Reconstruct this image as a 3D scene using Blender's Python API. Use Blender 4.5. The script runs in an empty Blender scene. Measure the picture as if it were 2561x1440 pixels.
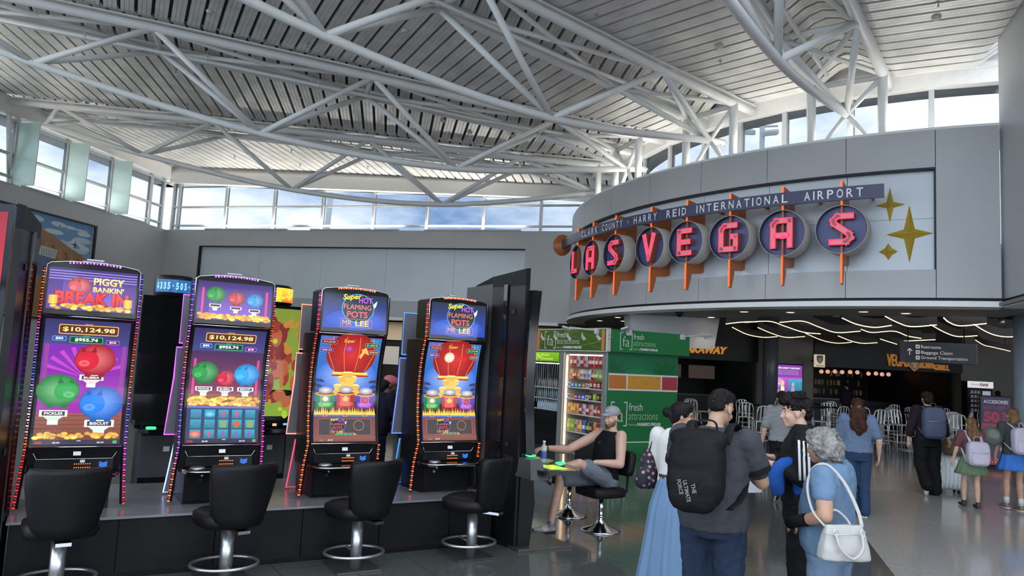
import bpy, bmesh, math, random
from mathutils import Vector, Matrix, Euler
PI = math.pi
R_ = math.radians
scene = bpy.context.scene
COL = scene.collection
random.seed(7)

# ---------------------------------------------------------------- camera
CAM_H = 1.90
F_PX = 1868.32
pitch, roll = R_(5.692), R_(2.8357)
fwd = Vector((0, math.cos(pitch), math.sin(pitch)))
upv = Vector((0, -math.sin(pitch), math.cos(pitch)))
rt = Vector((1, 0, 0))
cr, sr = math.cos(roll), math.sin(roll)
rt2 = rt * cr + upv * sr
up2 = upv * cr - rt * sr
cam_d = bpy.data.cameras.new('camera')
cam = bpy.data.objects.new('camera', cam_d)
COL.objects.link(cam)
cam_d.sensor_width = 36.0
cam_d.sensor_fit = 'HORIZONTAL'
cam_d.lens = 36.0 * F_PX / 2561.0
cam_d.clip_end = 500
m = Matrix((( rt2.x, up2.x, -fwd.x, 0), (rt2.y, up2.y, -fwd.y, 0), (rt2.z, up2.z, -fwd.z, CAM_H), (0, 0, 0, 1)))
cam.matrix_world = m
scene.camera = cam

# ---------------------------------------------------------------- sky and exposure
vs = scene.view_settings
vs.view_transform = 'Standard'
vs.look = 'None'
vs.exposure = 0.2
vs.gamma = 1.0
vs.use_curve_mapping = False

world = bpy.data.worlds.new('sky')
scene.world = world
world.use_nodes = True
nt = world.node_tree
nt.nodes.clear()
wo = nt.nodes.new('ShaderNodeOutputWorld')
bg = nt.nodes.new('ShaderNodeBackground')
tc = nt.nodes.new('ShaderNodeTexCoord')
mp = nt.nodes.new('ShaderNodeMapping')
mp.inputs['Scale'].default_value = (1.0, 1.0, 2.6)
mp.inputs['Location'].default_value = (0.35, 0.1, 0.2)
n1 = nt.nodes.new('ShaderNodeTexNoise')
n1.inputs['Scale'].default_value = 2.6
n1.inputs['Detail'].default_value = 9
n1.inputs['Roughness'].default_value = 0.58
cr1 = nt.nodes.new('ShaderNodeValToRGB')
cr1.color_ramp.elements[0].position = 0.36
cr1.color_ramp.elements[0].color = (0.14, 0.25, 0.46, 1)
cr1.color_ramp.elements[1].position = 0.58
cr1.color_ramp.elements[1].color = (0.93, 0.96, 1.0, 1)
nt.links.new(tc.outputs['Generated'], mp.inputs['Vector'])
nt.links.new(mp.outputs['Vector'], n1.inputs['Vector'])
nt.links.new(n1.outputs['Fac'], cr1.inputs['Fac'])
nt.links.new(cr1.outputs['Color'], bg.inputs['Color'])
bg.inputs['Strength'].default_value = 4.2
SKY_BG = bg
nt.links.new(bg.outputs['Background'], wo.inputs['Surface'])

# ---------------------------------------------------------------- materials
MATS = {}
def mat(name, color=(0.5, 0.5, 0.5), rough=0.5, metal=0.0, emit=None, estr=1.0, var=0.0, vscale=6.0, bump=0.0, bscale=60.0,
        spec=None, coat=0.0, alpha=None, trans=0.0, stretch=None, sheen=0.0):
    """A procedural material: principled with optional noise variation of colour and a fine bump."""
    if name in MATS:
        return MATS[name]
    mt = bpy.data.materials.new(name)
    mt.use_nodes = True
    t = mt.node_tree
    b = t.nodes['Principled BSDF']
    b.inputs['Base Color'].default_value = (*color, 1)
    b.inputs['Roughness'].default_value = rough
    b.inputs['Metallic'].default_value = metal
    if spec is not None:
        b.inputs['Specular IOR Level'].default_value = spec
    if coat:
        b.inputs['Coat Weight'].default_value = coat
        b.inputs['Coat Roughness'].default_value = 0.05
    if trans:
        b.inputs['Transmission Weight'].default_value = trans
    if sheen:
        b.inputs['Sheen Weight'].default_value = sheen
    if alpha is not None:
        b.inputs['Alpha'].default_value = alpha
    if emit is not None:
        b.inputs['Emission Color'].default_value = (*emit, 1)
        b.inputs['Emission Strength'].default_value = estr
    if var or bump:
        co = t.nodes.new('ShaderNodeTexCoord')
        vec = co.outputs['Object']
        if stretch:
            ma = t.nodes.new('ShaderNodeMapping')
            ma.inputs['Scale'].default_value = stretch
            t.links.new(vec, ma.inputs['Vector'])
            vec = ma.outputs['Vector']
    if var:
        nz = t.nodes.new('ShaderNodeTexNoise')
        nz.inputs['Scale'].default_value = vscale
        nz.inputs['Detail'].default_value = 5
        t.links.new(vec, nz.inputs['Vector'])
        rp = t.nodes.new('ShaderNodeValToRGB')
        rp.color_ramp.elements[0].position = 0.3
        rp.color_ramp.elements[1].position = 0.7
        rp.color_ramp.elements[0].color = (*[max(0, c * (1 - var)) for c in color], 1)
        rp.color_ramp.elements[1].color = (*[min(1, c * (1 + var)) for c in color], 1)
        t.links.new(nz.outputs['Fac'], rp.inputs['Fac'])
        t.links.new(rp.outputs['Color'], b.inputs['Base Color'])
    if bump:
        n2 = t.nodes.new('ShaderNodeTexNoise')
        n2.inputs['Scale'].default_value = bscale
        n2.inputs['Detail'].default_value = 3
        t.links.new(vec, n2.inputs['Vector'])
        bp = t.nodes.new('ShaderNodeBump')
        bp.inputs['Strength'].default_value = bump
        bp.inputs['Distance'].default_value = 0.02
        t.links.new(n2.outputs['Fac'], bp.inputs['Height'])
        t.links.new(bp.outputs['Normal'], b.inputs['Normal'])
    MATS[name] = mt
    return mt

def attr_mat(name, emit=0.0, rough=0.35, coat=0.0):
    """Flat print: the colour comes from the 'Col' attribute (prints on signs, pictures on screens)."""
    if name in MATS:
        return MATS[name]
    mt = bpy.data.materials.new(name)
    mt.use_nodes = True
    t = mt.node_tree
    b = t.nodes['Principled BSDF']
    a = t.nodes.new('ShaderNodeVertexColor')
    a.layer_name = 'Col'
    b.inputs['Roughness'].default_value = rough
    if emit:
        b.inputs['Base Color'].default_value = (0.01, 0.01, 0.01, 1)
        b.inputs['Specular IOR Level'].default_value = 0.22
        t.links.new(a.outputs['Color'], b.inputs['Emission Color'])
        b.inputs['Emission Strength'].default_value = emit
    else:
        t.links.new(a.outputs['Color'], b.inputs['Base Color'])
    if coat:
        b.inputs['Coat Weight'].default_value = coat
        b.inputs['Coat Roughness'].default_value = 0.03
    MATS[name] = mt
    return mt

def glass_mat(name, tint=(1, 1, 1), gloss=0.08, rough=0.02):
    if name in MATS:
        return MATS[name]
    mt = bpy.data.materials.new(name)
    mt.use_nodes = True
    t = mt.node_tree
    t.nodes.clear()
    o = t.nodes.new('ShaderNodeOutputMaterial')
    mx = t.nodes.new('ShaderNodeMixShader')
    tr = t.nodes.new('ShaderNodeBsdfTransparent')
    gl = t.nodes.new('ShaderNodeBsdfGlossy')
    tr.inputs['Color'].default_value = (*tint, 1)
    gl.inputs['Roughness'].default_value = rough
    mx.inputs['Fac'].default_value = gloss
    t.links.new(tr.outputs[0], mx.inputs[1])
    t.links.new(gl.outputs[0], mx.inputs[2])
    t.links.new(mx.outputs[0], o.inputs['Surface'])
    MATS[name] = mt
    return mt

# ---------------------------------------------------------------- mesh builder
class MB:
    def __init__(s):
        s.v = []
        s.f = []
        s.c = None          # one colour per face when colours are used
        s.sm = []
    def add(s, vs_, fs, smooth=False, col=None):
        o = len(s.v)
        s.v += [tuple(p) for p in vs_]
        for f in fs:
            s.f.append(tuple(i + o for i in f))
            s.sm.append(smooth)
            if col is not None:
                if s.c is None:
                    s.c = []
                s.c.append(col)
        return s
    def box(s, c, d, rot=None, col=None, bev=0.0):
        x, y, z = d[0] / 2, d[1] / 2, d[2] / 2
        if bev:
            b = min(bev, x * .9, y * .9, z * .9)
            pts = []
            for sx in (-1, 1):
                for sy in (-1, 1):
                    for sz in (-1, 1):
                        pts += [(sx * (x - b), sy * (y - b), sz * z), (sx * (x - b), sy * y, sz * (z - b)), (sx * x, sy * (y - b), sz * (z - b))]
            fs = []
            def I(sx, sy, sz, k):
                return ((sx + 1) // 2 * 4 + (sy + 1) // 2 * 2 + (sz + 1) // 2) * 3 + k
            for q in (-1, 1):
                fs.append(tuple(I(a, b2, q, 0) for a, b2 in ((-1, -1), (1, -1), (1, 1), (-1, 1))))
                fs.append(tuple(I(a, q, b2, 1) for a, b2 in ((-1, -1), (1, -1), (1, 1), (-1, 1))))
                fs.append(tuple(I(q, a, b2, 2) for a, b2 in ((-1, -1), (1, -1), (1, 1), (-1, 1))))
            for a in (-1, 1):
                for b2 in (-1, 1):
                    fs.append((I(-1, a, b2, 0), I(1, a, b2, 0), I(1, a, b2, 1), I(-1, a, b2, 1)))
                    fs.append((I(a, -1, b2, 0), I(a, 1, b2, 0), I(a, 1, b2, 2), I(a, -1, b2, 2)))
                    fs.append((I(a, b2, -1, 1), I(a, b2, 1, 1), I(a, b2, 1, 2), I(a, b2, -1, 2)))
                    for c2 in (-1, 1):
                        fs.append((I(a, b2, c2, 0), I(a, b2, c2, 1), I(a, b2, c2, 2)))
        else:
            pts = [(-x, -y, -z), (x, -y, -z), (x, y, -z), (-x, y, -z), (-x, -y, z), (x, -y, z), (x, y, z), (-x, y, z)]
            fs = [(0, 3, 2, 1), (4, 5, 6, 7), (0, 1, 5, 4), (1, 2, 6, 5), (2, 3, 7, 6), (3, 0, 4, 7)]
        if rot is not None:
            M = rot if isinstance(rot, Matrix) else Euler(rot).to_matrix()
            pts = [M @ Vector(p) for p in pts]
        c = Vector(c)
        return s.add([Vector(p) + c for p in pts], fs, False, col)
    def span(s, a, b, col=None, bev=0.0):
        """box between two corners"""
        return s.box([(a[i] + b[i]) / 2 for i in range(3)], [abs(b[i] - a[i]) for i in range(3)], None, col, bev)
    def tube(s, pts, r, n=10, cap=True, closed=False, col=None, smooth=True, flat=None):
        pts = [Vector(p) for p in pts]
        k = len(pts)
        rs = r if isinstance(r, (list, tuple)) else [r] * k
        vs_, fs = [], []
        up = None
        for i, p in enumerate(pts):
            if closed:
                t = pts[(i + 1) % k] - pts[i - 1]
            elif i == 0:
                t = pts[1] - p
            elif i == k - 1:
                t = p - pts[i - 1]
            else:
                t = (pts[i + 1] - p).normalized() + (p - pts[i - 1]).normalized()
            t.normalize()
            if up is None:
                up = Vector((0, 0, 1)) if abs(t.z) < 0.9 else Vector((1, 0, 0))
            a = t.cross(up)
            if a.length < 1e-6:
                a = t.cross(Vector((1, 0, 0)))
            a.normalize()
            b = a.cross(t)
            up = b
            rr = rs[i]
            ra, rb = (rr if isinstance(rr, (tuple, list)) else (rr, rr))
            for j in range(n):
                th = 2 * PI * j / n
                vs_.append(p + a * (math.cos(th) * ra) + b * (math.sin(th) * rb))
        m_ = k if closed else k - 1
        for i in range(m_):
            for j in range(n):
                i2 = (i + 1) % k
                fs.append((i * n + j, i * n + (j + 1) % n, i2 * n + (j + 1) % n, i2 * n + j))
        s.add(vs_, fs, smooth, col)
        if cap and not closed:
            o = len(s.v) - len(vs_)
            s.f.append(tuple(o + j for j in range(n))[::-1]); s.sm.append(False)
            s.f.append(tuple(o + (k - 1) * n + j for j in range(n))); s.sm.append(False)
            if col is not None:
                s.c += [col, col]
        return s
    def lathe(s, prof, n=24, c=(0, 0, 0), smooth=True, col=None, axis='Z', cap=True):
        vs_, fs = [], []
        for (r, z) in prof:
            for j in range(n):
                th = 2 * PI * j / n
                p = (r * math.cos(th), r * math.sin(th), z)
                if axis == 'Y':
                    p = (p[0], p[2], p[1])
                elif axis == 'X':
                    p = (p[2], p[0], p[1])
                vs_.append((p[0] + c[0], p[1] + c[1], p[2] + c[2]))
        for i in range(len(prof) - 1):
            for j in range(n):
                fs.append((i * n + j, i * n + (j + 1) % n, (i + 1) * n + (j + 1) % n, (i + 1) * n + j))
        s.add(vs_, fs, smooth, col)
        if cap:
            o = len(s.v) - len(vs_)
            k = len(prof)
            s.f.append(tuple(o + j for j in range(n))[::-1]); s.sm.append(False)
            s.f.append(tuple(o + (k - 1) * n + j for j in range(n))); s.sm.append(False)
            if col is not None:
                s.c += [col, col]
        return s
    def prism(s, poly, a, b, axes='xz', col=None, smooth=False):
        """extrude a 2D polygon along the missing axis from a to b"""
        def P(p, w):
            if axes == 'xz':
                return (p[0], w, p[1])
            if axes == 'xy':
                return (p[0], p[1], w)
            return (w, p[0], p[1])
        n = len(poly)
        vs_ = [P(p, a) for p in poly] + [P(p, b) for p in poly]
        fs = [tuple(range(n))[::-1], tuple(range(n, 2 * n))]
        for i in range(n):
            j = (i + 1) % n
            fs.append((i, j, n + j, n + i))
        return s.add(vs_, fs, smooth, col)
    def loft(s, rings, cap=True, smooth=True, col=None, close=True):
        n = len(rings[0])
        vs_ = [p for r in rings for p in r]
        fs = []
        for i in range(len(rings) - 1):
            for j in range(n if close else n - 1):
                k = (j + 1) % n
                fs.append((i * n + j, i * n + k, (i + 1) * n + k, (i + 1) * n + j))
        if cap:
            fs.append(tuple(range(n))[::-1])
            fs.append(tuple((len(rings) - 1) * n + j for j in range(n)))
        return s.add(vs_, fs, smooth, col)
    def ball(s, c, r, n=14, m_=9, rot=None, col=None):
        if not isinstance(r, (tuple, list)):
            r = (r, r, r)
        rings = []
        M = Euler(rot).to_matrix() if rot else None
        for i in range(m_ + 1):
            ph = PI * (i / m_ * 0.98 + 0.01) - PI / 2
            ring = []
            for j in range(n):
                th = 2 * PI * j / n
                p = Vector((r[0] * math.cos(ph) * math.cos(th), r[1] * math.cos(ph) * math.sin(th), r[2] * math.sin(ph)))
                if M:
                    p = M @ p
                ring.append(p + Vector(c))
            rings.append(ring)
        return s.loft(rings, True, True, col)
    def quad(s, a, b, c, d, col=None):
        return s.add([a, b, c, d], [(0, 1, 2, 3)], False, col)
    def mesh(s, name, material=None):
        me = bpy.data.meshes.new(name)
        me.from_pydata([tuple(p) for p in s.v], [], s.f)
        me.polygons.foreach_set('use_smooth', s.sm)
        if s.c is not None:
            at = me.color_attributes.new('Col', 'FLOAT_COLOR', 'CORNER')
            buf = []
            for f, c in zip(s.f, s.c):
                if isinstance(c, list):                 # a colour for each corner
                    for cc in c:
                        buf += [cc[0], cc[1], cc[2], 1]
                else:
                    buf += [c[0], c[1], c[2], 1] * len(f)
            at.data.foreach_set('color', buf)
        if material:
            me.materials.append(material)
        me.update()
        return me
    def build(s, name, material=None, parent=None, loc=None, rot=None):
        o = bpy.data.objects.new(name, s.mesh(name, material))
        COL.objects.link(o)
        if parent is not None:
            o.parent = parent
        if loc is not None:
            o.location = loc
        if rot is not None:
            o.rotation_euler = rot
        return o

def tag(o, label=None, cat=None, group=None, kind=None):
    if label: o['label'] = label
    if cat: o['category'] = cat
    if group: o['group'] = group
    if kind: o['kind'] = kind
    return o
def empty(name, loc=(0, 0, 0), rz=0.0, label=None, cat=None, group=None, kind=None):
    o = bpy.data.objects.new(name, None)
    o.empty_display_size = 0.1
    COL.objects.link(o)
    o.location = loc
    o.rotation_euler = (0, 0, rz)
    return tag(o, label, cat, group, kind)
def place(mesh, name, parent=None, loc=(0, 0, 0), rot=(0, 0, 0), scale=None):
    o = bpy.data.objects.new(name, mesh)
    COL.objects.link(o)
    if parent is not None: o.parent = parent
    o.location = loc
    o.rotation_euler = rot
    if scale: o.scale = scale
    return o
def copy_tree(o, parent=None, kids=None):
    if kids is None:
        kids = {}
        for ob in bpy.data.objects:
            if ob.parent is not None:
                kids.setdefault(ob.parent.name, []).append(ob)
    c = o.copy()
    COL.objects.link(c)
    c.parent = parent
    for ch in kids.get(o.name, []):
        copy_tree(ch, c, kids)
    return c

# flat lettering as mesh: cached triangles of the built-in font
_TXT = {}
def text_tris(body, bold=0.0):
    key = (body, bold)
    if key in _TXT:
        return _TXT[key]
    cu = bpy.data.curves.new('txt', 'FONT')
    cu.body = body
    cu.size = 1.0
    cu.resolution_u = 3
    cu.offset = bold
    ob = bpy.data.objects.new('txt', cu)
    COL.objects.link(ob)
    dg = bpy.context.evaluated_depsgraph_get()
    dg.update()
    me = bpy.data.meshes.new_from_object(ob.evaluated_get(dg))
    vs_ = [(v.co.x, v.co.y) for v in me.vertices]
    fs = [tuple(p.vertices) for p in me.polygons]
    bpy.data.objects.remove(ob)
    bpy.data.curves.remove(cu)
    bpy.data.meshes.remove(me)
    if vs_:
        x0 = min(v[0] for v in vs_); x1 = max(v[0] for v in vs_)
        y0 = min(v[1] for v in vs_); y1 = max(v[1] for v in vs_)
    else:
        x0 = x1 = y0 = y1 = 0
    _TXT[key] = (vs_, fs, x0, x1, y0, y1)
    return _TXT[key]

class Art:
    """flat print laid on a surface S(u, v, lift) -> point; everything of one picture in one coloured mesh"""
    def __init__(s, S, curved=False):
        s.S = S
        s.curved = curved
        s.mb = MB()
        s.k = 0.0
    def _l(s):
        s.k += s.inc
        return 0.0012 + s.k
    STEP = 0.02
    inc = 0.00016
    def poly(s, pts, col):
        l = s._l()
        v0, v1 = min(p[1] for p in pts), max(p[1] for p in pts)
        n = int((v1 - v0) / s.STEP) + 1 if s.curved else 1
        if n < 2:
            s.mb.add([s.S(u, v, l) for u, v in pts], [tuple(range(len(pts)))], False, col)
            return
        def clip(P, c, sg):
            out = []
            for i in range(len(P)):
                a, b = P[i - 1], P[i]
                da, db = (a[1] - c) * sg, (b[1] - c) * sg
                if (da >= 0) != (db >= 0):
                    t = da / (da - db)
                    out.append((a[0] + (b[0] - a[0]) * t, c))
                if db >= 0:
                    out.append(b)
            return out
        for i in range(n):
            P = clip(clip(pts, v0 + (v1 - v0) * i / n, 1), v0 + (v1 - v0) * (i + 1) / n, -1)
            if len(P) > 2:
                s.mb.add([s.S(u, v, l) for u, v in P], [tuple(range(len(P)))], False, col)
    def rect(s, u0, v0, u1, v1, col, col2=None, n=1):
        """col2: colour at the top"""
        l = s._l()
        if s.curved:
            n = max(n, int(abs(v1 - v0) / s.STEP) + 1)
        for i in range(n):
            a, b = v0 + (v1 - v0) * i / n, v0 + (v1 - v0) * (i + 1) / n
            c = col
            if col2:
                ca = [col[k] + (col2[k] - col[k]) * i / n for k in range(3)]
                cb = [col[k] + (col2[k] - col[k]) * (i + 1) / n for k in range(3)]
                c = [ca, ca, cb, cb]
            s.mb.add([s.S(u0, a, l), s.S(u1, a, l), s.S(u1, b, l), s.S(u0, b, l)], [(0, 1, 2, 3)], False, c)
    def rrect(s, u0, v0, u1, v1, r, col, n=4):
        pts = []
        for cx, cy, a0 in ((u1 - r, v1 - r, 0), (u0 + r, v1 - r, 90), (u0 + r, v0 + r, 180), (u1 - r, v0 + r, 270)):
            for i in range(n + 1):
                a = R_(a0 + 90 * i / n)
                pts.append((cx + r * math.cos(a), cy + r * math.sin(a)))
        s.poly(pts, col)
    def frame(s, u0, v0, u1, v1, w, col):
        l = s._l()
        for a in ((u0, v0, u1, v0 + w), (u0, v1 - w, u1, v1), (u0, v0, u0 + w, v1), (u1 - w, v0, u1, v1)):
            s.mb.add([s.S(a[0], a[1], l), s.S(a[2], a[1], l), s.S(a[2], a[3], l), s.S(a[0], a[3], l)], [(0, 1, 2, 3)], False, col)
    def oval(s, cu, cv, ru, rv, col, n=20, col2=None, rot=0.0):
        """col2: colour of the middle"""
        l = s._l()
        pts = []
        for i in range(n):
            a = 2 * PI * i / n
            x, y = ru * math.cos(a), rv * math.sin(a)
            pts.append((cu + x * math.cos(rot) - y * math.sin(rot), cv + x * math.sin(rot) + y * math.cos(rot)))
        R = max(1, int(rv / s.STEP * 1.5) + 1) if s.curved else 1
        c2 = col2 or col
        for q in range(R):
            f0, f1 = 1 - q / R, 1 - (q + 1) / R
            ca = [col[k] + (c2[k] - col[k]) * (1 - f0) for k in range(3)]
            cb = [col[k] + (c2[k] - col[k]) * (1 - f1) for k in range(3)]
            A = [s.S(cu + (u - cu) * f0, cv + (v - cv) * f0, l) for u, v in pts]
            B = [s.S(cu + (u - cu) * f1, cv + (v - cv) * f1, l) for u, v in pts]
            for i in range(n):
                j = (i + 1) % n
                if q == R - 1:
                    s.mb.add([A[i], A[j], B[i]], [(0, 1, 2)], False, [ca, ca, cb])
                else:
                    s.mb.add([A[i], A[j], B[j], B[i]], [(0, 1, 2, 3)], False, [ca, ca, cb, cb])
    def ring(s, cu, cv, ru, rv, w, col, n=24, a0=0, a1=360):
        l = s._l()
        for i in range(n):
            a, b = R_(a0 + (a1 - a0) * i / n), R_(a0 + (a1 - a0) * (i + 1) / n)
            P = [(cu + ru * math.cos(a), cv + rv * math.sin(a)), (cu + ru * math.cos(b), cv + rv * math.sin(b)),
                 (cu + (ru - w) * math.cos(b), cv + (rv - w) * math.sin(b)), (cu + (ru - w) * math.cos(a), cv + (rv - w) * math.sin(a))]
            s.mb.add([s.S(u, v, l) for u, v in P], [(0, 1, 2, 3)], False, col)
    def line(s, pts, w, col):
        l = s._l()
        for i in range(len(pts) - 1):
            (a, b), (c, d) = pts[i], pts[i + 1]
            L = math.hypot(c - a, d - b) or 1
            nx, ny = -(d - b) / L * w / 2, (c - a) / L * w / 2
            s.mb.add([s.S(a + nx, b + ny, l), s.S(a - nx, b - ny, l), s.S(c - nx, d - ny, l), s.S(c + nx, d + ny, l)], [(0, 1, 2, 3)], False, col)
    def text(s, body, u, v, w, h, col, bold=0.0, shear=0.0, col2=None, align='c', rot=0.0):
        """text fitted into w x h centred (or left aligned) on u, v"""
        vs_, fs, x0, x1, y0, y1 = text_tris(body, bold)
        if not vs_:
            return
        l = s._l()
        sx, sy = w / (x1 - x0), h / (y1 - y0)
        if align == 'l':
            u = u + w / 2
        out = []
        tt = []
        for x, y in vs_:
            a = (x - (x0 + x1) / 2) * sx
            b = (y - (y0 + y1) / 2) * sy
            a += shear * b
            if rot:
                a, b = a * math.cos(rot) - b * math.sin(rot), a * math.sin(rot) + b * math.cos(rot)
            out.append(s.S(u + a, v + b, l))
            tt.append((y - y0) / (y1 - y0))
        if col2:
            for f in fs:
                cc = [[col[k] + (col2[k] - col[k]) * tt[i] for k in range(3)] for i in f]
                s.mb.add([out[i] for i in f], [tuple(range(len(f)))], False, cc)
        else:
            s.mb.add(out, fs, False, col)
    def build(s, name, material, parent=None):
        return s.mb.build(name, material, parent)

def hexc(h):
    """sRGB hex to linear"""
    r = []
    for i in (0, 2, 4):
        c = int(h[i:i + 2], 16) / 255
        r.append(c / 12.92 if c <= 0.04045 else ((c + 0.055) / 1.055) ** 2.4)
    return tuple(r)
# ================================================================ the place: a rotunda concourse
CX, CY = 12.333, 22.632           # centre of the round hall
def interp(x, xs, ys):
    if x <= xs[0]:
        return ys[0] + (x - xs[0]) * (ys[1] - ys[0]) / (xs[1] - xs[0])
    for i in range(len(xs) - 1):
        if x <= xs[i + 1] or i == len(xs) - 2:
            return ys[i] + (x - xs[i]) * (ys[i + 1] - ys[i]) / (xs[i + 1] - xs[i])
def radp(th, s, z, off=0.0):
    a = R_(th)
    d = (-math.cos(a), -math.sin(a))
    n = (math.sin(a), -math.cos(a))
    return Vector((CX + d[0] * s + n[0] * off, CY + d[1] * s + n[1] * off, z))
S_T = [9.925, 12.27, 16.83, 21.5, 26.1]
H_T = [7.90, 8.00, 8.31, 8.60, 8.82]
def deck_z(s):
    return interp(s, S_T, H_T) + 0.20

M_wall = mat('painted_wall_grey', (0.42, 0.43, 0.43), 0.42, var=0.05, vscale=0.8, bump=0.02, bscale=90)
M_wall_pale = mat('pale_blue_panel', (0.58, 0.64, 0.68), 0.30, var=0.04, vscale=0.7)
M_white = mat('white_trim_paint', (0.76, 0.76, 0.74), 0.4, var=0.03)
M_dark_gap = mat('black_reveal', (0.012, 0.012, 0.014), 0.6)
M_soffit = mat('soffit_grey_paint', (0.20, 0.20, 0.195), 0.6, var=0.05, vscale=1.5)
M_frame = mat('window_frame_aluminium', (0.50, 0.52, 0.52), 0.38, metal=0.25, var=0.04)
M_glass = glass_mat('tinted_clerestory_glass', (0.52, 0.54, 0.55), 0.04)
M_glass_front = glass_mat('clear_front_glass', (0.96, 0.98, 0.98), 0.04)
M_frost = mat('frosted_green_glass', (0.72, 0.88, 0.82), 0.3, trans=0.45, var=0.03)
M_steel_white = mat('white_painted_steel', (0.80, 0.81, 0.80), 0.32, var=0.04, vscale=3)

# ---- floor
M_floor_dark = mat('dark_polished_granite', (0.085, 0.092, 0.086), 0.10, var=0.28, vscale=26, spec=0.7)
M_floor_light = mat('light_polished_terrazzo', (0.42, 0.395, 0.36), 0.13, var=0.16, vscale=30, spec=0.6)
M_grout = mat('dark_grout', (0.03, 0.03, 0.03), 0.6)
UX, UY = 0.8601, 0.5101            # direction of the slot bank
fl = MB()
fl.span((-17, -7, -0.30), (31, 36, -0.012))
floor = tag(fl.build('floor', M_grout), 'polished stone floor of the concourse', 'floor', kind='structure')
gr = MB(); gr.span((-250, -200, -0.6), (250, 300, -0.4))
tag(gr.build('ground_apron', mat('concrete_apron', (0.42, 0.41, 0.39), 0.8, var=0.1, vscale=0.05)), 'pale concrete airfield apron outside the hall', 'ground', kind='structure')
# border between the dark tiles and the light terrazzo
BA, BB = Vector((4.02, 7.97)), Vector((4.80, 10.51))
BD = (BB - BA).normalized()
BN = Vector((BD.y, -BD.x))         # towards the light side
def side(x, y):
    return (x - BA.x) * BN.x + (y - BA.y) * BN.y
tile = 0.62
tm_cache = None
near, far = [], []
for i in range(-40, 60):
    for j in range(-30, 70):
        x = (i + .5) * tile * UX - (j + .5) * tile * UY + 0.23
        y = (i + .5) * tile * UY + (j + .5) * tile * UX + 7.95
        if y < -3 or y > 46 or x < -18 or x > 30 or side(x, y) > -0.46:
            continue
        rat = x / max(y, 0.1)
        d = math.hypot(x, y)
        vis = y > 6.0 and -0.15 < rat < 0.75 and d < 14 or (y > 5.2 and y < 7.6 and -0.75 < rat < 0.1 and (-x * UY + y * UX) < 6.9)
        (near if vis and len(near) < 290 else far).append((x, y))
tb = MB()
tb.box((0, 0, -0.006), (tile - 0.006, tile - 0.006, 0.012))
tme = tb.mesh('floor_tile', M_floor_dark)
az = math.atan2(UY, UX)
for x, y in near:
    place(tme, 'floor_tile', floor, (x, y, 0), (0, 0, az))
fb = MB()
for x, y in far:
    fb.box((x, y, -0.006), (tile - 0.006, tile - 0.006, 0.012), (0, 0, az))
tag(fb.build('floor_tiling', M_floor_dark, floor), kind='stuff')
def tpt(a, b):
    return (BA.x + BD.x * a + BN.x * b, BA.y + BD.y * a + BN.y * b)
bs = MB()
bs.prism([tpt(-6.5, -1.0), tpt(-6.5, 0), tpt(20, 0), tpt(20, -1.0)], -0.012, -0.0015, 'xy')
bs.build('border_strip', M_floor_dark, floor)
# light terrazzo, large panels with thin joints
for ia in range(-3, 8):
    for ib in range(0, 6):
        a0, b0 = ia * 3.0, ib * 2.6
        p = MB()
        g = 0.004
        q = [tpt(a0 + g, b0 + g), tpt(a0 + 3 - g, b0 + g), tpt(a0 + 3 - g, b0 + 2.6 - g), tpt(a0 + g, b0 + 2.6 - g)]
        p.prism(q[::-1], -0.012, 0.0, 'xy')
        p.build('terrazzo_panel', M_floor_light, floor)

# ---- walls
WALL_Z = 6.5
K0 = Vector((-13.93, 29.55)); K1 = Vector((-15.5, 20.0)); KB = Vector((1.83, 25.46))
bd = (KB - K0).normalized(); bn = Vector((bd.y, -bd.x))          # back wall: along, towards the hall
ld = (K1 - K0).normalized(); ln = Vector((-ld.y, ld.x))          # left wall
def wpt(o, d, n, a, out, z):
    p = o + d * a + n * out
    return (p.x, p.y, z)
def wbox(mb, o, d, n, a0, a1, o0, o1, z0, z1):
    q = [o + d * a0 + n * o0, o + d * a1 + n * o0, o + d * a1 + n * o1, o + d * a0 + n * o1]
    mb.prism([(p.x, p.y) for p in q], z0, z1, 'xy')
BL = (KB - K0).length
LL = (K1 - K0).length
# back wall with a recessed pale panel (panel from a=1.5 to 14.75, z 3.9..5.87)
w = MB()
wbox(w, K0, bd, bn, -0.3, 1.6, -0.5, 0, 3.3, WALL_Z)
wbox(w, K0, bd, bn, 14.8, BL + 3.5, -0.5, 0, 3.3, WALL_Z)
wbox(w, K0, bd, bn, 1.6, 14.8, -0.5, 0, 5.87, WALL_Z)
wbox(w, K0, bd, bn, 1.6, 14.8, -0.5, 0, 3.3, 3.92)
wall_back = tag(w.build('wall_back', M_wall), 'grey back wall under the clerestory windows', 'wall', kind='structure')
for i in range(5):
    p = MB()
    a0 = 1.6 + i * 2.64
    wbox(p, K0, bd, bn, a0 + 0.004, a0 + 2.636, -0.35, -0.16, 3.92, 5.87)
    p.build('panel', M_wall_pale, wall_back)
p = MB()
wbox(p, K0, bd, bn, 1.6, 14.8, -0.158, -0.01, 5.84, 5.87)
wbox(p, K0, bd, bn, 1.6, 1.63, -0.158, -0.01, 3.92, 5.84)
p.build('reveal', M_dark_gap, wall_back)
# left wall
w = MB()
wbox(w, K0, ld, ln, -0.3, LL + 1.0, -0.4, 0, 0, WALL_Z)
P3 = Vector((-14.85, 13.75))
e1 = K1 + ld * 0.9
d3 = (P3 - e1).normalized(); n3 = Vector((-d3.y, d3.x))
wbox(w, e1, d3, n3, 0, (P3 - e1).length, -0.4, 0, 0, WALL_Z)
wall_left = tag(w.build('wall_left', M_wall), 'grey left wall with a framed mural', 'wall', kind='structure')
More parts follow.
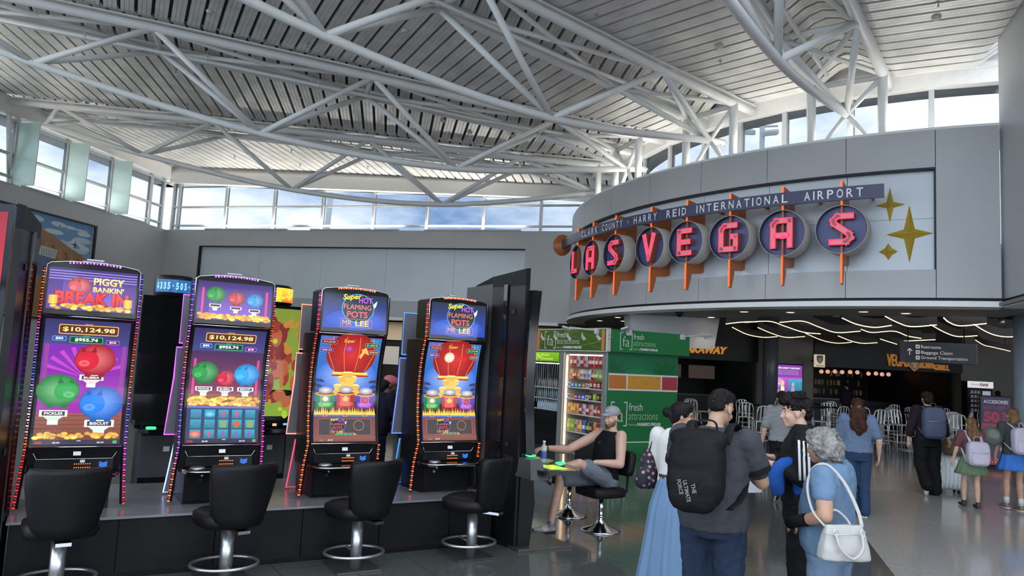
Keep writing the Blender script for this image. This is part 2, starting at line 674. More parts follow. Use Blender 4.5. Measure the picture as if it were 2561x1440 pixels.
# bulkhead over the concourse on the right, from the round wall towards the viewer
RA, RB = Vector((8.57, 12.98)), Vector((4.9, 0.6))
rd = (RB - RA).normalized(); rn = Vector((rd.y, -rd.x))
w = MB()
wbox(w, RA, rd, rn, 0.0, (RB - RA).length + 6.0, -0.3, 0.0, 3.42, 9.3)
wall_right = tag(w.build('wall_right', M_wall), 'grey bulkhead wall at the right edge over the concourse', 'wall', kind='structure')
w = MB()
wbox(w, RA, rd, rn, 0.03, (RB - RA).length + 6, -0.5, 0.05, 3.26, 3.36)
w.build('lip', M_white, wall_right)
w = MB()
wbox(w, RA, rd, rn, -0.1, (RB - RA).length + 6, -0.45, -0.06, 3.36, 3.42)
w.build('reveal', M_dark_gap, wall_right)

# ---- round wall with the sign recess
RD = 10.55
SIG0, SIG1 = 3.0, 63.1            # degrees of the recess
SZ0, SZ1 = 3.93, 5.80
def arc_wall(mb, r0, r1, t0, t1, z0, z1, step=2.0):
    n = max(1, int(abs(t1 - t0) / step + .5))
    rings = []
    for i in range(n + 1):
        t = t0 + (t1 - t0) * i / n
        rings.append([radp(t, r0, z0), radp(t, r1, z0), radp(t, r1, z1), radp(t, r0, z1)])
    mb.loft(rings, True, False)
wall_drum = empty('wall_drum', label='round grey wall above the food court entrance', cat='wall', kind='structure')
cuts = [-12, SIG0, 10.5, 20.5, 29.5, 38.2, 46.7, 55.0, SIG1, 68.5]
for i in range(len(cuts) - 1):
    a, b = cuts[i] + 0.03, cuts[i + 1] - 0.03
    mid = (a + b) / 2
    if SIG0 < mid < SIG1:
        p = MB(); arc_wall(p, RD - 0.3, RD, a, b, SZ1, WALL_Z); p.build('panel', M_wall, wall_drum)
        p = MB(); arc_wall(p, RD - 0.3, RD, a, b, 3.42, SZ0); p.build('panel', M_wall, wall_drum)
        p = MB(); arc_wall(p, RD - 0.3, RD - 0.13, a, b, SZ0, 4.88); p.build('recess_panel', M_wall_pale, wall_drum)
        p = MB(); arc_wall(p, RD - 0.3, RD - 0.13, a, b, 4.886, SZ1); p.build('recess_panel', M_wall_pale, wall_drum)
    else:
        p = MB(); arc_wall(p, RD - 0.3, RD, a, b, 3.42, WALL_Z); p.build('panel', M_wall, wall_drum)
p = MB(); arc_wall(p, RD - 0.4, RD - 0.28, -12, 68.5, 3.42, WALL_Z); p.build('backing', M_dark_gap, wall_drum)
p = MB(); arc_wall(p, RD - 0.12, RD + 0.012, SIG0, SIG1, SZ1 - 0.035, SZ1); arc_wall(p, RD - 0.12, RD + 0.012, SIG1 - 0.12, SIG1, SZ0, SZ1); p.build('reveal', M_dark_gap, wall_drum)
p = MB(); arc_wall(p, RD - 0.5, RD - 0.08, -12, 68.6, 3.36, 3.42); p.build('shadow_gap', M_dark_gap, wall_drum)
p = MB(); arc_wall(p, RD - 0.5, RD + 0.06, -12, 68.7, 3.26, 3.36); p.build('lip', M_white, wall_drum)
p = MB(); arc_wall(p, RD - 2.0, RD - 0.02, -12, 68.5, WALL_Z, WALL_Z + 0.05); p.build('cap', M_white, wall_drum)

# soffit behind the lip and the dark ceiling over the food court
sf = MB()
arc_wall(sf, 8.2, RD, -30, 72, 3.27, 3.34)
sf.prism([(8.45, 13.0), (4.9, 0.9), (14, -4), (26, 2), (26, 13.5), (12.5, 14.3), (10.0, 14.7)], 3.28, 3.34, 'xy')
soffit = tag(sf.build('ceiling_soffit', M_soffit), 'low grey soffit behind the white lip', 'ceiling', kind='structure')
M_black_ceiling = mat('black_plenum_ceiling', (0.018, 0.018, 0.018), 0.7)
pc = MB()
arc_wall(pc, 0.01, 10.1, -180, 180, 4.35, 4.45, 6)
pc.prism([(4, 26), (40, 26), (40, 46), (4, 46)], 4.36, 4.46, 'xy')
pc.prism([(14, 12.7), (40, 12.7), (40, 26), (14, 26)], 4.37, 4.47, 'xy')
tag(pc.build('ceiling_dark', M_black_ceiling), 'black open ceiling above the food court', 'ceiling', kind='structure')
# recess under the back wall
M_store_wall = mat('storefront_brown_wall', (0.085, 0.08, 0.072), 0.6, var=0.1, vscale=1.2)
M_store_ceiling = mat('storefront_ceiling', (0.40, 0.36, 0.30), 0.7)
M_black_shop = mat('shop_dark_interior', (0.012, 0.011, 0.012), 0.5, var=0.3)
w = MB()
wbox(w, K0, bd, bn, -0.3, BL + .4, -5.2, -5.0, 0, 3.3)
wbox(w, K0, bd, bn, -0.5, -0.3, -5.2, 0, 0, 3.3)
tag(w.build('wall_storefront', M_store_wall), 'dim wall of the recess below the back wall', 'wall', kind='structure')
w = MB()
wbox(w, K0, bd, bn, -0.3, BL + 3, -5.2, -0.02, 3.3, 3.4)
tag(w.build('ceiling_storefront', M_store_ceiling), 'warm lit ceiling of the recess below the back wall', 'ceiling', kind='structure')
w = MB()
wbox(w, K0, bd, bn, -0.3, BL - 0.2, -0.5, 0.05, 3.22, 3.32)
tag(w.build('trim_1', M_white), 'white edge trim along the bottom of the back wall', 'trim', kind='structure')

# ---- clerestory windows
def pane(parent, o, d, n, a0, a1, z0, z1, name='pane', material=None, out=-0.2):
    p = MB()
    wbox(p, o, d, n, a0, a1, out - 0.008, out + 0.008, z0, z1)
    return p.build(name, material or M_glass, parent)
def winbar(parent, o, d, n, a0, a1, z0, z1, name, dep=0.12, out=-0.2):
    p = MB()
    wbox(p, o, d, n, a0, a1, out - dep / 2, out + dep / 2, z0, z1)
    return p.build(name, M_frame, parent)
win1 = empty('window_1', label='left clerestory window band with frosted fins', cat='window', kind='structure')
mull = [0.12, 0.92, 3.16, 5.32, 7.42, 9.55]
TOPL = 8.55
for i, a in enumerate(mull):
    winbar(win1, K0, ld, ln, a - 0.05, a + 0.05, WALL_Z, TOPL, 'mullion', 0.16)
for i in range(len(mull) - 1):
    a0, a1 = mull[i] + 0.05, mull[i + 1] - 0.05
    for z in (6.74, 7.42, 8.44):
        winbar(win1, K0, ld, ln, a0, a1, z - 0.035, z + 0.035, 'transom')
    for z0, z1 in ((WALL_Z, 6.705), (6.775, 7.385), (7.455, 8.405)):
        pane(win1, K0, ld, ln, a0, a1, z0, z1)
for a in mull[2:]:
    p = MB()
    wbox(p, K0, ld, ln, a - 0.016, a + 0.016, -0.10, 0.62, WALL_Z - 0.02, 8.42)
    p.build('frosted_fin', M_frost, win1)
p = MB()
wbox(p, K0, ld, ln, -0.2, LL + 1.0, -0.40, 0.06, TOPL, 9.05)
wbox(p, e1, d3, n3, 0, (P3 - e1).length, -0.40, 0.06, TOPL, 9.05)
p.build('header_beam', M_white, win1)
for a0, a1 in ((9.6, 11.8), (11.9, 14.0), (14.1, 16.0)):
    pane(win1, e1, d3, n3, a0 - 9.6, a1 - 9.6, WALL_Z, TOPL)
win2 = empty('window_2', label='back clerestory window band', cat='window', kind='structure')
mull = [0.10, 0.37, 2.54, 4.69, 6.77, 8.88, 11.0, 13.17, 15.27, 17.4, 19.4]
def headb(a):
    return 8.42 - a * 0.047
for a in mull:
    winbar(win2, K0, bd, bn, a - 0.045, a + 0.045, WALL_Z, headb(a), 'mullion', 0.16)
for i in range(len(mull) - 1):
    a0, a1 = mull[i] + 0.045, mull[i + 1] - 0.045
    for z in (6.70, 7.45):
        winbar(win2, K0, bd, bn, a0, a1, z - 0.03, z + 0.03, 'transom')
    for z0, z1 in ((WALL_Z, 6.67), (6.73, 7.42)):
        pane(win2, K0, bd, bn, a0, a1, z0, z1)
    zt = min(headb(a0), headb(a1))
    pane(win2, K0, bd, bn, a0, a1, 7.48, zt)
# sloping header under the deck edge, both side faces square
p = MB()
q0, q1 = K0 + bn * -0.4, K0 + bn * 0.06
r0, r1 = K0 + bd * (BL + 3) + bn * -0.4, K0 + bd * (BL + 3) + bn * 0.06
h0, h1 = headb(0) - 0.01, headb(BL + 3) - 0.01
p.add([(q0.x, q0.y, h0), (q1.x, q1.y, h0), (r1.x, r1.y, h1), (r0.x, r0.y, h1), (q0.x, q0.y, h0 + 0.42 + .6), (q1.x, q1.y, h0 + 0.42 + .0), (r1.x, r1.y, h1 + 0.42), (r0.x, r0.y, h1 + 0.42 + .6)],
      [(0, 3, 2, 1), (4, 5, 6, 7), (0, 1, 5, 4), (1, 2, 6, 5), (2, 3, 7, 6), (3, 0, 4, 7)])
p.build('header_beam', M_white, win2)
win3 = empty('window_3', label='clerestory windows above the round wall', cat='window', kind='structure')
RW = 8.95
ths = [-5, 4, 13, 22, 30.5, 37.5, 44.7, 53.7, 63.2, 72.6, 82.0, 91]
for i, t in enumerate(ths):
    p = MB(); arc_wall(p, RW - 0.08, RW + 0.08, t - 0.32, t + 0.32, WALL_Z, 7.84); p.build('mullion', M_frame, win3)
for i in range(len(ths) - 1):
    a, b = ths[i] + 0.32, ths[i + 1] - 0.32
    p = MB(); arc_wall(p, RW - 0.008, RW + 0.008, a, b, 6.98, 7.80, 9); p.build('pane', M_glass, win3)
    p = MB(); arc_wall(p, RW - 0.06, RW + 0.06, a, b, 6.90, 6.98, 3); p.build('transom', M_frame, win3)
    p = MB(); arc_wall(p, RW - 0.05, RW + 0.05, a, b, WALL_Z, 6.90, 3); p.build('sill_panel', M_wall, win3)
p = MB(); arc_wall(p, RW - 0.2, RW + 0.22, -12, 95, 7.80, 8.12); p.build('header_beam', M_white, win3)
p = MB(); arc_wall(p, RW + 0.02, RW + 0.20, -12, 95, 8.12, 8.72); p.build('end_closure', M_white, win3)
p = MB(); arc_wall(p, RW - 0.1, RW + 0.28, -12, 95, 8.10, 8.2); p.build('gutter', M_white, win3)
# eaves outside the glass
p = MB()
wbox(p, K0, ld, ln, -1.0, LL + 1, -1.1, -0.42, 8.46, 8.56)
wbox(p, K0, bd, bn, -1.0, BL + 3, -1.1, -0.42, 8.46, 8.56)
arc_wall(p, RW - 0.62, RW - 0.2, -12, 95, 7.84, 7.92)
tag(p.build('trim_2', M_white), 'pale roof eaves outside the clerestory glass', 'trim', kind='structure')
# glass front behind the viewer, floor to roof
win4 = empty('window_4', label='tall glass front behind the viewer', cat='window', kind='structure')
nodes = [P3, Vector((-10.67, 5.64)), Vector((-4.37, -0.9)), Vector((3.6, -4.8))]
for i in range(len(nodes) - 1):
    o = nodes[i]; dd = (nodes[i + 1] - o); L = dd.length; dd.normalize(); nn = Vector((-dd.y, dd.x))
    k = 4
    for j in range(k + 1):
        winbar(win4, o, dd, nn, j * L / k - 0.06, j * L / k + 0.06, 0, 8.9, 'mullion', 0.2, 0)
    for j in range(k):
        pane(win4, o, dd, nn, j * L / k + 0.06, (j + 1) * L / k - 0.06, 0.1, 8.9, material=M_glass_front, out=0)
    for z in (0.06, 2.6, 5.2):
        winbar(win4, o, dd, nn, 0, L, z - 0.06, z + 0.06, 'transom', 0.14, 0)
# ---- columns of the hall below the soffit
M_column = mat('blue_grey_column', (0.21, 0.25, 0.30), 0.35, var=0.05, vscale=2)
M_column_dark = mat('slate_column', (0.10, 0.115, 0.14), 0.3, var=0.05)
# ---- unseen cove lights standing on the wall ledges, added to brighten the hall
M_fill_housing = mat('fill_housing', (.5, .5, .5), .5)
def fill(label, loc, rz, L_, en):
    e = empty('added_fill_light', loc, rz, label, 'added uplight', 'added uplights that brighten the hall')
    q = MB(); q.span((-L_ / 2, -.07, 0), (L_ / 2, .07, .05)); q.build('housing', M_fill_housing, e)
    l = bpy.data.lights.new('added_fill_lamp', 'AREA'); l.shape = 'RECTANGLE'; l.size = L_; l.size_y = .12; l.energy = en; l.color = (1.0, .96, .90)
    o = bpy.data.objects.new('added_fill_lamp', l); COL.objects.link(o); o.parent = e; o.location = (0, 0, .06); o.rotation_euler = (PI, 0, 0)
cb = math.atan2(bd.y, bd.x)
for k, a_ in enumerate((3.6, 8.2, 12.8)):
    q_ = K0 + bd * a_ + bn * -.05
    fill('low added uplight on the back wall ledge, ' + ('left', 'middle', 'right')[k] + ' one', (q_.x, q_.y, WALL_Z + .002), cb, 3.6, 105)
for k, a_ in enumerate((2.0, 4.24, 6.37)):
    q_ = K0 + ld * a_ + ln * -.05
    fill('low added uplight on the left wall ledge, ' + ('first', 'second', 'third')[k] + ' from the corner', (q_.x, q_.y, WALL_Z + .002), math.atan2(ld.y, ld.x), 1.5, 20)
for k, t_ in enumerate((14, 28, 45, 62)):
    q_ = radp(t_, RD - .75, WALL_Z + .052)
    fill('low added uplight on the round wall ledge, ' + ('first', 'second', 'third', 'fourth')[k] + ' from the left', q_, math.atan2(-math.cos(R_(t_)), math.sin(R_(t_))), 2.4, 26)
for k, a_ in enumerate((1.9, 5.0)):
    q_ = e1 + d3 * a_ + n3 * -.05
    fill('low added uplight on the side wall ledge left of the picture, ' + ('far', 'near')[k] + ' one', (q_.x, q_.y, WALL_Z + .002), math.atan2(d3.y, d3.x), 2.6, 95)
# ================================================================ roof: steel deck and radial trusses
M_deck = mat('galvanised_steel_deck', (0.74, 0.73, 0.70), 0.38, metal=0.22, var=0.16, vscale=1.6, stretch=(1, 1, 3))
M_deck_dark = mat('acoustic_slot_black', (0.05, 0.047, 0.043), 0.8)
TH = {1: 54.264, 2: 36.463, 3: 18.098, 4: 0.543}
W_T = 1.34
bays = [(72.2, 54.264, 9.2, 17.0), (54.264, 36.463, 9.2, 22.5), (36.463, 18.098, 9.2, 26.0), (18.098, 0.543, 9.2, 29.0), (0.543, -19.0, 9.2, 29.0)]
PITCH = 0.32
ceiling = empty('ceiling', label='ribbed steel deck roof above the hall', cat='ceiling', kind='structure')
def pan_path(t0, t1, t, z):
    """points of one deck pan from truss line t0 to truss line t1 at distance t along the bay axis"""
    mid = (t0 + t1) / 2
    half = R_(abs(t0 - t1)) / 2
    L = t * math.tan(half)
    pts = []
    hw = W_T / 2
    a = R_(mid)
    d = Vector((-math.cos(a), -math.sin(a)))
    n = Vector((math.sin(a), -math.cos(a)))     # towards larger angle
    sgn = 1
    offs = [(-L, 0.34), (-L + hw * .35, 0.30), (-L + hw * .7, 0.17), (-L + hw, 0.02), (-L + hw * 1.25, 0.0), (L - hw * 1.25, 0.0), (L - hw, 0.02), (L - hw * .7, 0.17), (L - hw * .35, 0.30), (L, 0.34)]
    return [(Vector((CX, CY)) + d * t + n * o, z + dz) for o, dz in offs], d
prof = [(0.046, 0.085), (0.050, 0.0), (0.13, 0.0), (0.136, 0.012), (0.142, 0.0), (0.216, 0.0), (0.222, 0.012), (0.228, 0.0), (0.300, 0.0), (0.304, 0.085)]
def pan_mesh(mb, t0, t1, t):
    z = deck_z(t * 1.012)
    z2 = deck_z((t + PITCH) * 1.012)
    rows = []
    for px_, pz in prof:
        pts, d = pan_path(t0, t1, t + px_, z + (z2 - z) * px_ / PITCH + pz)
        rows.append([(p.x, p.y, zz) for p, zz in pts])
    mb.loft(rows, False, False, None, False)
for bi, (t0, t1, s0, s1) in enumerate(bays):
    k = 0
    t = s0
    rest = MB()
    while t < 29.0:
        if t < s1 and not (bi == 0 and t < 9.1):
            p = MB(); pan_mesh(p, t0, t1, t); p.build('deck_pan', M_deck, ceiling)
        else:
            pan_mesh(rest, t0, t1, t)
        t += PITCH
    if rest.v and bi > 0:
        tag(rest.build('deck_sheet', M_deck, ceiling), kind='stuff')
    bk = MB()
    rows = []
    t = s0 - 0.1
    while t < (17.5 if bi == 0 else 29.6):
        pts, d = pan_path(t0, t1, t, deck_z(t * 1.012) + 0.09)
        rows.append([(p.x, p.y, zz) for p, zz in pts])
        t += 1.0
    bk.loft(rows, False, False, None, False)
    rows2 = [[(x, y, z + 0.14) for x, y, z in r] for r in rows]
    bk.loft(rows2, False, False, None, False)
    bk.build('deck_backing', M_deck_dark, ceiling)
# round metal roof over the middle of the drum keeps the sky off the food court
rf = MB()
arc_wall(rf, 0.01, RW - 0.1, -12, 95, 4.5, 4.6, 6)
#rf.prism([(12, 40), (40, 40), (40, 0), (13.5, 14)], 4.5, 4.6, 'xy')
tag(rf.build('ceiling_upper', M_black_ceiling), 'flat roof over the food court', 'ceiling', kind='structure')

S_B = [9.889, 14.587, 19.204, 23.824, 26.9]
H_B = [7.20, 6.60, 6.82, 7.67, 8.45]
R_CH, R_DG, R_TC = 0.078, 0.064, 0.092
def bez(pts, k=6):
    """smooth curve through points (Catmull-Rom)"""
    P = [Vector(p) for p in pts]
    P = [P[0] * 2 - P[1]] + P + [P[-1] * 2 - P[-2]]
    out = []
    for i in range(1, len(P) - 2):
        for j in range(k):
            u = j / k
            a, b, c, d = P[i - 1], P[i], P[i + 1], P[i + 2]
            out.append(0.5 * ((2 * b) + (c - a) * u + (2 * a - 5 * b + 4 * c - d) * u * u + (3 * b - a - 3 * c + d) * u ** 3))
    out.append(P[-2])
    return out
LBL = {1: 'white tubular roof truss at the upper right, nearest of the four', 2: 'white tubular roof truss crossing the middle of the ceiling toward the sign',
       3: 'white tubular roof truss second from the back windows', 4: 'white tubular roof truss farthest back, in front of the back windows'}
def part_tube(name, parent, a, b, r, n=12):
    p = MB()
    p.tube([a, b], r, n)
    return p.build(name, M_steel_white, parent)
for k, th in TH.items():
    tr = empty('roof_truss', radp(th, 9.9, 0), 0, LBL[k], 'truss', 'radial roof trusses')
    inv = Matrix.Translation(-Vector(tr.location))
    def G(s, z, off=0.0):
        return inv @ radp(th, s, z, off)
    hw = W_T / 2
    # bottom chord, bowed
    ctrl = [G(9.35, 7.24)] + [G(s, h) for s, h in zip(S_B, H_B)] + [G(28.2, 8.66)]
    p = MB(); p.tube(bez(ctrl, 8), R_CH, 14); p.build('bottom_chord', M_steel_white, tr)
    for sg in (1, -1):
        pts = [G(s, h, sg * hw) for s, h in zip([9.2] + S_T + [28.3], [H_T[0] - 0.03] + H_T + [8.92])]
        p = MB(); p.tube(pts, R_TC, 12); p.build('top_chord', M_steel_white, tr)
        p = MB()
        for i in range(len(pts) - 1):
            a, b = pts[i], pts[i + 1]
            dz = Vector((0, 0, R_TC + 0.03))
            dirv = (b - a).normalized()
            nx = dirv.cross(Vector((0, 0, 1))).normalized() * 0.07
            p.loft([[a + dz - nx, a + dz + nx, a + dz + nx + Vector((0, 0, .03)), a + dz - nx + Vector((0, 0, .03))],
                    [b + dz - nx, b + dz + nx, b + dz + nx + Vector((0, 0, .03)), b + dz - nx + Vector((0, 0, .03))]], True, False)
        p.build('deck_flange', M_steel_white, tr)
    nodesT = list(zip(S_T[1:], H_T[1:]))
    for i, (sT, hT) in enumerate(nodesT):
        part_tube('cross_strut', tr, G(sT, hT, hw), G(sT, hT, -hw), 0.055, 10)
        for sg in (1, -1):
            part_tube('diagonal', tr, G(sT, hT, sg * hw), G(S_B[i], H_B[i]), R_DG)
            part_tube('diagonal', tr, G(sT, hT, sg * hw), G(S_B[i + 1], H_B[i + 1]), R_DG)
    for sg in (1, -1):
        # flat lacing between the two top chords, crossing at mid panel
        for i in range(len(S_T) - 1):
            part_tube('lacing', tr, G(S_T[i], H_T[i], sg * hw), G(S_T[i + 1], H_T[i + 1], -sg * hw), 0.052, 10)
    # end supports on the round wall
    for sg in (1, -1):
        part_tube('column', tr, G(9.92, WALL_Z - 0.0, sg * hw), G(9.92, 7.93, sg * hw), 0.092, 14)
        part_tube('brace', tr, G(9.89, 7.20), G(9.92, 7.86, sg * hw), 0.05)
        part_tube('brace', tr, G(9.89, 7.20), G(9.92, WALL_Z, sg * hw * 0.78), 0.05)
    part_tube('cross_strut', tr, G(9.92, 7.86, hw), G(9.92, 7.86, -hw), 0.06, 10)
    part_tube('post', tr, G(9.55, WALL_Z), G(9.55, 7.24), 0.06, 10)
    if k == 4:
        for sg in (1, -1):
            part_tube('column', tr, G(27.75, WALL_Z - 0.02, 0.0), G(27.6, 8.85, sg * hw), 0.075, 12)
    # sprinkler pipe beside the far top chord
    sp = MB()
    sp.tube([G(10.2, 7.98, -hw * 0.45), G(14, 8.02, -hw * .45), G(20, 8.38, -hw * .45), G(26, 8.68, -hw * .45)], 0.045, 8)
    sp.build('sprinkler_pipe', M_steel_white, tr)
    for s in (11.4, 13.2, 15.5, 18.0, 20.5, 23.0):
        sp = MB()
        z = interp(s, [10.2, 14, 20, 26], [7.98, 8.02, 8.38, 8.68])
        q = G(s, z, -hw * .45)
        sp.tube([q + Vector((0, 0, -0.06)), q + Vector((0, 0, 0.26))], 0.014, 6)
        sp.lathe([(0.055, -0.03), (0.055, 0.03)], 10, q, True)
        sp.build('pipe_hanger', M_steel_white, tr)
# smoke detectors and sprinkler heads under the deck
M_det = mat('detector_cream', (0.62, 0.58, 0.48), 0.5)
M_brass = mat('sprinkler_metal', (0.45, 0.42, 0.38), 0.35, metal=0.8)
def on_deck(th, s):
    mid = min([( (a + b) / 2) for a, b, _, _ in bays], key=lambda c: abs(c - th))
    t = s * math.cos(R_(th - mid))
    return radp(th, s, deck_z(t * 1.012))
DET = [(47.5, 15.6), (63.0, 11.6), (45.5, 12.2), (28.5, 16.8), (27.0, 12.6), (23.0, 20.4), (11.0, 14.7), (8.5, 13.9), (10.0, 12.7), (-8.0, 18.6), (64.5, 11.2)]
det = MB(); det.lathe([(0.075, 0.0), (0.075, -0.03), (0.055, -0.055), (0.03, -0.062)], 16)
dme = det.mesh('smoke_detector', M_det)
dl = ['cream smoke detector on the deck ' + q for q in ('at the top middle edge', 'right of the nearest truss', 'above the sign between two trusses', 'above the long diagonal strut in mid ceiling',
      'beside the sprinkler pipe over the round wall', 'near the top left of the ceiling', 'between the middle trusses, upper of the pair', 'between the middle trusses, lower of the pair', 'close to the round wall over the farthest trusses', 'above the back windows', 'at the top right corner')]
for (th, s), l in zip(DET[:10], dl):
    tag(place(dme, 'smoke_detector', None, on_deck(th, s) + Vector((0, 0, -0.001))), l, 'detector', 'smoke detectors on the roof deck')
spk = MB()
spk.tube([(0, 0, 0.0), (0, 0, -0.09)], 0.012, 6)
spk.lathe([(0.035, -0.005), (0.03, -0.02)], 10)
spk.lathe([(0.028, -0.09), (0.028, -0.096)], 10)
sme = spk.mesh('sprinkler_head', M_brass)
HEADS = [(47.0, 15.9), (63.0, 12.1), (44.0, 11.6), (29.0, 17.6), (22.0, 18.4), (12.0, 21.5), (7.0, 24.2), (14.0, 25.2), (10.5, 18.5), (4.5, 22.0), (-6.5, 20.2), (-11.0, 18.0), (-10.0, 23.0), (-8.0, 15.2), (-12.0, 20.8), (40.5, 14.5)]
BAYN = [(54.26, 'right of the nearest truss'), (36.46, 'between the nearest and second truss'), (18.1, 'between the second and third truss'), (.54, 'between the third and farthest truss'), (-99, 'above the back windows')]
ORD = ['first', 'second', 'third', 'fourth', 'fifth', 'sixth', 'seventh', 'eighth', 'ninth', 'tenth', 'eleventh', 'twelfth']
def bay_of(th):
    return next(n for t, n in BAYN if th > t)
for th, s in HEADS:
    nm = bay_of(th)
    k = sorted(q for t, q in HEADS if bay_of(t) == nm).index(s)
    tag(place(sme, 'sprinkler_head', None, on_deck(th, s)), 'small sprinkler head %s, %s from the round wall' % (nm, ORD[k]), 'sprinkler', 'sprinkler heads in the roof deck')
# flood light mast outside the drum windows
M_mast = mat('mast_grey', (0.55, 0.57, 0.6), 0.5)
mast = empty('floodlight_mast', (26.0, 78.0, 0), R_(-18), 'grey floodlight mast seen outside through the clerestory glass', 'light mast')
p = MB(); p.tube([(0, 0, 0), (0, 0, 28.6)], 0.28, 10); p.build('pole', M_mast, mast)
p = MB(); p.tube([(-1.6, 0, 28.4), (1.6, 0, 28.4)], 0.12, 8); p.build('cross_arm', M_mast, mast)
for x, rz in ((-1.5, 0.3), (0.9, -0.2)):
    p = MB(); p.box((x, -0.3, 27.8 if x < 0 else 27.6), (1.5, 1.0, 0.55), (R_(25), 0, rz), None, 0.1); p.build('floodlight', M_mast, mast)
p = MB(); p.tube([(-10.45, 40, 0), (-10.0, 40, 13.5)], 0.16, 8)
tag(p.build('flag_pole', mat('pole_white', (0.7, 0.72, 0.75), 0.4)), 'pale slim pole standing outside behind the back windows', 'pole')
# ================================================================ the neon sign on the round wall
M_navy = mat('navy_enamel', (0.045, 0.05, 0.115), 0.35, var=0.08, vscale=3)
M_navy_face = mat('navy_disc_face', (0.075, 0.085, 0.22), 0.4, var=0.06, vscale=3)
M_can = mat('can_side_grey', (0.42, 0.41, 0.37), 0.45, var=0.05)
M_rust = mat('orange_metal_fin', (0.42, 0.13, 0.035), 0.4, var=0.10, vscale=4)
M_let_side = mat('letter_side_red', (0.36, 0.09, 0.04), 0.4)
M_let_face = mat('letter_face_pink', (0.62, 0.30, 0.33), 0.4)
M_neon_red = mat('neon_red', (0.4, 0.02, 0.05), 0.3, emit=(1.0, 0.03, 0.10), estr=2.2)
M_neon_or = mat('neon_orange', (0.4, 0.06, 0.02), 0.3, emit=(1.0, 0.09, 0.015), estr=1.9)
M_gold = mat('gold_leaf', (0.62, 0.42, 0.05), 0.35, metal=0.35, var=0.12, vscale=5)
M_white_letter = mat('white_acrylic_letter', (0.82, 0.83, 0.85), 0.35)
def radial_frame(th, r, z):
    """matrix: local x to the right along the wall, y outwards from the wall, z up"""
    a = R_(th)
    x = Vector((math.sin(a), -math.cos(a), 0))
    y = Vector((-math.cos(a), -math.sin(a), 0))
    p = radp(th, r, z)
    return Matrix(((x.x, y.x, 0, p.x), (x.y, y.y, 0, p.y), (0, 0, 1, p.z), (0, 0, 0, 1)))
# letters as strokes in a unit box (x 0..0.74, y 0..1)
GL = {
 'L': ([[(0.10, 1), (0.10, 0.10), (0.62, 0.10)]], 0.2),
 'A': ([[(0.10, 0), (0.10, 0.78), (0.20, 0.90), (0.64, 0.90), (0.64, 0)], [(0.10, 0.42), (0.64, 0.42)], [(0.42, 0.42), (0.42, 0.30)]], 0.2),
 'S': ([[(0.74, 0.90), (0.26, 0.90), (0.14, 0.78), (0.16, 0.68), (0.60, 0.34), (0.64, 0.22), (0.52, 0.10), (0.02, 0.10)]], 0.2),
 'V': ([[(0.10, 1.0), (0.37, 0.06), (0.64, 1.0)]], 0.21),
 'E': ([[(0.68, 0.90), (0.12, 0.90), (0.12, 0.10), (0.68, 0.10)], [(0.12, 0.50), (0.62, 0.50)]], 0.2),
 'G': ([[(0.70, 0.90), (0.22, 0.90), (0.10, 0.78), (0.10, 0.10), (0.64, 0.10), (0.64, 0.52), (0.44, 0.52)]], 0.2),
}
def stroke_prism(mb, pts, w, y0, y1, sx, sz, ox, oz):
    for i in range(len(pts) - 1):
        a, b = Vector(pts[i]), Vector(pts[i + 1])
        d = (b - a).normalized()
        n = Vector((-d.y, d.x)) * w / 2
        e0 = d * (w / 2 * 0.98 if i > 0 else 0)
        e1 = d * (w / 2 * 0.98 if i < len(pts) - 2 else 0)
        q = [a - e0 + n, a - e0 - n, b + e1 - n, b + e1 + n]
        mb.prism([(p.x * sx + ox, p.y * sz + oz) for p in q], y0, y1, 'xz')
def offset_line(pts, o):
    out = []
    for i, p in enumerate(pts):
        p = Vector(p)
        if i == 0:
            d0 = d1 = (Vector(pts[1]) - p).normalized()
        elif i == len(pts) - 1:
            d0 = d1 = (p - Vector(pts[i - 1])).normalized()
        else:
            d0 = (p - Vector(pts[i - 1])).normalized(); d1 = (Vector(pts[i + 1]) - p).normalized()
        n0, n1 = Vector((-d0.y, d0.x)), Vector((-d1.y, d1.x))
        nn = (n0 + n1)
        nn = nn / max(0.3, nn.dot(n0)) if nn.length > 1e-4 else n0
        out.append(p + nn * o)
    return out
LET = [('L', 15.3, 'leftmost letter L of LAS'), ('A', 20.4, 'letter A of LAS'), ('S', 26.1, 'letter S of LAS'), ('V', 32.9, 'letter V of VEGAS'),
       ('E', 38.3, 'letter E of VEGAS'), ('G', 43.8, 'letter G of VEGAS'), ('A', 49.5, 'letter A of VEGAS'), ('S', 55.1, 'rightmost letter S of VEGAS')]
DR, DZ = 0.455, 4.64
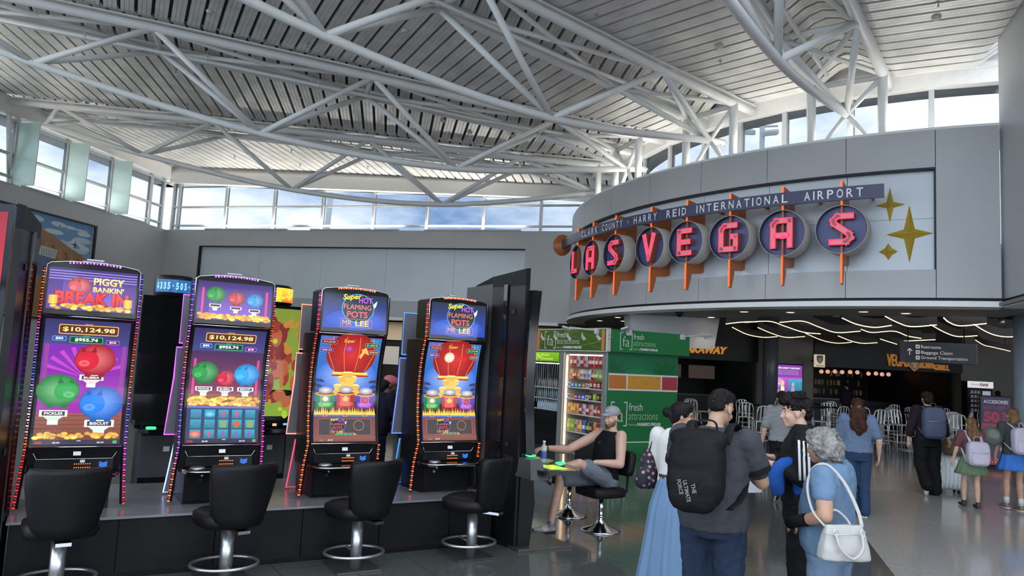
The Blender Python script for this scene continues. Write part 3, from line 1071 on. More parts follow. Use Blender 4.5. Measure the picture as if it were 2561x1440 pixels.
for ch, th, lab in LET:
    e = empty('letter_sign', label='navy disc with red neon ' + lab, cat='sign letter', group='neon letters on the round wall')
    e.matrix_world = radial_frame(th, RD, DZ)
    p = MB()
    p.lathe([(DR, 0.18), (DR, 0.52), (DR - 0.012, 0.52), (DR - 0.014, 0.40)], 40, (0, 0, 0), True, None, 'Y', False)
    p.build('can', M_can, e)
    p = MB()
    p.lathe([(DR - 0.002, 0.19), (DR - 0.013, 0.43)], 40, (0, 0, 0), True, None, 'Y', False)
    p.lathe([(DR - 0.003, 0.18), (DR - 0.003, 0.40)], 40, (0, 0, 0), True, None, 'Y', True)
    p.build('disc_face', M_navy_face, e)
    p = MB()
    p.lathe([(DR - 0.014, 0.395), (DR - 0.013, 0.517)], 40, (0, 0, 0), True, None, 'Y', False)
    p.build('can_lining', M_navy, e)
    strokes, wd_ = GL[ch]
    sx = sz = 0.60
    ox, oz = -0.37 * sx, -0.5 * sz
    pl = MB(); pf = MB(); pn = MB()
    for st in strokes:
        stroke_prism(pl, st, wd_, 0.40, 0.535, sx, sz, ox, oz)
        stroke_prism(pf, st, wd_ * 0.82, 0.50, 0.5385, sx, sz, ox, oz)
        for o in (-wd_ * 0.34, wd_ * 0.34):
            ol = offset_line(st, o)
            pn.tube([(q.x * sx + ox, 0.548, q.y * sz + oz) for q in ol], 0.0095, 8)
        for en in (0, -1):
            c = Vector(st[en])
            dd = (Vector(st[1]) - c).normalized() if en == 0 else (Vector(st[-2]) - c).normalized()
            c = c + dd * 0.035
            n = Vector((-dd.y, dd.x)) * wd_ * 0.34
            pn.tube([((c + n).x * sx + ox, 0.548, (c + n).y * sz + oz), ((c - n).x * sx + ox, 0.548, (c - n).y * sz + oz)], 0.0095, 8)
    pl.build('letter_body', M_let_side, e)
    pf.build('letter_face', M_let_face, e)
    pn.build('neon_tube', M_neon_red, e)
    # lightning fin: a plate standing out from the wall
    p = MB()
    poly = [(-0.12, 0.86), (0.44, 0.92), (0.47, 0.92), (0.47, -1.00), (0.40, -1.02), (0.30, -0.72), (0.30, -0.66), (-0.02, -0.62), (-0.12, -0.58)]
    if th < 17:
        poly = [(q[0], q[1]) for q in poly]
    p.prism(poly, -0.018, 0.018, 'yz')
    p.build('fin', M_rust, e)
    for x in (-0.009, 0.009):
        p = MB(); p.tube([(x, 0.485, 0.92), (x, 0.485, 0.46)], 0.0085, 7); p.build('fin_neon', M_neon_or, e)
        p = MB(); p.tube([(x, 0.485, -0.44), (x, 0.485, -1.0)], 0.0085, 7); p.build('fin_neon', M_neon_or, e)

# name band
e = empty('airport_name_band', label='curved navy band with white airport name lettering across the letter discs', cat='sign')
RB_, BZ, BH = RD + 0.56, 5.30, 0.125
p = MB(); arc_wall(p, RB_ - 0.06, RB_, 7.5, 58.8, BZ - BH, BZ + BH, 1.0); p.build('band', M_navy, e)
for t in (12.0, 18.0, 29.3, 36, 41, 46.6, 52.4, 57.5):
    a, b = radp(t, RD - 0.12, BZ), radp(t, RB_ - 0.05, BZ)
    p = MB(); p.tube([a, b], 0.03, 8); p.build('bracket', M_rust, e)
for body, t0, t1 in (('CLARK', 17.6, 22.7), ('COUNTY', 23.5, 28.3), ('HARRY', 30.2, 34.4), ('REID', 35.6, 38.7), ('INTERNATIONAL', 39.8, 50.3), ('AIRPORT', 51.6, 57.2)):
    n = len(body)
    wts = [0.45 if c == 'I' else 1.0 for c in body]
    tot = sum(wts)
    acc = 0
    mb = MB()
    for c, wt in zip(body, wts):
        tc_ = t0 + (t1 - t0) * (acc + wt / 2) / tot
        acc += wt
        vs_, fs, x0, x1, y0, y1 = text_tris(c, 0.012)
        hh = 0.165
        cell = RB_ * R_(t1 - t0) * wt / tot
        ww = min(cell * (0.66 if c != 'I' else 0.36), 0.13)
        M = radial_frame(tc_, RB_, BZ)
        pts = [M @ Vector((((x - (x0 + x1) / 2) / (x1 - x0)) * ww, 0.012, ((y - (y0 + y1) / 2) / (y1 - y0)) * hh)) for x, y in vs_]
        pt2 = [M @ Vector((((x - (x0 + x1) / 2) / (x1 - x0)) * ww, 0.0, ((y - (y0 + y1) / 2) / (y1 - y0)) * hh)) for x, y in vs_]
        mb.add(pts, fs)
    mb.build('lettering', M_white_letter, e)
def star_mesh(w_, h_, depth, wst=0.16):
    mb = MB()
    pts = []
    for i in range(8):
        a = PI / 2 + i * PI / 4
        if i % 2 == 0:
            pts.append((math.cos(a) * w_ / 2, 0, math.sin(a) * h_ / 2))
        else:
            q = wst * min(w_, h_) / 2 * 1.1
            pts.append((math.cos(a) * q, 0, math.sin(a) * q))
    vs_ = pts + [(0, depth, 0), (0, -0.002, 0)]
    fs = []
    for i in range(8):
        j = (i + 1) % 8
        fs += [(i, j, 8), (j, i, 9)]
    mb.add(vs_, fs)
    return mb
p = star_mesh(0.11, 0.13, 0.012); s_ = p.build('gold_star', M_gold, e); s_.matrix_local = radial_frame(29.25, RB_ + 0.008, BZ)
# round end cap at the left end of the band
p = MB()
M_ = radial_frame(8.6, RB_ - 0.02, BZ - 0.02)
pts0, pts1 = [], []
for i in range(28):
    a = 2 * PI * i / 28
    pts0.append(M_ @ Vector((-0.05, 0.26 * math.cos(a), 0.30 * math.sin(a))))
    pts1.append(M_ @ Vector((0.02, 0.26 * math.cos(a), 0.30 * math.sin(a))))
p.loft([pts0, pts1])
p.build('end_cap', M_rust, e)
for w_, h_, th, z, lab in ((0.50, 0.68, 59.05, 5.17, 'gold four pointed star, the upper one right of the navy name band'), (0.76, 1.08, 60.8, 4.61, 'largest gold four pointed star at the right end of the sign'),
                           (0.32, 0.32, 58.9, 4.29, 'smallest gold four pointed star, low beside the letter S disc')):
    o = star_mesh(w_, h_, 0.09, 0.5 if w_ < 0.4 else 0.30).build('gold_star', M_gold)
    o.matrix_world = radial_frame(th, RD - 0.125, z)
    tag(o, lab, 'star', 'gold stars on the sign')
# gilded pieces at the far left end of the recess, seen edge on
o = star_mesh(0.8, 1.15, 0.14, 0.25).build('gold_star', M_gold); o.matrix_world = radial_frame(6.2, RD - 0.125, 4.75)
tag(o, 'gilded star at the far left end of the sign, seen edge on', 'star', 'gold stars on the sign')
o = star_mesh(0.5, 0.7, 0.12, 0.4).build('copper_star', mat('gilded_copper', (0.6, 0.36, 0.2), 0.35, metal=0.5)); o.matrix_world = radial_frame(8.2, RD - 0.125, 4.25)
tag(o, 'copper toned star low at the left end of the sign', 'star', 'gold stars on the sign')
# ================================================================ the slot machine bank
S4 = Vector((-0.27, 7.46))
U2 = Vector((UX, UY)); N2 = Vector((UY, -UX))
BANK_RZ = math.atan2(UY, UX)
def bank(along, d):
    p = S4 + U2 * along - N2 * d
    return p
M_blk = mat('black_cabinet', (0.008, 0.008, 0.009), 0.32, var=0.3, vscale=3, spec=.22)
M_blk_soft = mat('black_matt_panel', (0.009, 0.009, 0.010), 0.5, var=0.2, spec=.14)
M_blk_gloss = mat('black_gloss_bezel', (0.006, 0.006, 0.007), 0.09, spec=.35)
M_chrome = mat('polished_chrome', (0.75, 0.75, 0.77), 0.12, metal=1.0)
M_brushed = mat('brushed_steel', (0.55, 0.55, 0.56), 0.30, metal=0.9, var=0.06, vscale=20)
M_plat_top = mat('grey_laminate_top', (0.16, 0.165, 0.17), 0.22, var=0.08)
M_back_panel = mat('grey_back_panel', (0.17, 0.17, 0.19), 0.35, var=0.06)
M_leather = mat('black_leather', (0.007, 0.007, 0.008), 0.45, bump=0.12, bscale=120, spec=.22)
M_screen = attr_mat('lit_screen', 1.3, 0.06)
M_led = attr_mat('led_strip', 1.8, 0.3)
M_print = attr_mat('printed_vinyl', 0.0, 0.4)
M_sticker = mat('white_sticker', (0.75, 0.75, 0.73), 0.5)
BASE_Z = 0.50
MX = [-3.40, -2.255, -1.105, 0.05]
def prof_y(z):
    """front of the cabinet (y, forward is negative) by height above the platform"""
    if 0.53 < z < 1.60:                 # smooth concave sweep of the screen
        t = (z - 0.53) / 1.07
        return -0.06 - 0.02 * t + 0.36 * t * (1 - t) - 0.03 * t * (1 - t) * (1 - 2 * t)
    return interp(z, [0.0, 0.30, 0.53, 1.60, 1.62, 2.06], [0.00, 0.0, -0.06, -0.08, -0.10, -0.105])
def mixc(a, b, t):
    return tuple(a[i] + (b[i] - a[i]) * t for i in range(3))
def ramp(stops, t):
    for i in range(len(stops) - 1):
        if t <= stops[i + 1][0]:
            a, b = stops[i], stops[i + 1]
            return mixc(a[1], b[1], (t - a[0]) / max(1e-6, b[0] - a[0]))
    return stops[-1][1]
RED, ORG, PUR, BLU, MAG, WHT = (1, .02, .03), (1, .16, .04), (.35, .10, 1), (.06, .10, 1), (1, .05, .5), (.9, .6, .8)
RAILS = {0: ([(0, RED), (.2, RED), (.28, ORG), (.38, WHT), (.55, BLU), (.68, PUR), (.8, RED), (1, ORG)], [(0, RED), (.15, MAG), (.3, PUR), (.4, BLU), (.5, ORG), (.72, RED), (.85, PUR), (1, BLU)]),
         1: ([(0, ORG), (.12, ORG), (.25, PUR), (.38, BLU), (.5, MAG), (.65, ORG), (.8, PUR), (1, BLU)], [(0, MAG), (.3, MAG), (.4, PUR), (.5, BLU), (.62, WHT), (.72, ORG), (.85, RED), (1, PUR)]),
         2: ([(0, ORG), (.5, ORG), (.8, RED), (1, MAG)], [(0, ORG), (1, ORG)]),
         3: ([(0, ORG), (.5, ORG), (.8, ORG), (1, RED)], [(0, ORG), (1, ORG)])}
def piggy(a, cx, cz, r, c, flip=1):
    """a plain round money box: body, snout, ears, stubby legs"""
    dk = mixc(c, (0, 0, 0), 0.55)
    lt = mixc(c, (1, 1, 1), 0.12)
    a.rect(cx - r * .45, cz - r * .95, cx - r * .15, cz - r * .5, dk)
    a.rect(cx + r * .2, cz - r * .95, cx + r * .5, cz - r * .5, dk)
    a.oval(cx, cz, r, r * .86, dk, 22, lt)
    a.oval(cx - flip * r * .38, cz - r * .05, r * .56, r * .52, mixc(c, dk, .35), 18, c)
    a.poly([(cx - flip * r * .72, cz + r * .36), (cx - flip * r * .62, cz + r * .72), (cx - flip * r * .48, cz + r * .42)], dk)
    a.poly([(cx - flip * r * .25, cz + r * .40), (cx - flip * r * .06, cz + r * .72), (cx + flip * r * .05, cz + r * .36)], dk)
    a.oval(cx - flip * r * .52, cz - r * .22, r * .26, r * .17, lt, 14, c)
    a.rect(cx - r * .08, cz + r * .70, cx + r * .22, cz + r * .74, dk)
def coins(a, u0, u1, v0, v1, n, seed):
    rr = random.Random(seed)
    a.inc = 0.00004
    for i in range(n):
        t = i / n
        v = v1 + (v0 - v1) * t
        c = rr.choice([(.75, .40, .03), (.55, .24, .02), (.85, .55, .08), (.40, .16, .02)])
        a.oval(rr.uniform(u0, u1), v, 0.026, 0.015, c, 9, mixc(c, (1, .9, .4), .35))
    a.inc = 0.00016
def pedestal(a, cx, cz, w, c, word):
    a.rect(cx - w * .38, cz - w * .95, cx + w * .38, cz - w * .2, mixc(c, (1, 1, 1), .55))
    a.poly([(cx - w * .7, cz - w * .3), (cx + w * .7, cz - w * .3), (cx + w * .3, cz - w * .62), (cx - w * .3, cz - w * .62)], mixc(c, (1, 1, 1), .35))
    a.rect(cx - w, cz - w * .30, cx + w, cz + w * .22, mixc(c, (1, 1, 1), .6))
    a.rect(cx - w * .82, cz - w * .22, cx + w * .82, cz + w * .13, (.05, .03, .03))
    if word:
        a.text(word, cx, cz - w * .04, w * 1.3, w * .2, (.95, .95, .95), .02)
GRN, RD_, BL_ = (.02, .30, .05), (.55, .02, .05), (.03, .30, .85)
def art_top_pig(a, logo):
    u0, u1, v0, v1 = -.325, .325, 1.655, 2.0
    a.rect(u0, v0, u1, v1, (.10, .05, .30), (.05, .03, .16), 3)
    a.rect(-.22, v0 + .05, .22, v1 - .05, (.20, .10, .50), (.06, .04, .2), 2)
    if logo:
        for i in range(4):
            a.rect(u0, v1 - .03 - i * .022, u1, v1 - .022 - i * .022, (.28, .22, .6))
        piggy(a, -.10, 1.86, .085, (.62, .10, .13))
        a.text("PIGGY", .115, 1.905, .23, .062, (.85, .45, .03), .03, 0, (1, .85, .3))
        a.text("BANKIN'", .115, 1.838, .23, .045, (.8, .40, .03), .03, 0, (1, .8, .25))
        a.text('BREAK IN', .0, 1.755, .555, .115, (.20, .0, .02), .075)
        a.text('BREAK IN', .0, 1.757, .54, .105, (.50, .02, .03), .045, 0, (.75, .06, .05))
        coins(a, u0 + .03, u1 - .03, v0 + .01, v0 + .045, 34, 3)
        for q in (-.28, .27):
            for k in range(5):
                a.oval(q, v0 + .05 + k * .014, .035, .010, (.6, .32, .02), 10, (.95, .65, .15))
    else:
        for x in (-.29, .27):
            a.rect(x, v0, x + .02, v1 - .06, (.6, .05, .25))
        for x, c, z, r in ((-.17, GRN, 1.885, .082), (.01, (.55, .06, .07), 1.86, .072), (.175, (.05, .32, .75), 1.85, .075)):
            pedestal(a, x, z - r * 1.22, .05, mixc(c, (1, 1, 1), .2), '')
            piggy(a, x, z, r, c, 1)
        coins(a, u0 + .02, u1 - .02, v0 + .008, v0 + .05, 70, 5)
def jackpots(a):
    a.rrect(-.215, 1.455, .225, 1.535, .012, (.75, .45, .12))
    a.rrect(-.209, 1.461, .219, 1.529, .010, (.09, .025, .015))
    a.text('$10,124.98', .005, 1.494, .385, .042, (.95, .70, .25), .02)
    a.text('GRAND', .0, 1.542, .06, .012, (.5, .25, .1), .02)
    a.rrect(-.255, 1.398, -.155, 1.436, .008, (.18, .35, .7))
    a.rrect(-.251, 1.402, -.159, 1.432, .007, (.02, .06, .22))
    a.text('$50', -.205, 1.417, .055, .021, (.9, .95, 1), .03)
    a.rrect(-.13, 1.383, .115, 1.437, .008, (.06, .4, .15))
    a.rrect(-.125, 1.388, .11, 1.432, .007, (.005, .045, .025))
    a.text('$955.74', -.008, 1.41, .17, .03, (.97, .97, .95), .03)
    a.text('MAJOR', -.008, 1.442, .045, .010, (.1, .4, .15), .02)
    a.rrect(.14, 1.380, .24, 1.418, .008, (.45, .15, .55))
    a.rrect(.144, 1.384, .236, 1.414, .007, (.10, .015, .14))
    a.text('$10', .19, 1.399, .05, .02, (.95, .9, 1), .03)
def status_bar(a):
    a.rect(-.315, .548, .315, .585, (.035, .03, .06))
    a.text('$0.00', -.15, .562, .05, .014, (.8, .8, .85), .01)
    a.text('$0.50', .17, .562, .05, .014, (.8, .8, .85), .01)
    a.text('WIN', .01, .577, .03, .010, (.8, .8, .85), .01)
    a.rrect(.262, .553, .292, .577, .004, (.05, .4, .12))
    a.rrect(-.30, .553, -.25, .572, .006, (.3, .04, .03))
def art_main_pig(a, big):
    a.rect(-.315, .545, .315, 1.575, (.10, .04, .13), (.05, .04, .16), 10)
    a.rect(-.315, 1.36, .315, 1.575, (.05, .05, .20), (.03, .025, .10), 3)
    if big:
        a.rect(-.315, .70, .315, 1.37, (.30, .02, .30), (.16, .02, .34), 6)
        for k in range(9):
            t = R_(20 + k * 17)
            a.poly([(.0, 1.1), (.31 * math.cos(t), 1.1 + .26 * math.sin(t)), (.31 * math.cos(t + .12), 1.1 + .26 * math.sin(t + .12))], (.42, .05, .48))
        for x in (-.30, .27):
            a.rect(x, .75, x + .03, 1.37, (.22, .05, .25))
        a.rect(-.315, .585, .315, .80, (.16, .05, .03), (.24, .08, .06), 3)
        for q in range(6):
            a.rect(-.315, .60 + q * .035, .315, .604 + q * .035, (.10, .03, .02))
        pedestal(a, .06, 1.10, .09, (.6, .25, .3), 'BUBBA')
        piggy(a, .075, 1.25, .155, (.60, .015, .04))
        pedestal(a, -.19, .80, .10, (.2, .5, .25), 'PICKLES')
        piggy(a, -.175, .985, .155, (.02, .33, .06), -1)
        pedestal(a, .15, .72, .11, (.3, .5, .85), 'BISCUIT')
        piggy(a, .15, .885, .165, (.02, .20, .80), 1)
        coins(a, -.30, .30, .60, .635, 46, 9)
    else:
        a.rect(-.315, .86, .315, 1.37, (.22, .03, .08), (.05, .02, .08), 4)
        for x in (-.29, .265):
            a.rect(x, .90, x + .022, 1.30, (.5, .06, .22))
        a.rect(-.315, .875, .315, .98, (.20, .07, .02))
        for x, c, z, r, wd2 in ((-.185, (.02, .30, .06), 1.175, .115, 'PICKLES'), (.0, (.60, .02, .06), 1.125, .085, 'BUBBA'), (.18, (.02, .34, .85), 1.165, .115, 'BISCUIT')):
            pedestal(a, x, 1.03, .072, mixc(c, (1, 1, 1), .2), wd2)
            piggy(a, x, z, r, c, 1)
        coins(a, -.30, .30, .88, .95, 90, 11)
        a.rect(-.315, .585, .315, .868, (.05, .045, .10), (.03, .05, .16), 3)
        a.rect(-.315, .855, .315, .872, (.12, .12, .4))
        sy = [['10', 'o', 'S', 'S', 'Q'], ['Q', 'Q', 'g', 'd', 'g'], ['p', 'S', 'A', 'A', 'K']]
        for r in range(3):
            for q in range(5):
                x, z = -.235 + q * .118, .80 - r * .088
                a.rect(x - .045, z - .04, x + .045, z + .04, (.02, .15, .20), (.04, .32, .42), 2)
                c = sy[r][q]
                if c == 'o':
                    a.oval(x, z, .045, .026, (.04, .30, .85), 12, (.2, .6, 1))
                elif c == 'p':
                    a.oval(x, z, .05, .032, (.45, .08, .08), 12, (.7, .3, .28))
                elif c == 'd':
                    a.poly([(x, z - .035), (x + .035, z), (x, z + .035), (x - .035, z)], (.55, .10, .03))
                elif c == 'g':
                    a.rrect(x - .03, z - .03, x + .03, z + .03, .006, (.20, .30, .16))
                else:
                    col = (.6, .05, .20) if c == 'S' else ((.25, .06, .45) if c in 'AK' else (.10, .16, .42))
                    a.text('$' if c == 'S' else c, x, z, .035 if len(c) == 1 else .05, .052, col, .05)
    jackpots(a)
    status_bar(a)
def neon_logo(a, cx, cz, s, dim=1.0):
    def D(c):
        return tuple(q * dim for q in c)
    a.oval(cx + .01 * s, cz + .02 * s, .145 * s, .125 * s, D((.02, .03, .05)), 24)
    a.ring(cx + .01 * s, cz + .02 * s, .150 * s, .13 * s, .006 * s, D((.10, .45, .8)), 26)
    a.text('Super', cx - .05 * s, cz + .115 * s, .165 * s, .062 * s, D((.95, .75, .05)), .02, .25, None, 'c', .10)
    a.text('HOT', cx + .075 * s, cz + .095 * s, .125 * s, .05 * s, D((.55, .10, .95)), .015)
    a.text('FLAMING', cx + .005 * s, cz + .032 * s, .255 * s, .044 * s, D((.85, .22, .16)), .0)
    a.text('POTS', cx + .005 * s, cz - .035 * s, .19 * s, .056 * s, D((.90, .12, .10)), .012)
    a.frame(cx - .145 * s, cz - .15 * s, cx + .145 * s, cz - .075 * s, .004 * s, D((.6, .14, .10)))
    a.text('MR', cx - .085 * s, cz - .112 * s, .085 * s, .045 * s, D((.9, .36, .05)), .0)
    a.text('LEE', cx + .055 * s, cz - .112 * s, .125 * s, .048 * s, D((1, .55, .06)), .02)
    a.poly([(cx + .145 * s, cz + .06 * s), (cx + .185 * s, cz + .10 * s), (cx + .175 * s, cz + .05 * s), (cx + .16 * s, cz + .03 * s)], D((.9, .9, .9)))
def art_top_pots(a):
    u0, u1, v0, v1 = -.325, .325, 1.655, 2.0
    a.rect(u0, v0, u1, v1, (.02, .06, .40), (.025, .03, .045), 5)
    a.oval(0, 1.74, .30, .10, (.02, .07, .42), 20, (.04, .14, .62))
    neon_logo(a, .015, 1.838, 1.12)
def pot(a, cx, z0, c, lab, lc):
    w_, h_ = .092, .15
    a.rect(cx - w_, z0, cx + w_, z0 + h_, mixc(c, (0, 0, 0), .45), c, 2)
    a.rect(cx - w_ * .6, z0 + .02, cx + w_ * .5, z0 + h_, mixc(c, (1, .7, .6), .12))
    a.oval(cx, z0 + h_, w_ * 1.08, .022, (.75, .38, .06), 18)
    a.oval(cx, z0 + h_ + .002, w_ * .98, .014, (.20, .07, .03), 18)
    a.oval(cx, z0 + h_ + .035, w_ * .8, .035, (.18, .20, .35), 14, (.75, .68, .55))
    a.text(lab, cx, z0 + .045, .145, .032, lc, .02)
def art_main_pots(a, amt, var):
    a.rect(-.315, .545, .315, 1.575, (.02, .05, .22), (.03, .14, .45), 8)
    a.oval(0, 1.18, .31, .20, (.03, .12, .50), 22, (.30, .45, .75))
    # red paper lantern
    a.oval(.02, 1.40, .255, .22, (.22, .01, .01), 26, (.55, .03, .03))
    for k in (-.6, -.2, .2, .6):
        a.line([(.02 + k * .34, 1.575), (.02 + k * .40, 1.42), (.02 + k * .26, 1.235)], .004, (.65, .35, .08))
    a.rect(-.315, 1.575 - .002, .315, 1.576, (.2, .01, .01))
    a.rect(-.15, 1.195, .21, 1.222, (.75, .42, .05), (.95, .65, .12), 1)
    a.rect(-.16, 1.18, .22, 1.196, (.35, .02, .02))
    a.text('Super', -.02, 1.53, .11, .04, (.85, .6, .12), .0, .2)
    if var == 0:
        a.oval(-.01, 1.455, .045, .04, (.25, .02, .12), 12, (.5, .08, .3))
        a.poly([(.12, 1.36), (.155, 1.42), (.20, 1.40), (.19, 1.43), (.165, 1.475), (.115, 1.45), (.13, 1.435), (.10, 1.38)], (.9, .42, .08))
    else:
        a.oval(-.045, 1.42, .06, .055, (.55, .45, .32), 14, (.85, .8, .7))
        a.text('GRAND', .10, 1.41, .13, .04, (.6, .03, .03), .03)
    # plain heap of gold ingots in the middle of the picture
    for k, (x, z, s) in enumerate(((-.055, 1.06, 1.0), (.065, 1.06, 1.0), (.005, 1.10, 1.0), (-.03, 1.145, .9), (.04, 1.15, .9), (.005, 1.19, .85))):
        a.poly([(x - .055 * s, z - .025 * s), (x + .055 * s, z - .025 * s), (x + .075 * s, z + .03 * s), (x - .075 * s, z + .03 * s)], (.70, .36, .06) if k % 2 else (.80, .46, .10))
        a.poly([(x - .075 * s, z + .03 * s), (x + .075 * s, z + .03 * s), (x + .05 * s, z + .045 * s), (x - .05 * s, z + .045 * s)], (.95, .72, .30))
    a.rect(-.13, .99, .14, 1.04, (.65, .33, .05), (.75, .42, .09), 1)
    # pagoda roofs at both sides
    for sx in (-1, 1):
        for q in range(3):
            z = 1.12 - q * .05
            a.poly([(sx * .315, z), (sx * (.22 + q * .02), z), (sx * (.25 + q * .02), z + .025), (sx * .315, z + .035)], (.04, .04, .10))
    a.rect(-.315, .80, .315, .93, (.03, .02, .02))
    pot(a, -.205, .855, (.02, .20, .07), 'YUMMY', (.15, .75, .12))
    pot(a, .0, .865, (.42, .03, .03), 'UPSIZED', (.85, .10, .10))
    pot(a, .205, .855, (.16, .05, .35), 'SPICY', (.70, .15, .85))
    a.poly([(-.025, .935), (.025, .935), (.025, .955), (.04, .955), (0, .99), (-.04, .955), (-.025, .955)], (.9, .42, .08))
    a.oval(-.205, .955, .03, .025, (.5, .45, .38), 12, (.85, .82, .75))
    a.oval(.205, .945, .035, .03, (.3, .03, .10), 12, (.6, .10, .15))
    rr = random.Random(4)
    a.inc = 0.00005
    for k in range(30):
        x = -.30 + k * .0207
        h = rr.uniform(.05, .085)
        a.poly([(x - .016, .80), (x + .016, .80), (x + rr.uniform(-.006, .006), .80 + h)], (.85, .30, .03))
        a.poly([(x - .010, .80), (x + .010, .80), (x, .80 + h * .7)], (1, .75, .15))
    a.inc = 0.00016
    a.rect(-.315, .785, .315, .803, (.10, .16, .42))
    for x in (-.205, 0, .205):
        a.ring(x, .795, .022, .020, .008, (.6, .3, .08), 14)
    # prize plates
    for x, z, t, c, w_ in ((-.225, 1.515, amt[0], (.35, .02, .03), .16), (-.24, 1.435, '$88.00', (.22, .03, .45), .13), (.22, 1.50, amt[1], (.02, .25, .08), .16), (.245, 1.43, '$38.00', (.30, .10, .04), .12)):
        a.rrect(x - w_ / 2, z - .021, x + w_ / 2, z + .021, .02, mixc(c, (1, 1, 1), .18))
        a.rrect(x - w_ / 2 + .004, z - .017, x + w_ / 2 - .004, z + .017, .016, mixc(c, (0, 0, 0), .75))
        a.text(t, x, z, w_ * .74, .02, mixc(c, (1, .9, .8), .45), .02)
    a.text('GRAND', -.235, 1.552, .11, .018, (.5, .04, .04), .02)
    a.text('MAJOR', .235, 1.542, .09, .018, (.06, .45, .15), .02)
    # lower help picture
    a.rect(-.315, .585, .315, .783, (.20, .07, .06), (.16, .05, .05), 2)
    a.frame(-.27, .605, .27, .765, .003, (.45, .16, .10))
    a.rect(-.267, .608, .267, .762, (.06, .05, .055))
    neon_logo(a, -.08, .695, .52, .75)
    a.ring(.14, .70, .055, .05, .004, (.5, .28, .12), 20)
    a.text('SELECT A DENOMINATION', .01, .625, .19, .008, (.6, .5, .4), .0)
    for k in range(5):
        a.rrect(-.10 + k * .045, .606, -.065 + k * .045, .620, .002, (.06, .30, .16) if k < 4 else (.45, .25, .10))
    a.rect(-.315, .545, .315, .59, (.15, .06, .05), (.22, .09, .07), 1)
    a.text('CASH', -.24, .562, .04, .010, (.5, .4, .38), .0)
    a.text('$0.00', -.15, .562, .05, .013, (.8, .7, .66), .01)

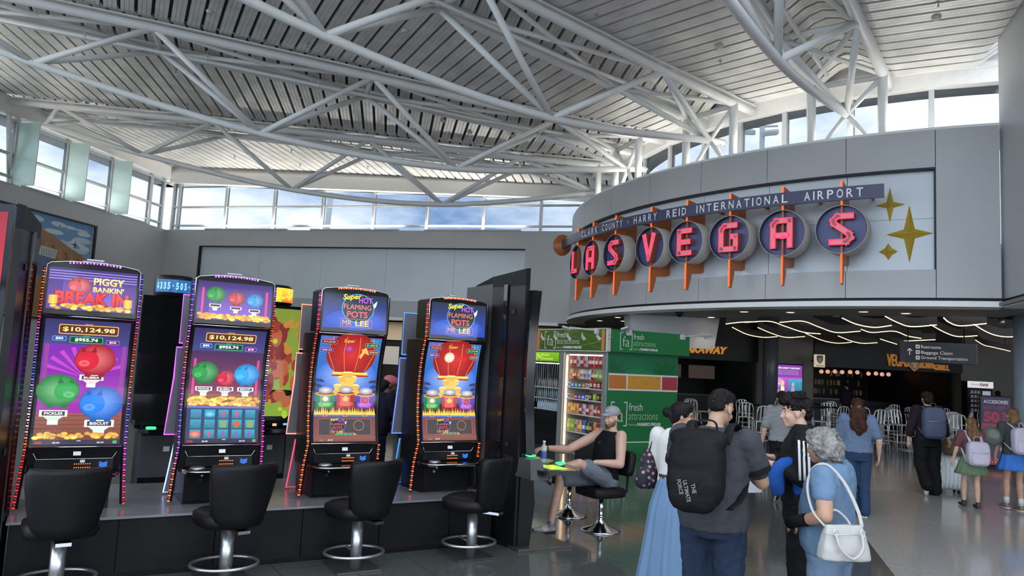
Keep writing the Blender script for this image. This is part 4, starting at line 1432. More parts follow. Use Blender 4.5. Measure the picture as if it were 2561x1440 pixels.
def slot_machine(i, label):
    p0 = bank(MX[i], 0.75)
    e = empty('slot_machine', (p0.x, p0.y, BASE_Z), BANK_RZ, label, 'slot machine', 'front row of slot machines')
    # body: stacked cross sections following the curved front
    def sect(z, hw, yb, grow=0.0):
        y = prof_y(z) + 0.012
        return [(-hw, y, z), (hw, y, z), (hw, yb, z), (-hw, yb, z)]
    b = MB()
    b.loft([sect(z, .34, .46) for z in (0.30, .53, .64, .75, .88, 1.0, 1.15, 1.3, 1.45, 1.6)], True, False)
    b.loft([[(-.28, .02, 0), (.28, .02, 0), (.30, .48, 0), (-.30, .48, 0)], [(-.28, .02, .31), (.28, .02, .31), (.30, .48, .31), (-.30, .48, .31)]], True, False)
    b.build('cabinet', M_blk, e)
    # top box with an arched head
    t = MB()
    arch = [(-.345, 1.615), (.345, 1.615), (.345, 2.015), (.32, 2.035), (.18, 2.055), (0, 2.062), (-.18, 2.055), (-.32, 2.035), (-.345, 2.015)]
    t.prism(arch, -.09, .22, 'xz')
    t.build('top_box', M_blk, e)
    bz = MB()
    bz.prism([(q[0] * .985, q[1] if q[1] < 1.7 else q[1] - .005) for q in arch], -.105, -.088, 'xz')
    bz.build('top_bezel', M_blk_gloss, e)
    # chrome piping round the head and at the foot of the screen
    cpi = MB(); cpi.tube([(-.347, -.10, 1.62), (-.347, -.10, 2.015), (-.32, -.10, 2.037), (-.18, -.10, 2.058), (0, -.10, 2.065), (.18, -.10, 2.058), (.32, -.10, 2.037), (.347, -.10, 2.015), (.347, -.10, 1.62)], .005, 6); cpi.build('head_piping', M_chrome, e)
    cpi = MB(); cpi.tube([(-.345, prof_y(1.6) - .008, 1.602), (.345, prof_y(1.6) - .008, 1.602)], .006, 6); cpi.build('screen_piping', M_chrome, e)
    cpi = MB(); cpi.tube([(-.335, prof_y(.53) - .006, .528), (.335, prof_y(.53) - .006, .528)], .005, 6); cpi.build('screen_piping', M_chrome, e)
    cpi = MB(); cpi.tube([(-.32, -.052, .515), (-.275, -.03, .425), (.275, -.03, .425), (.32, -.052, .515)], .003, 6)
    cpi.build('chrome_trim', M_chrome, e)
    # curved glass of the main screen and its picture
    sc = MB()
    zs = [.532 + k * (1.592 - .532) / 20 for k in range(21)]
    sc.loft([[(-.335, prof_y(z) + .002, z), (.335, prof_y(z) + .002, z)] for z in zs], False, True, None, False)
    so = sc.build('main_screen', M_blk_gloss, e)
    a = Art(lambda u, v, l: (u, prof_y(v) - l, v), True)
    if i == 0: art_main_pig(a, True)
    elif i == 1: art_main_pig(a, False)
    elif i == 2: art_main_pots(a, ('$15,626.86', '$1,606.55'), 0)
    else: art_main_pots(a, ('$15,636.26', '$1,316.48'), 1)
    a.build('screen_picture', M_screen, so)
    tsn = MB(); tsn.span((-.328, -.107, 1.652), (.328, -.104, 2.003)); to = tsn.build('top_screen', M_blk_gloss, e)
    a = Art(lambda u, v, l: (u, -.1065 - l, v))
    if i == 0: art_top_pig(a, True)
    elif i == 1: art_top_pig(a, False)
    else: art_top_pots(a)
    a.build('screen_picture', M_screen, to)
    # candle on top
    c = MB(); c.span((-.10, -.02, 2.06), (.10, .10, 2.085), None, .008); c.span((-.07, .0, 2.085), (.07, .08, 2.105), None, .006); c.build('candle_base', M_brushed, e)
    ll = MB()
    cc = (.40, .12, 1.0) if i < 2 else (1, .16, .06)
    for k in range(16):
        x = -.185 + k * .0247
        z = 2.045 + .012 * (1 - (x / .19) ** 2)
        ll.box((x, -.112, z), (.014, .008, .018), None, mixc(cc, (1, 1, 1), .15 if k % 2 else 0))
    ll.build('head_light', M_led, e)
    # light rails on both sides
    for sd, st in ((-1, RAILS[i][0]), (1, RAILS[i][1])):
        r = MB(); bk = MB()
        zs2 = [0.03 + k * (2.0 - 0.03) / 84 for k in range(85)]
        pts = []
        for k, z in enumerate(zs2):
            y = prof_y(z) + (.02 if z < 1.6 else .03)
            flare = .035 * max(0, (.5 - z) / .5)
            pts.append((sd * (.352 + flare), y, z))
            if k < 84 and (i < 2 or sd < 0 or .34 < z < .52):
                col = ramp(st, k / 84)
                if k % 2 == 0:
                    r.box((sd * (.362 + flare), y - .014, z + .008), (.018, .026, .009), None, col)
                else:
                    r.box((sd * (.360 + flare), y - .012, z + .008), (.012, .016, .013), None, mixc(col, (0, 0, 0), .72))
        bk.tube(pts, [(.008, .022)] * len(pts), 6)
        bk.build('side_rail', M_blk_gloss, e)
        r.build('light_rail', M_led, e)
    # ticket panel, bill slot, button deck
    tp = MB()
    tp.loft([[(-.325, -.060, .525), (.325, -.060, .525), (.325, .06, .525), (-.325, .06, .525)], [(-.285, -.028, .42), (.285, -.028, .42), (.285, .06, .42), (-.285, .06, .42)]], True, False)
    tp.build('ticket_panel', M_blk_soft, e)
    st_ = MB(); st_.box((.01, -.050, .472), (.055, .006, .034), (R_(-16), 0, 0)); st_.build('sticker', M_sticker, e)
    bp = MB(); bp.span((-.285, -.022, .335), (.285, .05, .42)); bp.build('bill_panel', M_blk, e)
    d_ = MB()
    for x in [-.05 + q * .016 for q in range(8)]:
        for z in (.352, .382):
            d_.box((x + .05, -.026, z), (.007, .006, .007), None, (1, .22, .05))
    for q in range(3):
        z = .39 - q * .014
        d_.prism([(.18, z), (.21, z - .012), (.24, z), (.24, z + .008), (.21, z - .004), (.18, z + .008)], -.026, -.022, 'xz', (.03, .16, 1))
    d_.build('bill_lights', M_led, e)
    tk = MB(); tk.box((.055, -.03, .405), (.035, .02, .02)); tk.build('ticket_stub', M_sticker, e)
    dk = MB()
    outl = [(-.34, .0), (-.30, -.20), (-.22, -.25), (.22, -.25), (.30, -.20), (.34, .0)]
    dk.prism(outl, .295, .328, 'xy')
    dk.build('button_deck', M_blk_gloss, e)
    ce = MB(); ce.tube([(q[0], q[1] - .004, .318) for q in outl], .007, 6); ce.build('deck_edge', M_chrome, e)
    ri = MB(); ri.lathe([(.065, .0), (.065, .012), (.05, .02), (.0001, .02)], 22, (-.20, -.13, .328)); ri.build('play_button', M_brushed, e)
    kk = MB(); kk.tube([(-.15, -.09, .285), (-.15, -.09, .255)], .012, 8); kk.lathe([(.016, -.005), (.016, .008)], 10, (-.15, -.02, .22), True, None, 'Y'); kk.build('key_lock', M_chrome, e)
    dr = MB(); dr.span((-.255, .004, .03), (.255, .02, .285)); dr.build('lower_door', M_blk_soft, e)
    return e
slot_machine(0, 'leftmost front slot machine showing three big piggy banks and a red logo')
slot_machine(1, 'second front slot machine from the left with piggy banks above reel symbols')
slot_machine(2, 'third front slot machine with neon flaming pots picture, left of the pink cap')
slot_machine(3, 'fourth front slot machine with neon flaming pots picture beside the tall black cabinet')

# machines of the other side, seen from behind between the front ones
def back_machine(i, col, label):
    p0 = bank(MX[i] - 0.02, 1.30)
    e = empty('slot_machine', (p0.x, p0.y, BASE_Z), BANK_RZ, label, 'slot machine', 'slot machines seen from behind')
    b = MB()
    b.span((-.10, .03, .50), (.33, .45, 1.90), None, .02)
    b.span((-.12, .03, .0), (.30, .50, .52), None, .01)
    b.build('cabinet', M_blk, e)
    def panel(name, pts, col):
        q = MB(); q.prism(pts, .0, .03, 'xz'); o = q.build(name, M_back_panel, e)
        L = MB()
        P = [(x, -.004, z) for x, z in pts]
        L.tube(P, .007, 6, True, True, col)
        L.build('led_edge', M_led, o)
    panel('upper_back_panel', [(-.34, 1.43), (.34, 1.43), (.34, 1.90), (-.34, 1.90)], col[0])
    panel('lower_back_panel', [(-.40, .56), (.40, .56), (.36, 1.10), (.36, 1.39), (-.36, 1.39), (-.36, 1.10)], col[1])
    panel('foot_panel', [(-.36, .02), (-.10, .02), (-.10, .50), (-.30, .50)], col[2])
    return e
back_machine(1, [(.6, .1, 1)] * 2 + [(.4, .5, 1)], 'slot machine turned away with violet lit back edges behind the second machine')
back_machine(2, [(1, .25, .15), (1, .3, .25), (1, .05, .12)], 'slot machine turned away with orange and pink lit back edges')
back_machine(3, [(.06, .25, 1), (.10, .2, 1), (.03, .22, 1)], 'slot machine turned away with blue lit back edges beside the pink cap')

# platform
pf = empty('bank_platform', (S4.x, S4.y, 0), BANK_RZ, 'long black platform that carries the slot machines', 'platform')
q = MB(); q.span((-3.80, .42, 0.02), (.44, 1.95, .478)); q.build('core', M_blk_soft, pf)
k = 0
x = -3.80
while x < .40:
    q = MB(); q.span((x + .004, .40, .05), (min(x + .745, .44), .425, .48)); q.build('front_panel', M_blk_soft, pf); x += .75
q = MB(); q.span((-3.82, .385, .48), (.45, 1.97, .50)); q.build('top', M_plat_top, pf)
q = MB(); q.span((-3.78, .44, 0), (.42, 1.9, .05)); q.build('toe_kick', M_blk_soft, pf)

# chairs in front of the machines
def make_stool():
    e = empty('casino_stool', (0, 0, 0), 0, None, 'stool', 'stools in front of the machines')
    p = MB(); p.lathe([(.052, .02), (.052, .45)], 24); p.build('pole', M_brushed, e)
    p = MB()
    ring = [(.265 * math.cos(2 * PI * k / 36), .225 * math.sin(2 * PI * k / 36) + .05, .145) for k in range(36)]
    p.tube(ring, .014, 8, False, True); p.tube([(0, .05, .14), (0, .275, .145)], .011, 8); p.tube([(0, -.05, .135), (0, -.175, .145)], .011, 8)
    p.build('foot_ring', M_brushed, e)
    p = MB(); p.span((-.20, -.12, .002), (.20, .365, .018)); p.build('floor_plate', mat('dark_floor_plate', (.10, .10, .095), .35, metal=.6, var=.1), e)
    # seat: soft rounded cushion
    def rr(hx, hy, z, n=28):
        out = []
        for k in range(n):
            a = 2 * PI * k / n
            c, s = math.cos(a), math.sin(a)
            out.append((hx * abs(c) ** .6 * (1 if c >= 0 else -1), hy * abs(s) ** .6 * (1 if s >= 0 else -1) + .03, z))
        return out
    p = MB(); p.loft([rr(.14, .14, .40), rr(.235, .235, .425), rr(.255, .255, .47), rr(.25, .25, .52), rr(.21, .21, .545), rr(.08, .08, .552)]); p.build('seat', M_leather, e).location.z = .045
    # curved backrest shell, opening towards the machine (+y)
    rows_o, rows_i = [], []
    for z, w_, r, dy in ((.47, .17, .30, .0), (.55, .215, .30, -.01), (.68, .245, .31, -.03), (.82, .268, .32, -.05), (.93, .275, .33, -.065), (.965, .255, .33, -.07)):
        ro, ri2 = [], []
        for k in range(13):
            t = (k / 12 - .5) * 2
            x_ = w_ * t
            y_ = -.27 + dy + .12 * t * t
            ro.append((x_, y_ - .03, z)); ri2.append((x_ * .97, y_ + .035, z))
        rows_o.append(ro + ri2[::-1])
    p = MB(); p.loft(rows_o, True, True); p.build('backrest', M_leather, e).location.z = .02
    p = MB(); p.span((-.05, -.30, .40), (.05, -.05, .425)); p.build('mount', M_chrome, e).location.z = .045
    p = MB(); p.tube([(.06, .12, .40), (.20, .16, .385), (.21, .163, .384)], [.007, .007, .013], 6); p.build('lever', M_chrome, e).location.z = .045
    return e
st0 = make_stool()
st_l = ['black casino stool in front of the leftmost slot machine', 'black casino stool in front of the second slot machine, turned aside', 'black casino stool in front of the third slot machine', 'black casino stool in front of the fourth machine, turned to the right']
SROT = [-4, -12, -18, -34]
SPOS = [(-3.46, .02), (-2.27, .0), (-1.165, .0), (0, 0)]
kids = None
for i in range(4):
    o = st0 if i == 0 else copy_tree(st0)
    p0 = bank(*SPOS[i])
    o.location = (p0.x, p0.y, 0)
    o.rotation_euler = (0, 0, BANK_RZ + R_(0))
    o['label'] = st_l[i]
    for ch in [c for c in bpy.data.objects if c.parent == o]:
        if ch.name.split('.')[0] in ('seat', 'backrest', 'mount', 'lever'):
            ch.rotation_euler = (0, 0, R_(-SROT[i]))

# tall end cabinets facing outwards
M_cover = mat('dark_grey_cover', (.10, .10, .105), .4, metal=.3)
def end_cabinet(label, X):
    e = empty('video_cabinet', (S4.x, S4.y, 0), BANK_RZ, label, 'gaming cabinet', 'tall cabinets at the ends of the bank')
    B, A, C_, D, E_ = (.565, .14), (.47, .68), (.50, 1.36), (.62, 1.36), (.62, .14)
    def pr(pts, z0, z1, name, m_, sh=0.0):
        q = MB(); q.prism([(X(x), y) for x, y in pts], z0, z1, 'xy'); return q.build(name, m_, e)
    pr([B, A, D, E_], 0, 2.72, 'body', M_blk)
    q = MB()
    q.loft([[(X(p[0]), p[1], 2.72) for p in (B, A, D, E_)], [(X(B[0]), B[1], 2.90), (X(A[0]), A[1], 2.84), (X(D[0]), D[1], 2.80), (X(E_[0]), E_[1], 2.91)]], True, False)
    q.build('head', M_blk_soft, e)
    pr([A, C_, D], .5, 2.76, 'rear_cover', M_cover)
    pr([(.508, .40), (.498, .40), (.488, .46), (.498, .46)], .1, 2.74, 'seam_strip', M_blk_gloss)
    for z in (2.42, 1.02):
        pr([(.532, .28), (.526, .28), (.520, .33), (.526, .33)], z, z + .05, 'latch', M_dark_gap)
    return e
ec = end_cabinet('tall black gaming cabinet seen from behind, where the seated man plays', lambda x: x)
q = MB()
rings = []
for k in range(16):
    z = 0.97 + .1133 * k
    x0 = .70 - .045 * math.sin(PI * k / 15)
    rings.append([(x0 - .075, .07, z), (x0 + .03, .07, z), (x0 + .03, 1.42, z), (x0 - .075, 1.42, z)])
q.loft(rings, True, False); q.build('monitor', M_blk_gloss, ec)
q = MB(); q.prism([(.60, .0), (.74, .0), (.79, .45), (.73, .97), (.60, .97)], .12, 1.38, 'xz'); q.build('pedestal', M_blk, ec)
q = MB(); q.prism([(.64, -.20), (1.06, -.26), (1.20, -.10), (1.26, .60), (1.20, 1.2), (1.06, 1.36), (.64, 1.36)], .79, .835, 'xy'); q.build('player_deck', M_blk_gloss, ec)
q = MB(); q.loft([[(.56, -.14, .74), (.74, -.18, .74), (.74, .5, .74), (.56, .5, .74)], [(.58, -.08, .93), (.70, -.10, .93), (.70, .5, .93), (.58, .5, .93)]], True, False); q.build('deck_riser', mat('grey_riser', (.07, .075, .075), .4), ec)
a = Art(lambda u, v, l: (u, v, .8355 + l))
a.poly([(.80, -.14), (1.02, -.16), (1.04, .16), (.82, .20)], (.35, .55, .02))
a.text('wild thunder', .92, .02, .26, .05, (.75, .8, .08), 0, 0, None, 'c', R_(60))
a.build('deck_screen', attr_mat('lit_deck', 1.2, .1), ec)
for x_, y_ in ((.70, .10), (1.08, .10)):
    q = MB(); q.tube([(x_ + .05 * math.cos(2 * PI * k / 24), y_ + .05 * math.sin(2 * PI * k / 24), .862 if x_ > 1 else .95) for k in range(24)], .007, 8, False, True, (.03, 1, .22)); q.build('button_light', M_led, ec)
    q = MB(); q.lathe([(.045, 0), (.045, .018), (.03, .024), (.0001, .024)], 20, (x_, y_, .835 if x_ > 1 else .928)); q.build('play_button', M_brushed, ec)
q = MB(); q.prism([(.55, .02), (1.20, .0), (1.20, 1.3), (.55, 1.3)], .002, .03, 'xy'); q.build('floor_plate', mat('dark_floor_plate', (.10, .10, .095), .35, metal=.6, var=.1), ec)
ec2 = end_cabinet('tall black gaming cabinet with a red screen at the left edge', lambda x: -3.345 - x)
q = MB(); q.prism([(-3.98, .15), (-4.60, .50), (-4.60, .60), (-3.98, .25)], .95, 2.90, 'xy'); mo = q.build('monitor', M_blk_gloss, ec2)
q = MB(); q.span((-4.5, .3, 0), (-4.0, 1.3, .95)); q.build('pedestal', M_blk, ec2)
d_l = Vector((-.62, .35)); d_n = Vector((-.35, -.62)).normalized()
a = Art(lambda u, v, l: (-3.98 + d_l.x * u + d_n.x * l, .15 + d_l.y * u + d_n.y * l, v))
a.rect(.06, 2.30, .98, 2.84, (.50, .03, .05), (.22, .015, .03), 3)
rr0 = random.Random(2)
for k in range(40):
    a.rect(.06, 2.31 + k * .013, .98, 2.313 + k * .013, (.30 + rr0.random() * .2, .02, .03))
a.rect(.06, 1.05, .98, 2.27, (.12, .005, .02), (.45, .02, .04), 4)
a.build('screen_picture', M_screen, mo)

# ---- the second bank further back, facing the viewer
def far_machine(along, d, label, kind):
    p0 = bank(along, d)
    e = empty('slot_machine', (p0.x, p0.y, 0), BANK_RZ, label, 'slot machine', 'far row of slot machines')
    b = MB(); b.span((-.34, .05, .9), (.34, .5, 2.44), None, .02); b.span((-.27, .0, .02), (.27, .5, .92), None, .03); b.build('cabinet', M_blk, e)
    def fy(z):
        return interp(z, [1.0, 1.35, 1.8, 2.2, 2.5], [-.10, .0, .02, -.02, -.10])
    sc = MB()
    sc.loft([[(-.37, fy(1.0 + k * .1), 1.0 + k * .1), (.37, fy(1.0 + k * .1), 1.0 + k * .1), (.37, fy(1.0 + k * .1) + .06, 1.0 + k * .1), (-.37, fy(1.0 + k * .1) + .06, 1.0 + k * .1)] for k in range(16)], True, False)
    so = sc.build('curved_screen', M_blk_gloss, e)
    a = Art(lambda u, v, l: (u, fy(v) - l, v), True)
    if kind == 'flame':
        a.rect(-.345, 1.05, .345, 2.46, (.16, .26, .02), (.15, .20, .03), 10)
        rr = random.Random(5)
        for k in range(70):
            x_, z_ = rr.gauss(-.02, .13), rr.uniform(1.2, 2.25)
            a.oval(max(-.3, min(.3, x_)), z_, rr.uniform(.03, .09), rr.uniform(.04, .13), rr.choice([(.22, .03, .02), (.14, .02, .02), (.30, .08, .03)]), 9)
        for k in range(30):
            a.oval(rr.uniform(-.32, .32), rr.choice([rr.uniform(1.06, 1.25), rr.uniform(1.9, 2.44)]), rr.uniform(.02, .05), rr.uniform(.02, .06), rr.choice([(.28, .42, .03), (.35, .16, .03)]), 8)
    elif kind == 'list':
        a.rect(-.34, 1.05, .34, 2.46, (.03, .03, .05))
        for z_, t, c in ((2.33, 'TRIPLE WILD', (.05, .25, .5)), (2.18, '$7.50', (.4, .12, .05)), (2.0, 'TRIPLE', (.08, .08, .1)), (1.87, '$7.50', (.35, .10, .05))):
            a.rect(-.33, z_ - .06, .33, z_ + .06, c)
            a.text(t, 0, z_, .5, .07, (.8, .8, .75), .02)
        for k in range(4):
            a.rect(-.30 + k * .155, 1.5, -.16 + k * .155, 1.78, [(.25, .05, .4), (.1, .45, .08), (.03, .3, .4), (.45, .2, .05)][k])
        a.text('POWER', 0, 1.4, .5, .07, (.6, .5, .4), .02)
    else:
        a.rect(-.34, 1.03, .34, 2.46, (.012, .012, .015))
    if kind != 'dark':
        a.build('screen_picture', M_screen, so)
    dk = MB(); dk.prism([(-.33, .02), (-.30, -.28), (-.2, -.34), (.2, -.34), (.30, -.28), (.33, .02)], .86, .905, 'xy'); dk.build('button_deck', M_blk_gloss, e)
    col = (.05, 1, .3) if kind == 'dark' else (.35, .15, 1)
    q = MB(); q.tube([(-.16 + .05 * math.cos(2 * PI * k / 20), -.18 + .05 * math.sin(2 * PI * k / 20), .915) for k in range(20)], .008, 6, False, True, col); q.build('button_light', M_led, e)
    q = MB()
    q.box((.02, -.30, .96), (.05, .01, .03), None, (1, .3, .15)); q.box((.16, -.28, .965), (.05, .01, .025), None, (.1, .3, 1)); q.build('bill_lights', M_led, e)
    q = MB(); q.box((0, -.005, .55), (.48, .012, .5)); q.build('lower_door', mat('grey_door', (.06, .062, .068), .4), e)
    q = MB(); q.box((.05, -.014, .64), (.07, .006, .06)); q.build('sticker', M_sticker, e)
    # topper
    if kind != 'list':
        q = MB(); q.lathe([(.20, 2.50), (.24, 2.53), (.24, 2.75), (.20, 2.78), (.0001, 2.79)], 28, (0, .2, 0)); to = q.build('topper', M_blk, e)
        a = Art(lambda u, v, l: (.243 * math.sin(u) + l * math.sin(u), .2 - (.243 + l) * math.cos(u), v))
        if kind == 'dark':
            for k in range(12):
                u0 = -1.2 + k * .2
                a.rect(u0, 2.56, u0 + .2, 2.72, (.02, .10, .30))
            for k, ch in enumerate('$335,505.22'):
                a.text(ch, -1.0 + k * .2, 2.64, .13 if ch not in ',.' else .05, .09 if ch not in ',.' else .03, (.25, .65, 1), .04)
        else:
            rr = random.Random(6)
            for k in range(12):
                u0 = -1.2 + k * .2
                a.rect(u0, 2.55, u0 + .2, 2.74, (.75, .12, .02) if k > 6 else (.5, .55, .03), (.9, .6, .05), 2)
            for k in range(20):
                a.oval(rr.uniform(-1.1, 1.1), rr.uniform(2.56, 2.72), .1, .02, (1, .6, .05), 8)
        a.build('screen_picture', M_screen, to)
    return e
far_machine(-2.42, 3.6, 'far slot machine with dark curved mirror-like screen and blue number topper', 'dark')
far_machine(-1.18, 3.6, 'far slot machine with green and red flame picture and fiery topper', 'flame')
far_machine(-3.35, 5.6, 'far slot machine with small price tables, seen in a narrow gap', 'list')
q = empty('bank_platform', (S4.x, S4.y, 0), BANK_RZ, 'low dark platform under the far slot machines', 'platform')
m_ = MB(); m_.span((-3.2, 3.45, 0), (-.6, 4.4, .02)); m_.build('top', M_plat_top, q)
# ================================================================ snack kiosk
KX, KY = 2.13, 16.0
M_kgreen = mat('kiosk_green_vinyl', (0.015, 0.20, 0.055), 0.32, var=0.04)
M_kwhite = mat('kiosk_white_frame', (0.62, 0.62, 0.60), 0.35)
kio = empty('snack_kiosk', (KX, KY, 0), BANK_RZ, 'green snack kiosk with lit shelves and printed side panels', 'kiosk')
# local: x along the printed face, y along the shelf face (away), body behind both
def kspan(a, b, name, m_, bev=0.0, parent=None):
    q = MB(); q.span(a, b, None, bev); return q.build(name, m_, parent or kio)
# side wall made of four vertical boards with thin joints
for k in range(4):
    x0, x1 = k * .5 + (.002 if k else 0), (k + 1) * .5 - .002
    kspan((x0, 0, 0), (x1, .05, 2.24), 'side_board', M_kgreen)
kspan((0.05, .06, 0), (2.0, 3.4, .06), 'plinth', M_blk_soft)
kspan((1.95, .05, 0), (2.0, 3.4, 2.24), 'far_wall', M_kgreen)
kspan((.75, .05, 0), (.79, 3.4, 2.24), 'back_wall', M_kwhite)
kspan((0, .05, 2.18), (2.0, 3.4, 2.24), 'roof', M_kwhite)
# header signs
kspan((-.03, -.12, 2.24), (2.22, -.06, 2.72), 'header_side', M_kgreen)
kspan((-.12, -.12, 2.24), (-.06, 3.4, 2.72), 'header_front', mat('header_olive', (.10, .17, .02), .3))
kspan((-.06, -.06, 2.60), (2.2, 3.38, 2.66), 'header_top', M_kwhite)
kspan((-.125, -.125, 2.225), (-.05, 3.4, 2.245), 'header_edge', M_kwhite)
kspan((-.125, -.125, 2.715), (-.05, 3.4, 2.735), 'header_edge', M_kwhite)
kspan((-.125, -.125, 2.225), (-.05, -.05, 2.735), 'header_edge', M_kwhite)
def fa_logo(a, u, v, s, c, c2=None, w=1.0):
    """bracketed fa mark with the two word lines; u, v is the left middle, s the height of the brackets"""
    b = .045 * s
    a.rect(u, v - .5 * s, u + b, v + .5 * s, c); a.rect(u, v + .5 * s - b, u + .18 * s * w, v + .5 * s, c); a.rect(u, v - .5 * s, u + .18 * s * w, v - .5 * s + b, c)
    a.text('fa', u + .40 * s * w, v - .03 * s, .46 * s * w, .58 * s, c, -.012)
    r = u + .82 * s * w
    a.rect(r - b, v - .5 * s, r, v + .5 * s, c); a.rect(r - .18 * s * w, v + .5 * s - b, r, v + .5 * s, c); a.rect(r - .18 * s * w, v - .5 * s, r, v - .5 * s + b, c)
    a.text('fresh', u + .90 * s * w, v + .30 * s, .70 * s * w, .32 * s, c, .0, 0, None, 'l')
    a.text('attractions', u + .90 * s * w, v - .08 * s, 1.52 * s * w, .30 * s, c2 or c, -.012, 0, None, 'l')
    a.text('featuring', u + .90 * s * w, v - .44 * s, .42 * s * w, .12 * s, c, -.01, 0, None, 'l')
    a.text("FARMER'S FRIDGE", u + 1.36 * s * w, v - .42 * s, 1.22 * s * w, .14 * s, c, .05, 0, None, 'l')
W_ = (.78, .80, .76)
PG = (.55, .72, .42)
a = Art(lambda u, v, l: (u, -.121 - l, v))
fa_logo(a, .20, 2.48, .37, W_, PG, 1.12)
a.build('sign_print', M_print, kio)
def fronds(a, cu, cv, R, n, col, v0, v1, u0=0.02, u1=1.98):
    for k in range(n):
        t = PI * (k + .5) / n
        for j in range(1):
            p = []
            L = R * (0.75 + .25 * math.sin(k * 2.1))
            tip = (cu + L * math.cos(t), cv + L * .62 * math.sin(t))
            w_ = .030
            p = [(cu, cv), (cu + L * .5 * math.cos(t - .05) + w_ * math.sin(t), cv + L * .31 * math.sin(t) - w_ * .6 * math.cos(t)), tip, (cu + L * .5 * math.cos(t + .05) - w_ * math.sin(t), cv + L * .31 * math.sin(t) + w_ * .6 * math.cos(t))]
            p = [(min(u1, max(u0, x)), min(v1, max(v0, y))) for x, y in p]
            a.poly(p, col)
a = Art(lambda u, v, l: (u, -l, v))
a.rect(.01, .02, 1.99, .31, (.012, .15, .05), (.02, .24, .075), 2)
a.rect(.01, .33, 1.99, 1.42, (.012, .19, .05))
a.rect(.01, 1.78, 1.99, 2.23, (.02, .24, .08), (.012, .13, .06), 2)
DG = (.010, .13, .045)
for c_ in (.10, 1.62):
    fronds(a, c_, 1.80, .75, 15, DG, 1.785, 2.10)
    fronds(a, c_ + .05, .03, .75, 15, (.01, .11, .04), .025, .30)
a.rect(.01, 1.42, 1.99, 1.78, W_)
a.rect(.02, 1.455, .50, 1.745, (.62, .20, .04)); a.rect(.54, 1.455, 1.48, 1.745, (.68, .33, .04)); a.rect(1.52, 1.455, 1.98, 1.745, (.42, .04, .07))
rr = random.Random(3)
for k in range(6):
    for j in range(4):
        a.ring(1.56 + k * .077, 1.485 + j * .072, .028, .028, .006, (.60, .12, .14), 10)
for x, z in ((.72, 1.70), (1.08, 1.6), (1.38, 1.71)):
    a.oval(x, z, .03, .025, (.60, .25, .02), 10)
a.rect(.01, .31, 1.99, .333, W_)
fa_logo(a, .10, .92, .52, W_, (.50, .70, .42), 1.05)
a.build('side_print', M_print, kio)
# header front print
a = Art(lambda u, v, l: (-.121 - l, u, v))
a.rect(-.1, 2.26, 3.38, 2.70, (.06, .12, .015), (.09, .17, .02), 2)
for k in range(9):
    c0 = .1 + k * .4
    a.line([(c0 + .4 * math.sin(q * .9 + k), 2.28 + q * .05) for q in range(9)], .012, (.16, .26, .03))
for k in range(5):
    u0 = .10 + k * .55
    a.poly([(u0, 2.5), (u0 + .12, 2.58), (u0 + .16, 2.66), (u0 + .20, 2.56), (u0 + .10, 2.46)], (.60, .62, .56))
a.rect(.0, 2.26, .10, 2.70, (.70, .24, .06)); a.rect(2.52, 2.26, 2.66, 2.70, (.70, .24, .06)); a.rect(2.74, 2.26, 2.84, 2.70, (.70, .24, .06)); a.rect(2.66, 2.26, 2.72, 2.70, W_)
# lettering reads from the far end towards the corner
b_ = Art(lambda u, v, l: (-.124 - l, 2.36 - u, v))
fa_logo(b_, .05, 2.48, .40, W_, W_, 1.45)
a.build('header_print', M_print, kio)
b_.build('sign_print', M_print, kio)
# little spotlight arms on the header
M_arm = mat('white_lamp_arm', (.62, .62, .60), .4)
for (x, y, dx, dy) in ((.42, -.13, -.55, -.55), (1.98, -.13, .55, -.2), (-.13, .25, -.5, .35)):
    e = empty('sign_spotlight', (KX + UX * x - UY * y, KY + UY * x + UX * y, 2.66), BANK_RZ, {.42: 'white arm spotlight over the middle of the kiosk header', 1.98: 'white arm spotlight at the right end of the kiosk header', -.13: 'white arm spotlight over the olive kiosk header'}[x], 'spotlight', 'kiosk header spotlights')
    q = MB(); q.box((0, 0, 0), (.12, .10, .12), None, None, .01); q.build('clamp', M_arm, e)
    q = MB(); q.tube([(0, 0, .02), (dx, dy, .06)], .018, 8); q.build('arm', M_arm, e)
    q = MB(); q.box((dx * 1.1, dy * 1.1, .03), (.20, .16, .035), (R_(20), R_(-15), math.atan2(dy, dx)), None, .01); q.build('lamp_head', M_arm, e)
# shelf bay (y .12 .. 1.55) and fridge bay (1.78 .. 2.95)
M_alu = mat('kiosk_aluminium', (.55, .55, .54), .3, metal=.7)
kspan((-.04, .02, .0), (.04, .14, 2.24), 'post', M_alu); kspan((-.04, 1.60, 0), (.04, 1.78, 2.24), 'post', M_alu); kspan((-.04, 3.0, 0), (.04, 3.12, 2.24), 'post', M_alu)
kspan((-.02, .14, 2.16), (.06, 1.6, 2.24), 'rail', M_alu)
M_bay = mat('bay_cream', (.50, .47, .42), .5)
kspan((.0, 1.575, .06), (.74, 1.60, 2.2), 'bay_side', M_bay)
kspan((.0, .14, .06), (.74, .16, 2.2), 'bay_side', M_bay)
kspan((.70, .16, .06), (.74, 1.575, 2.2), 'bay_back', M_bay)
shelf_z = [.43, .83, 1.16, 1.42]
for z in [.06] + shelf_z:
    kspan((.02, .16, z - .025), (.66, 1.575, z), 'shelf', M_kwhite)
M_warm = mat('warm_led_tube', (1, .8, .6), .3, emit=(1.0, .72, .45), estr=3.2)
q = MB(); q.tube([(.03, 1.55, .1), (.03, 1.55, 2.12)], .016, 8); q.build('light_tube', M_warm, kio)
q = MB(); q.tube([(.10, .2, 2.15), (.10, 1.55, 2.15)], .016, 8); q.build('light_tube', M_warm, kio)
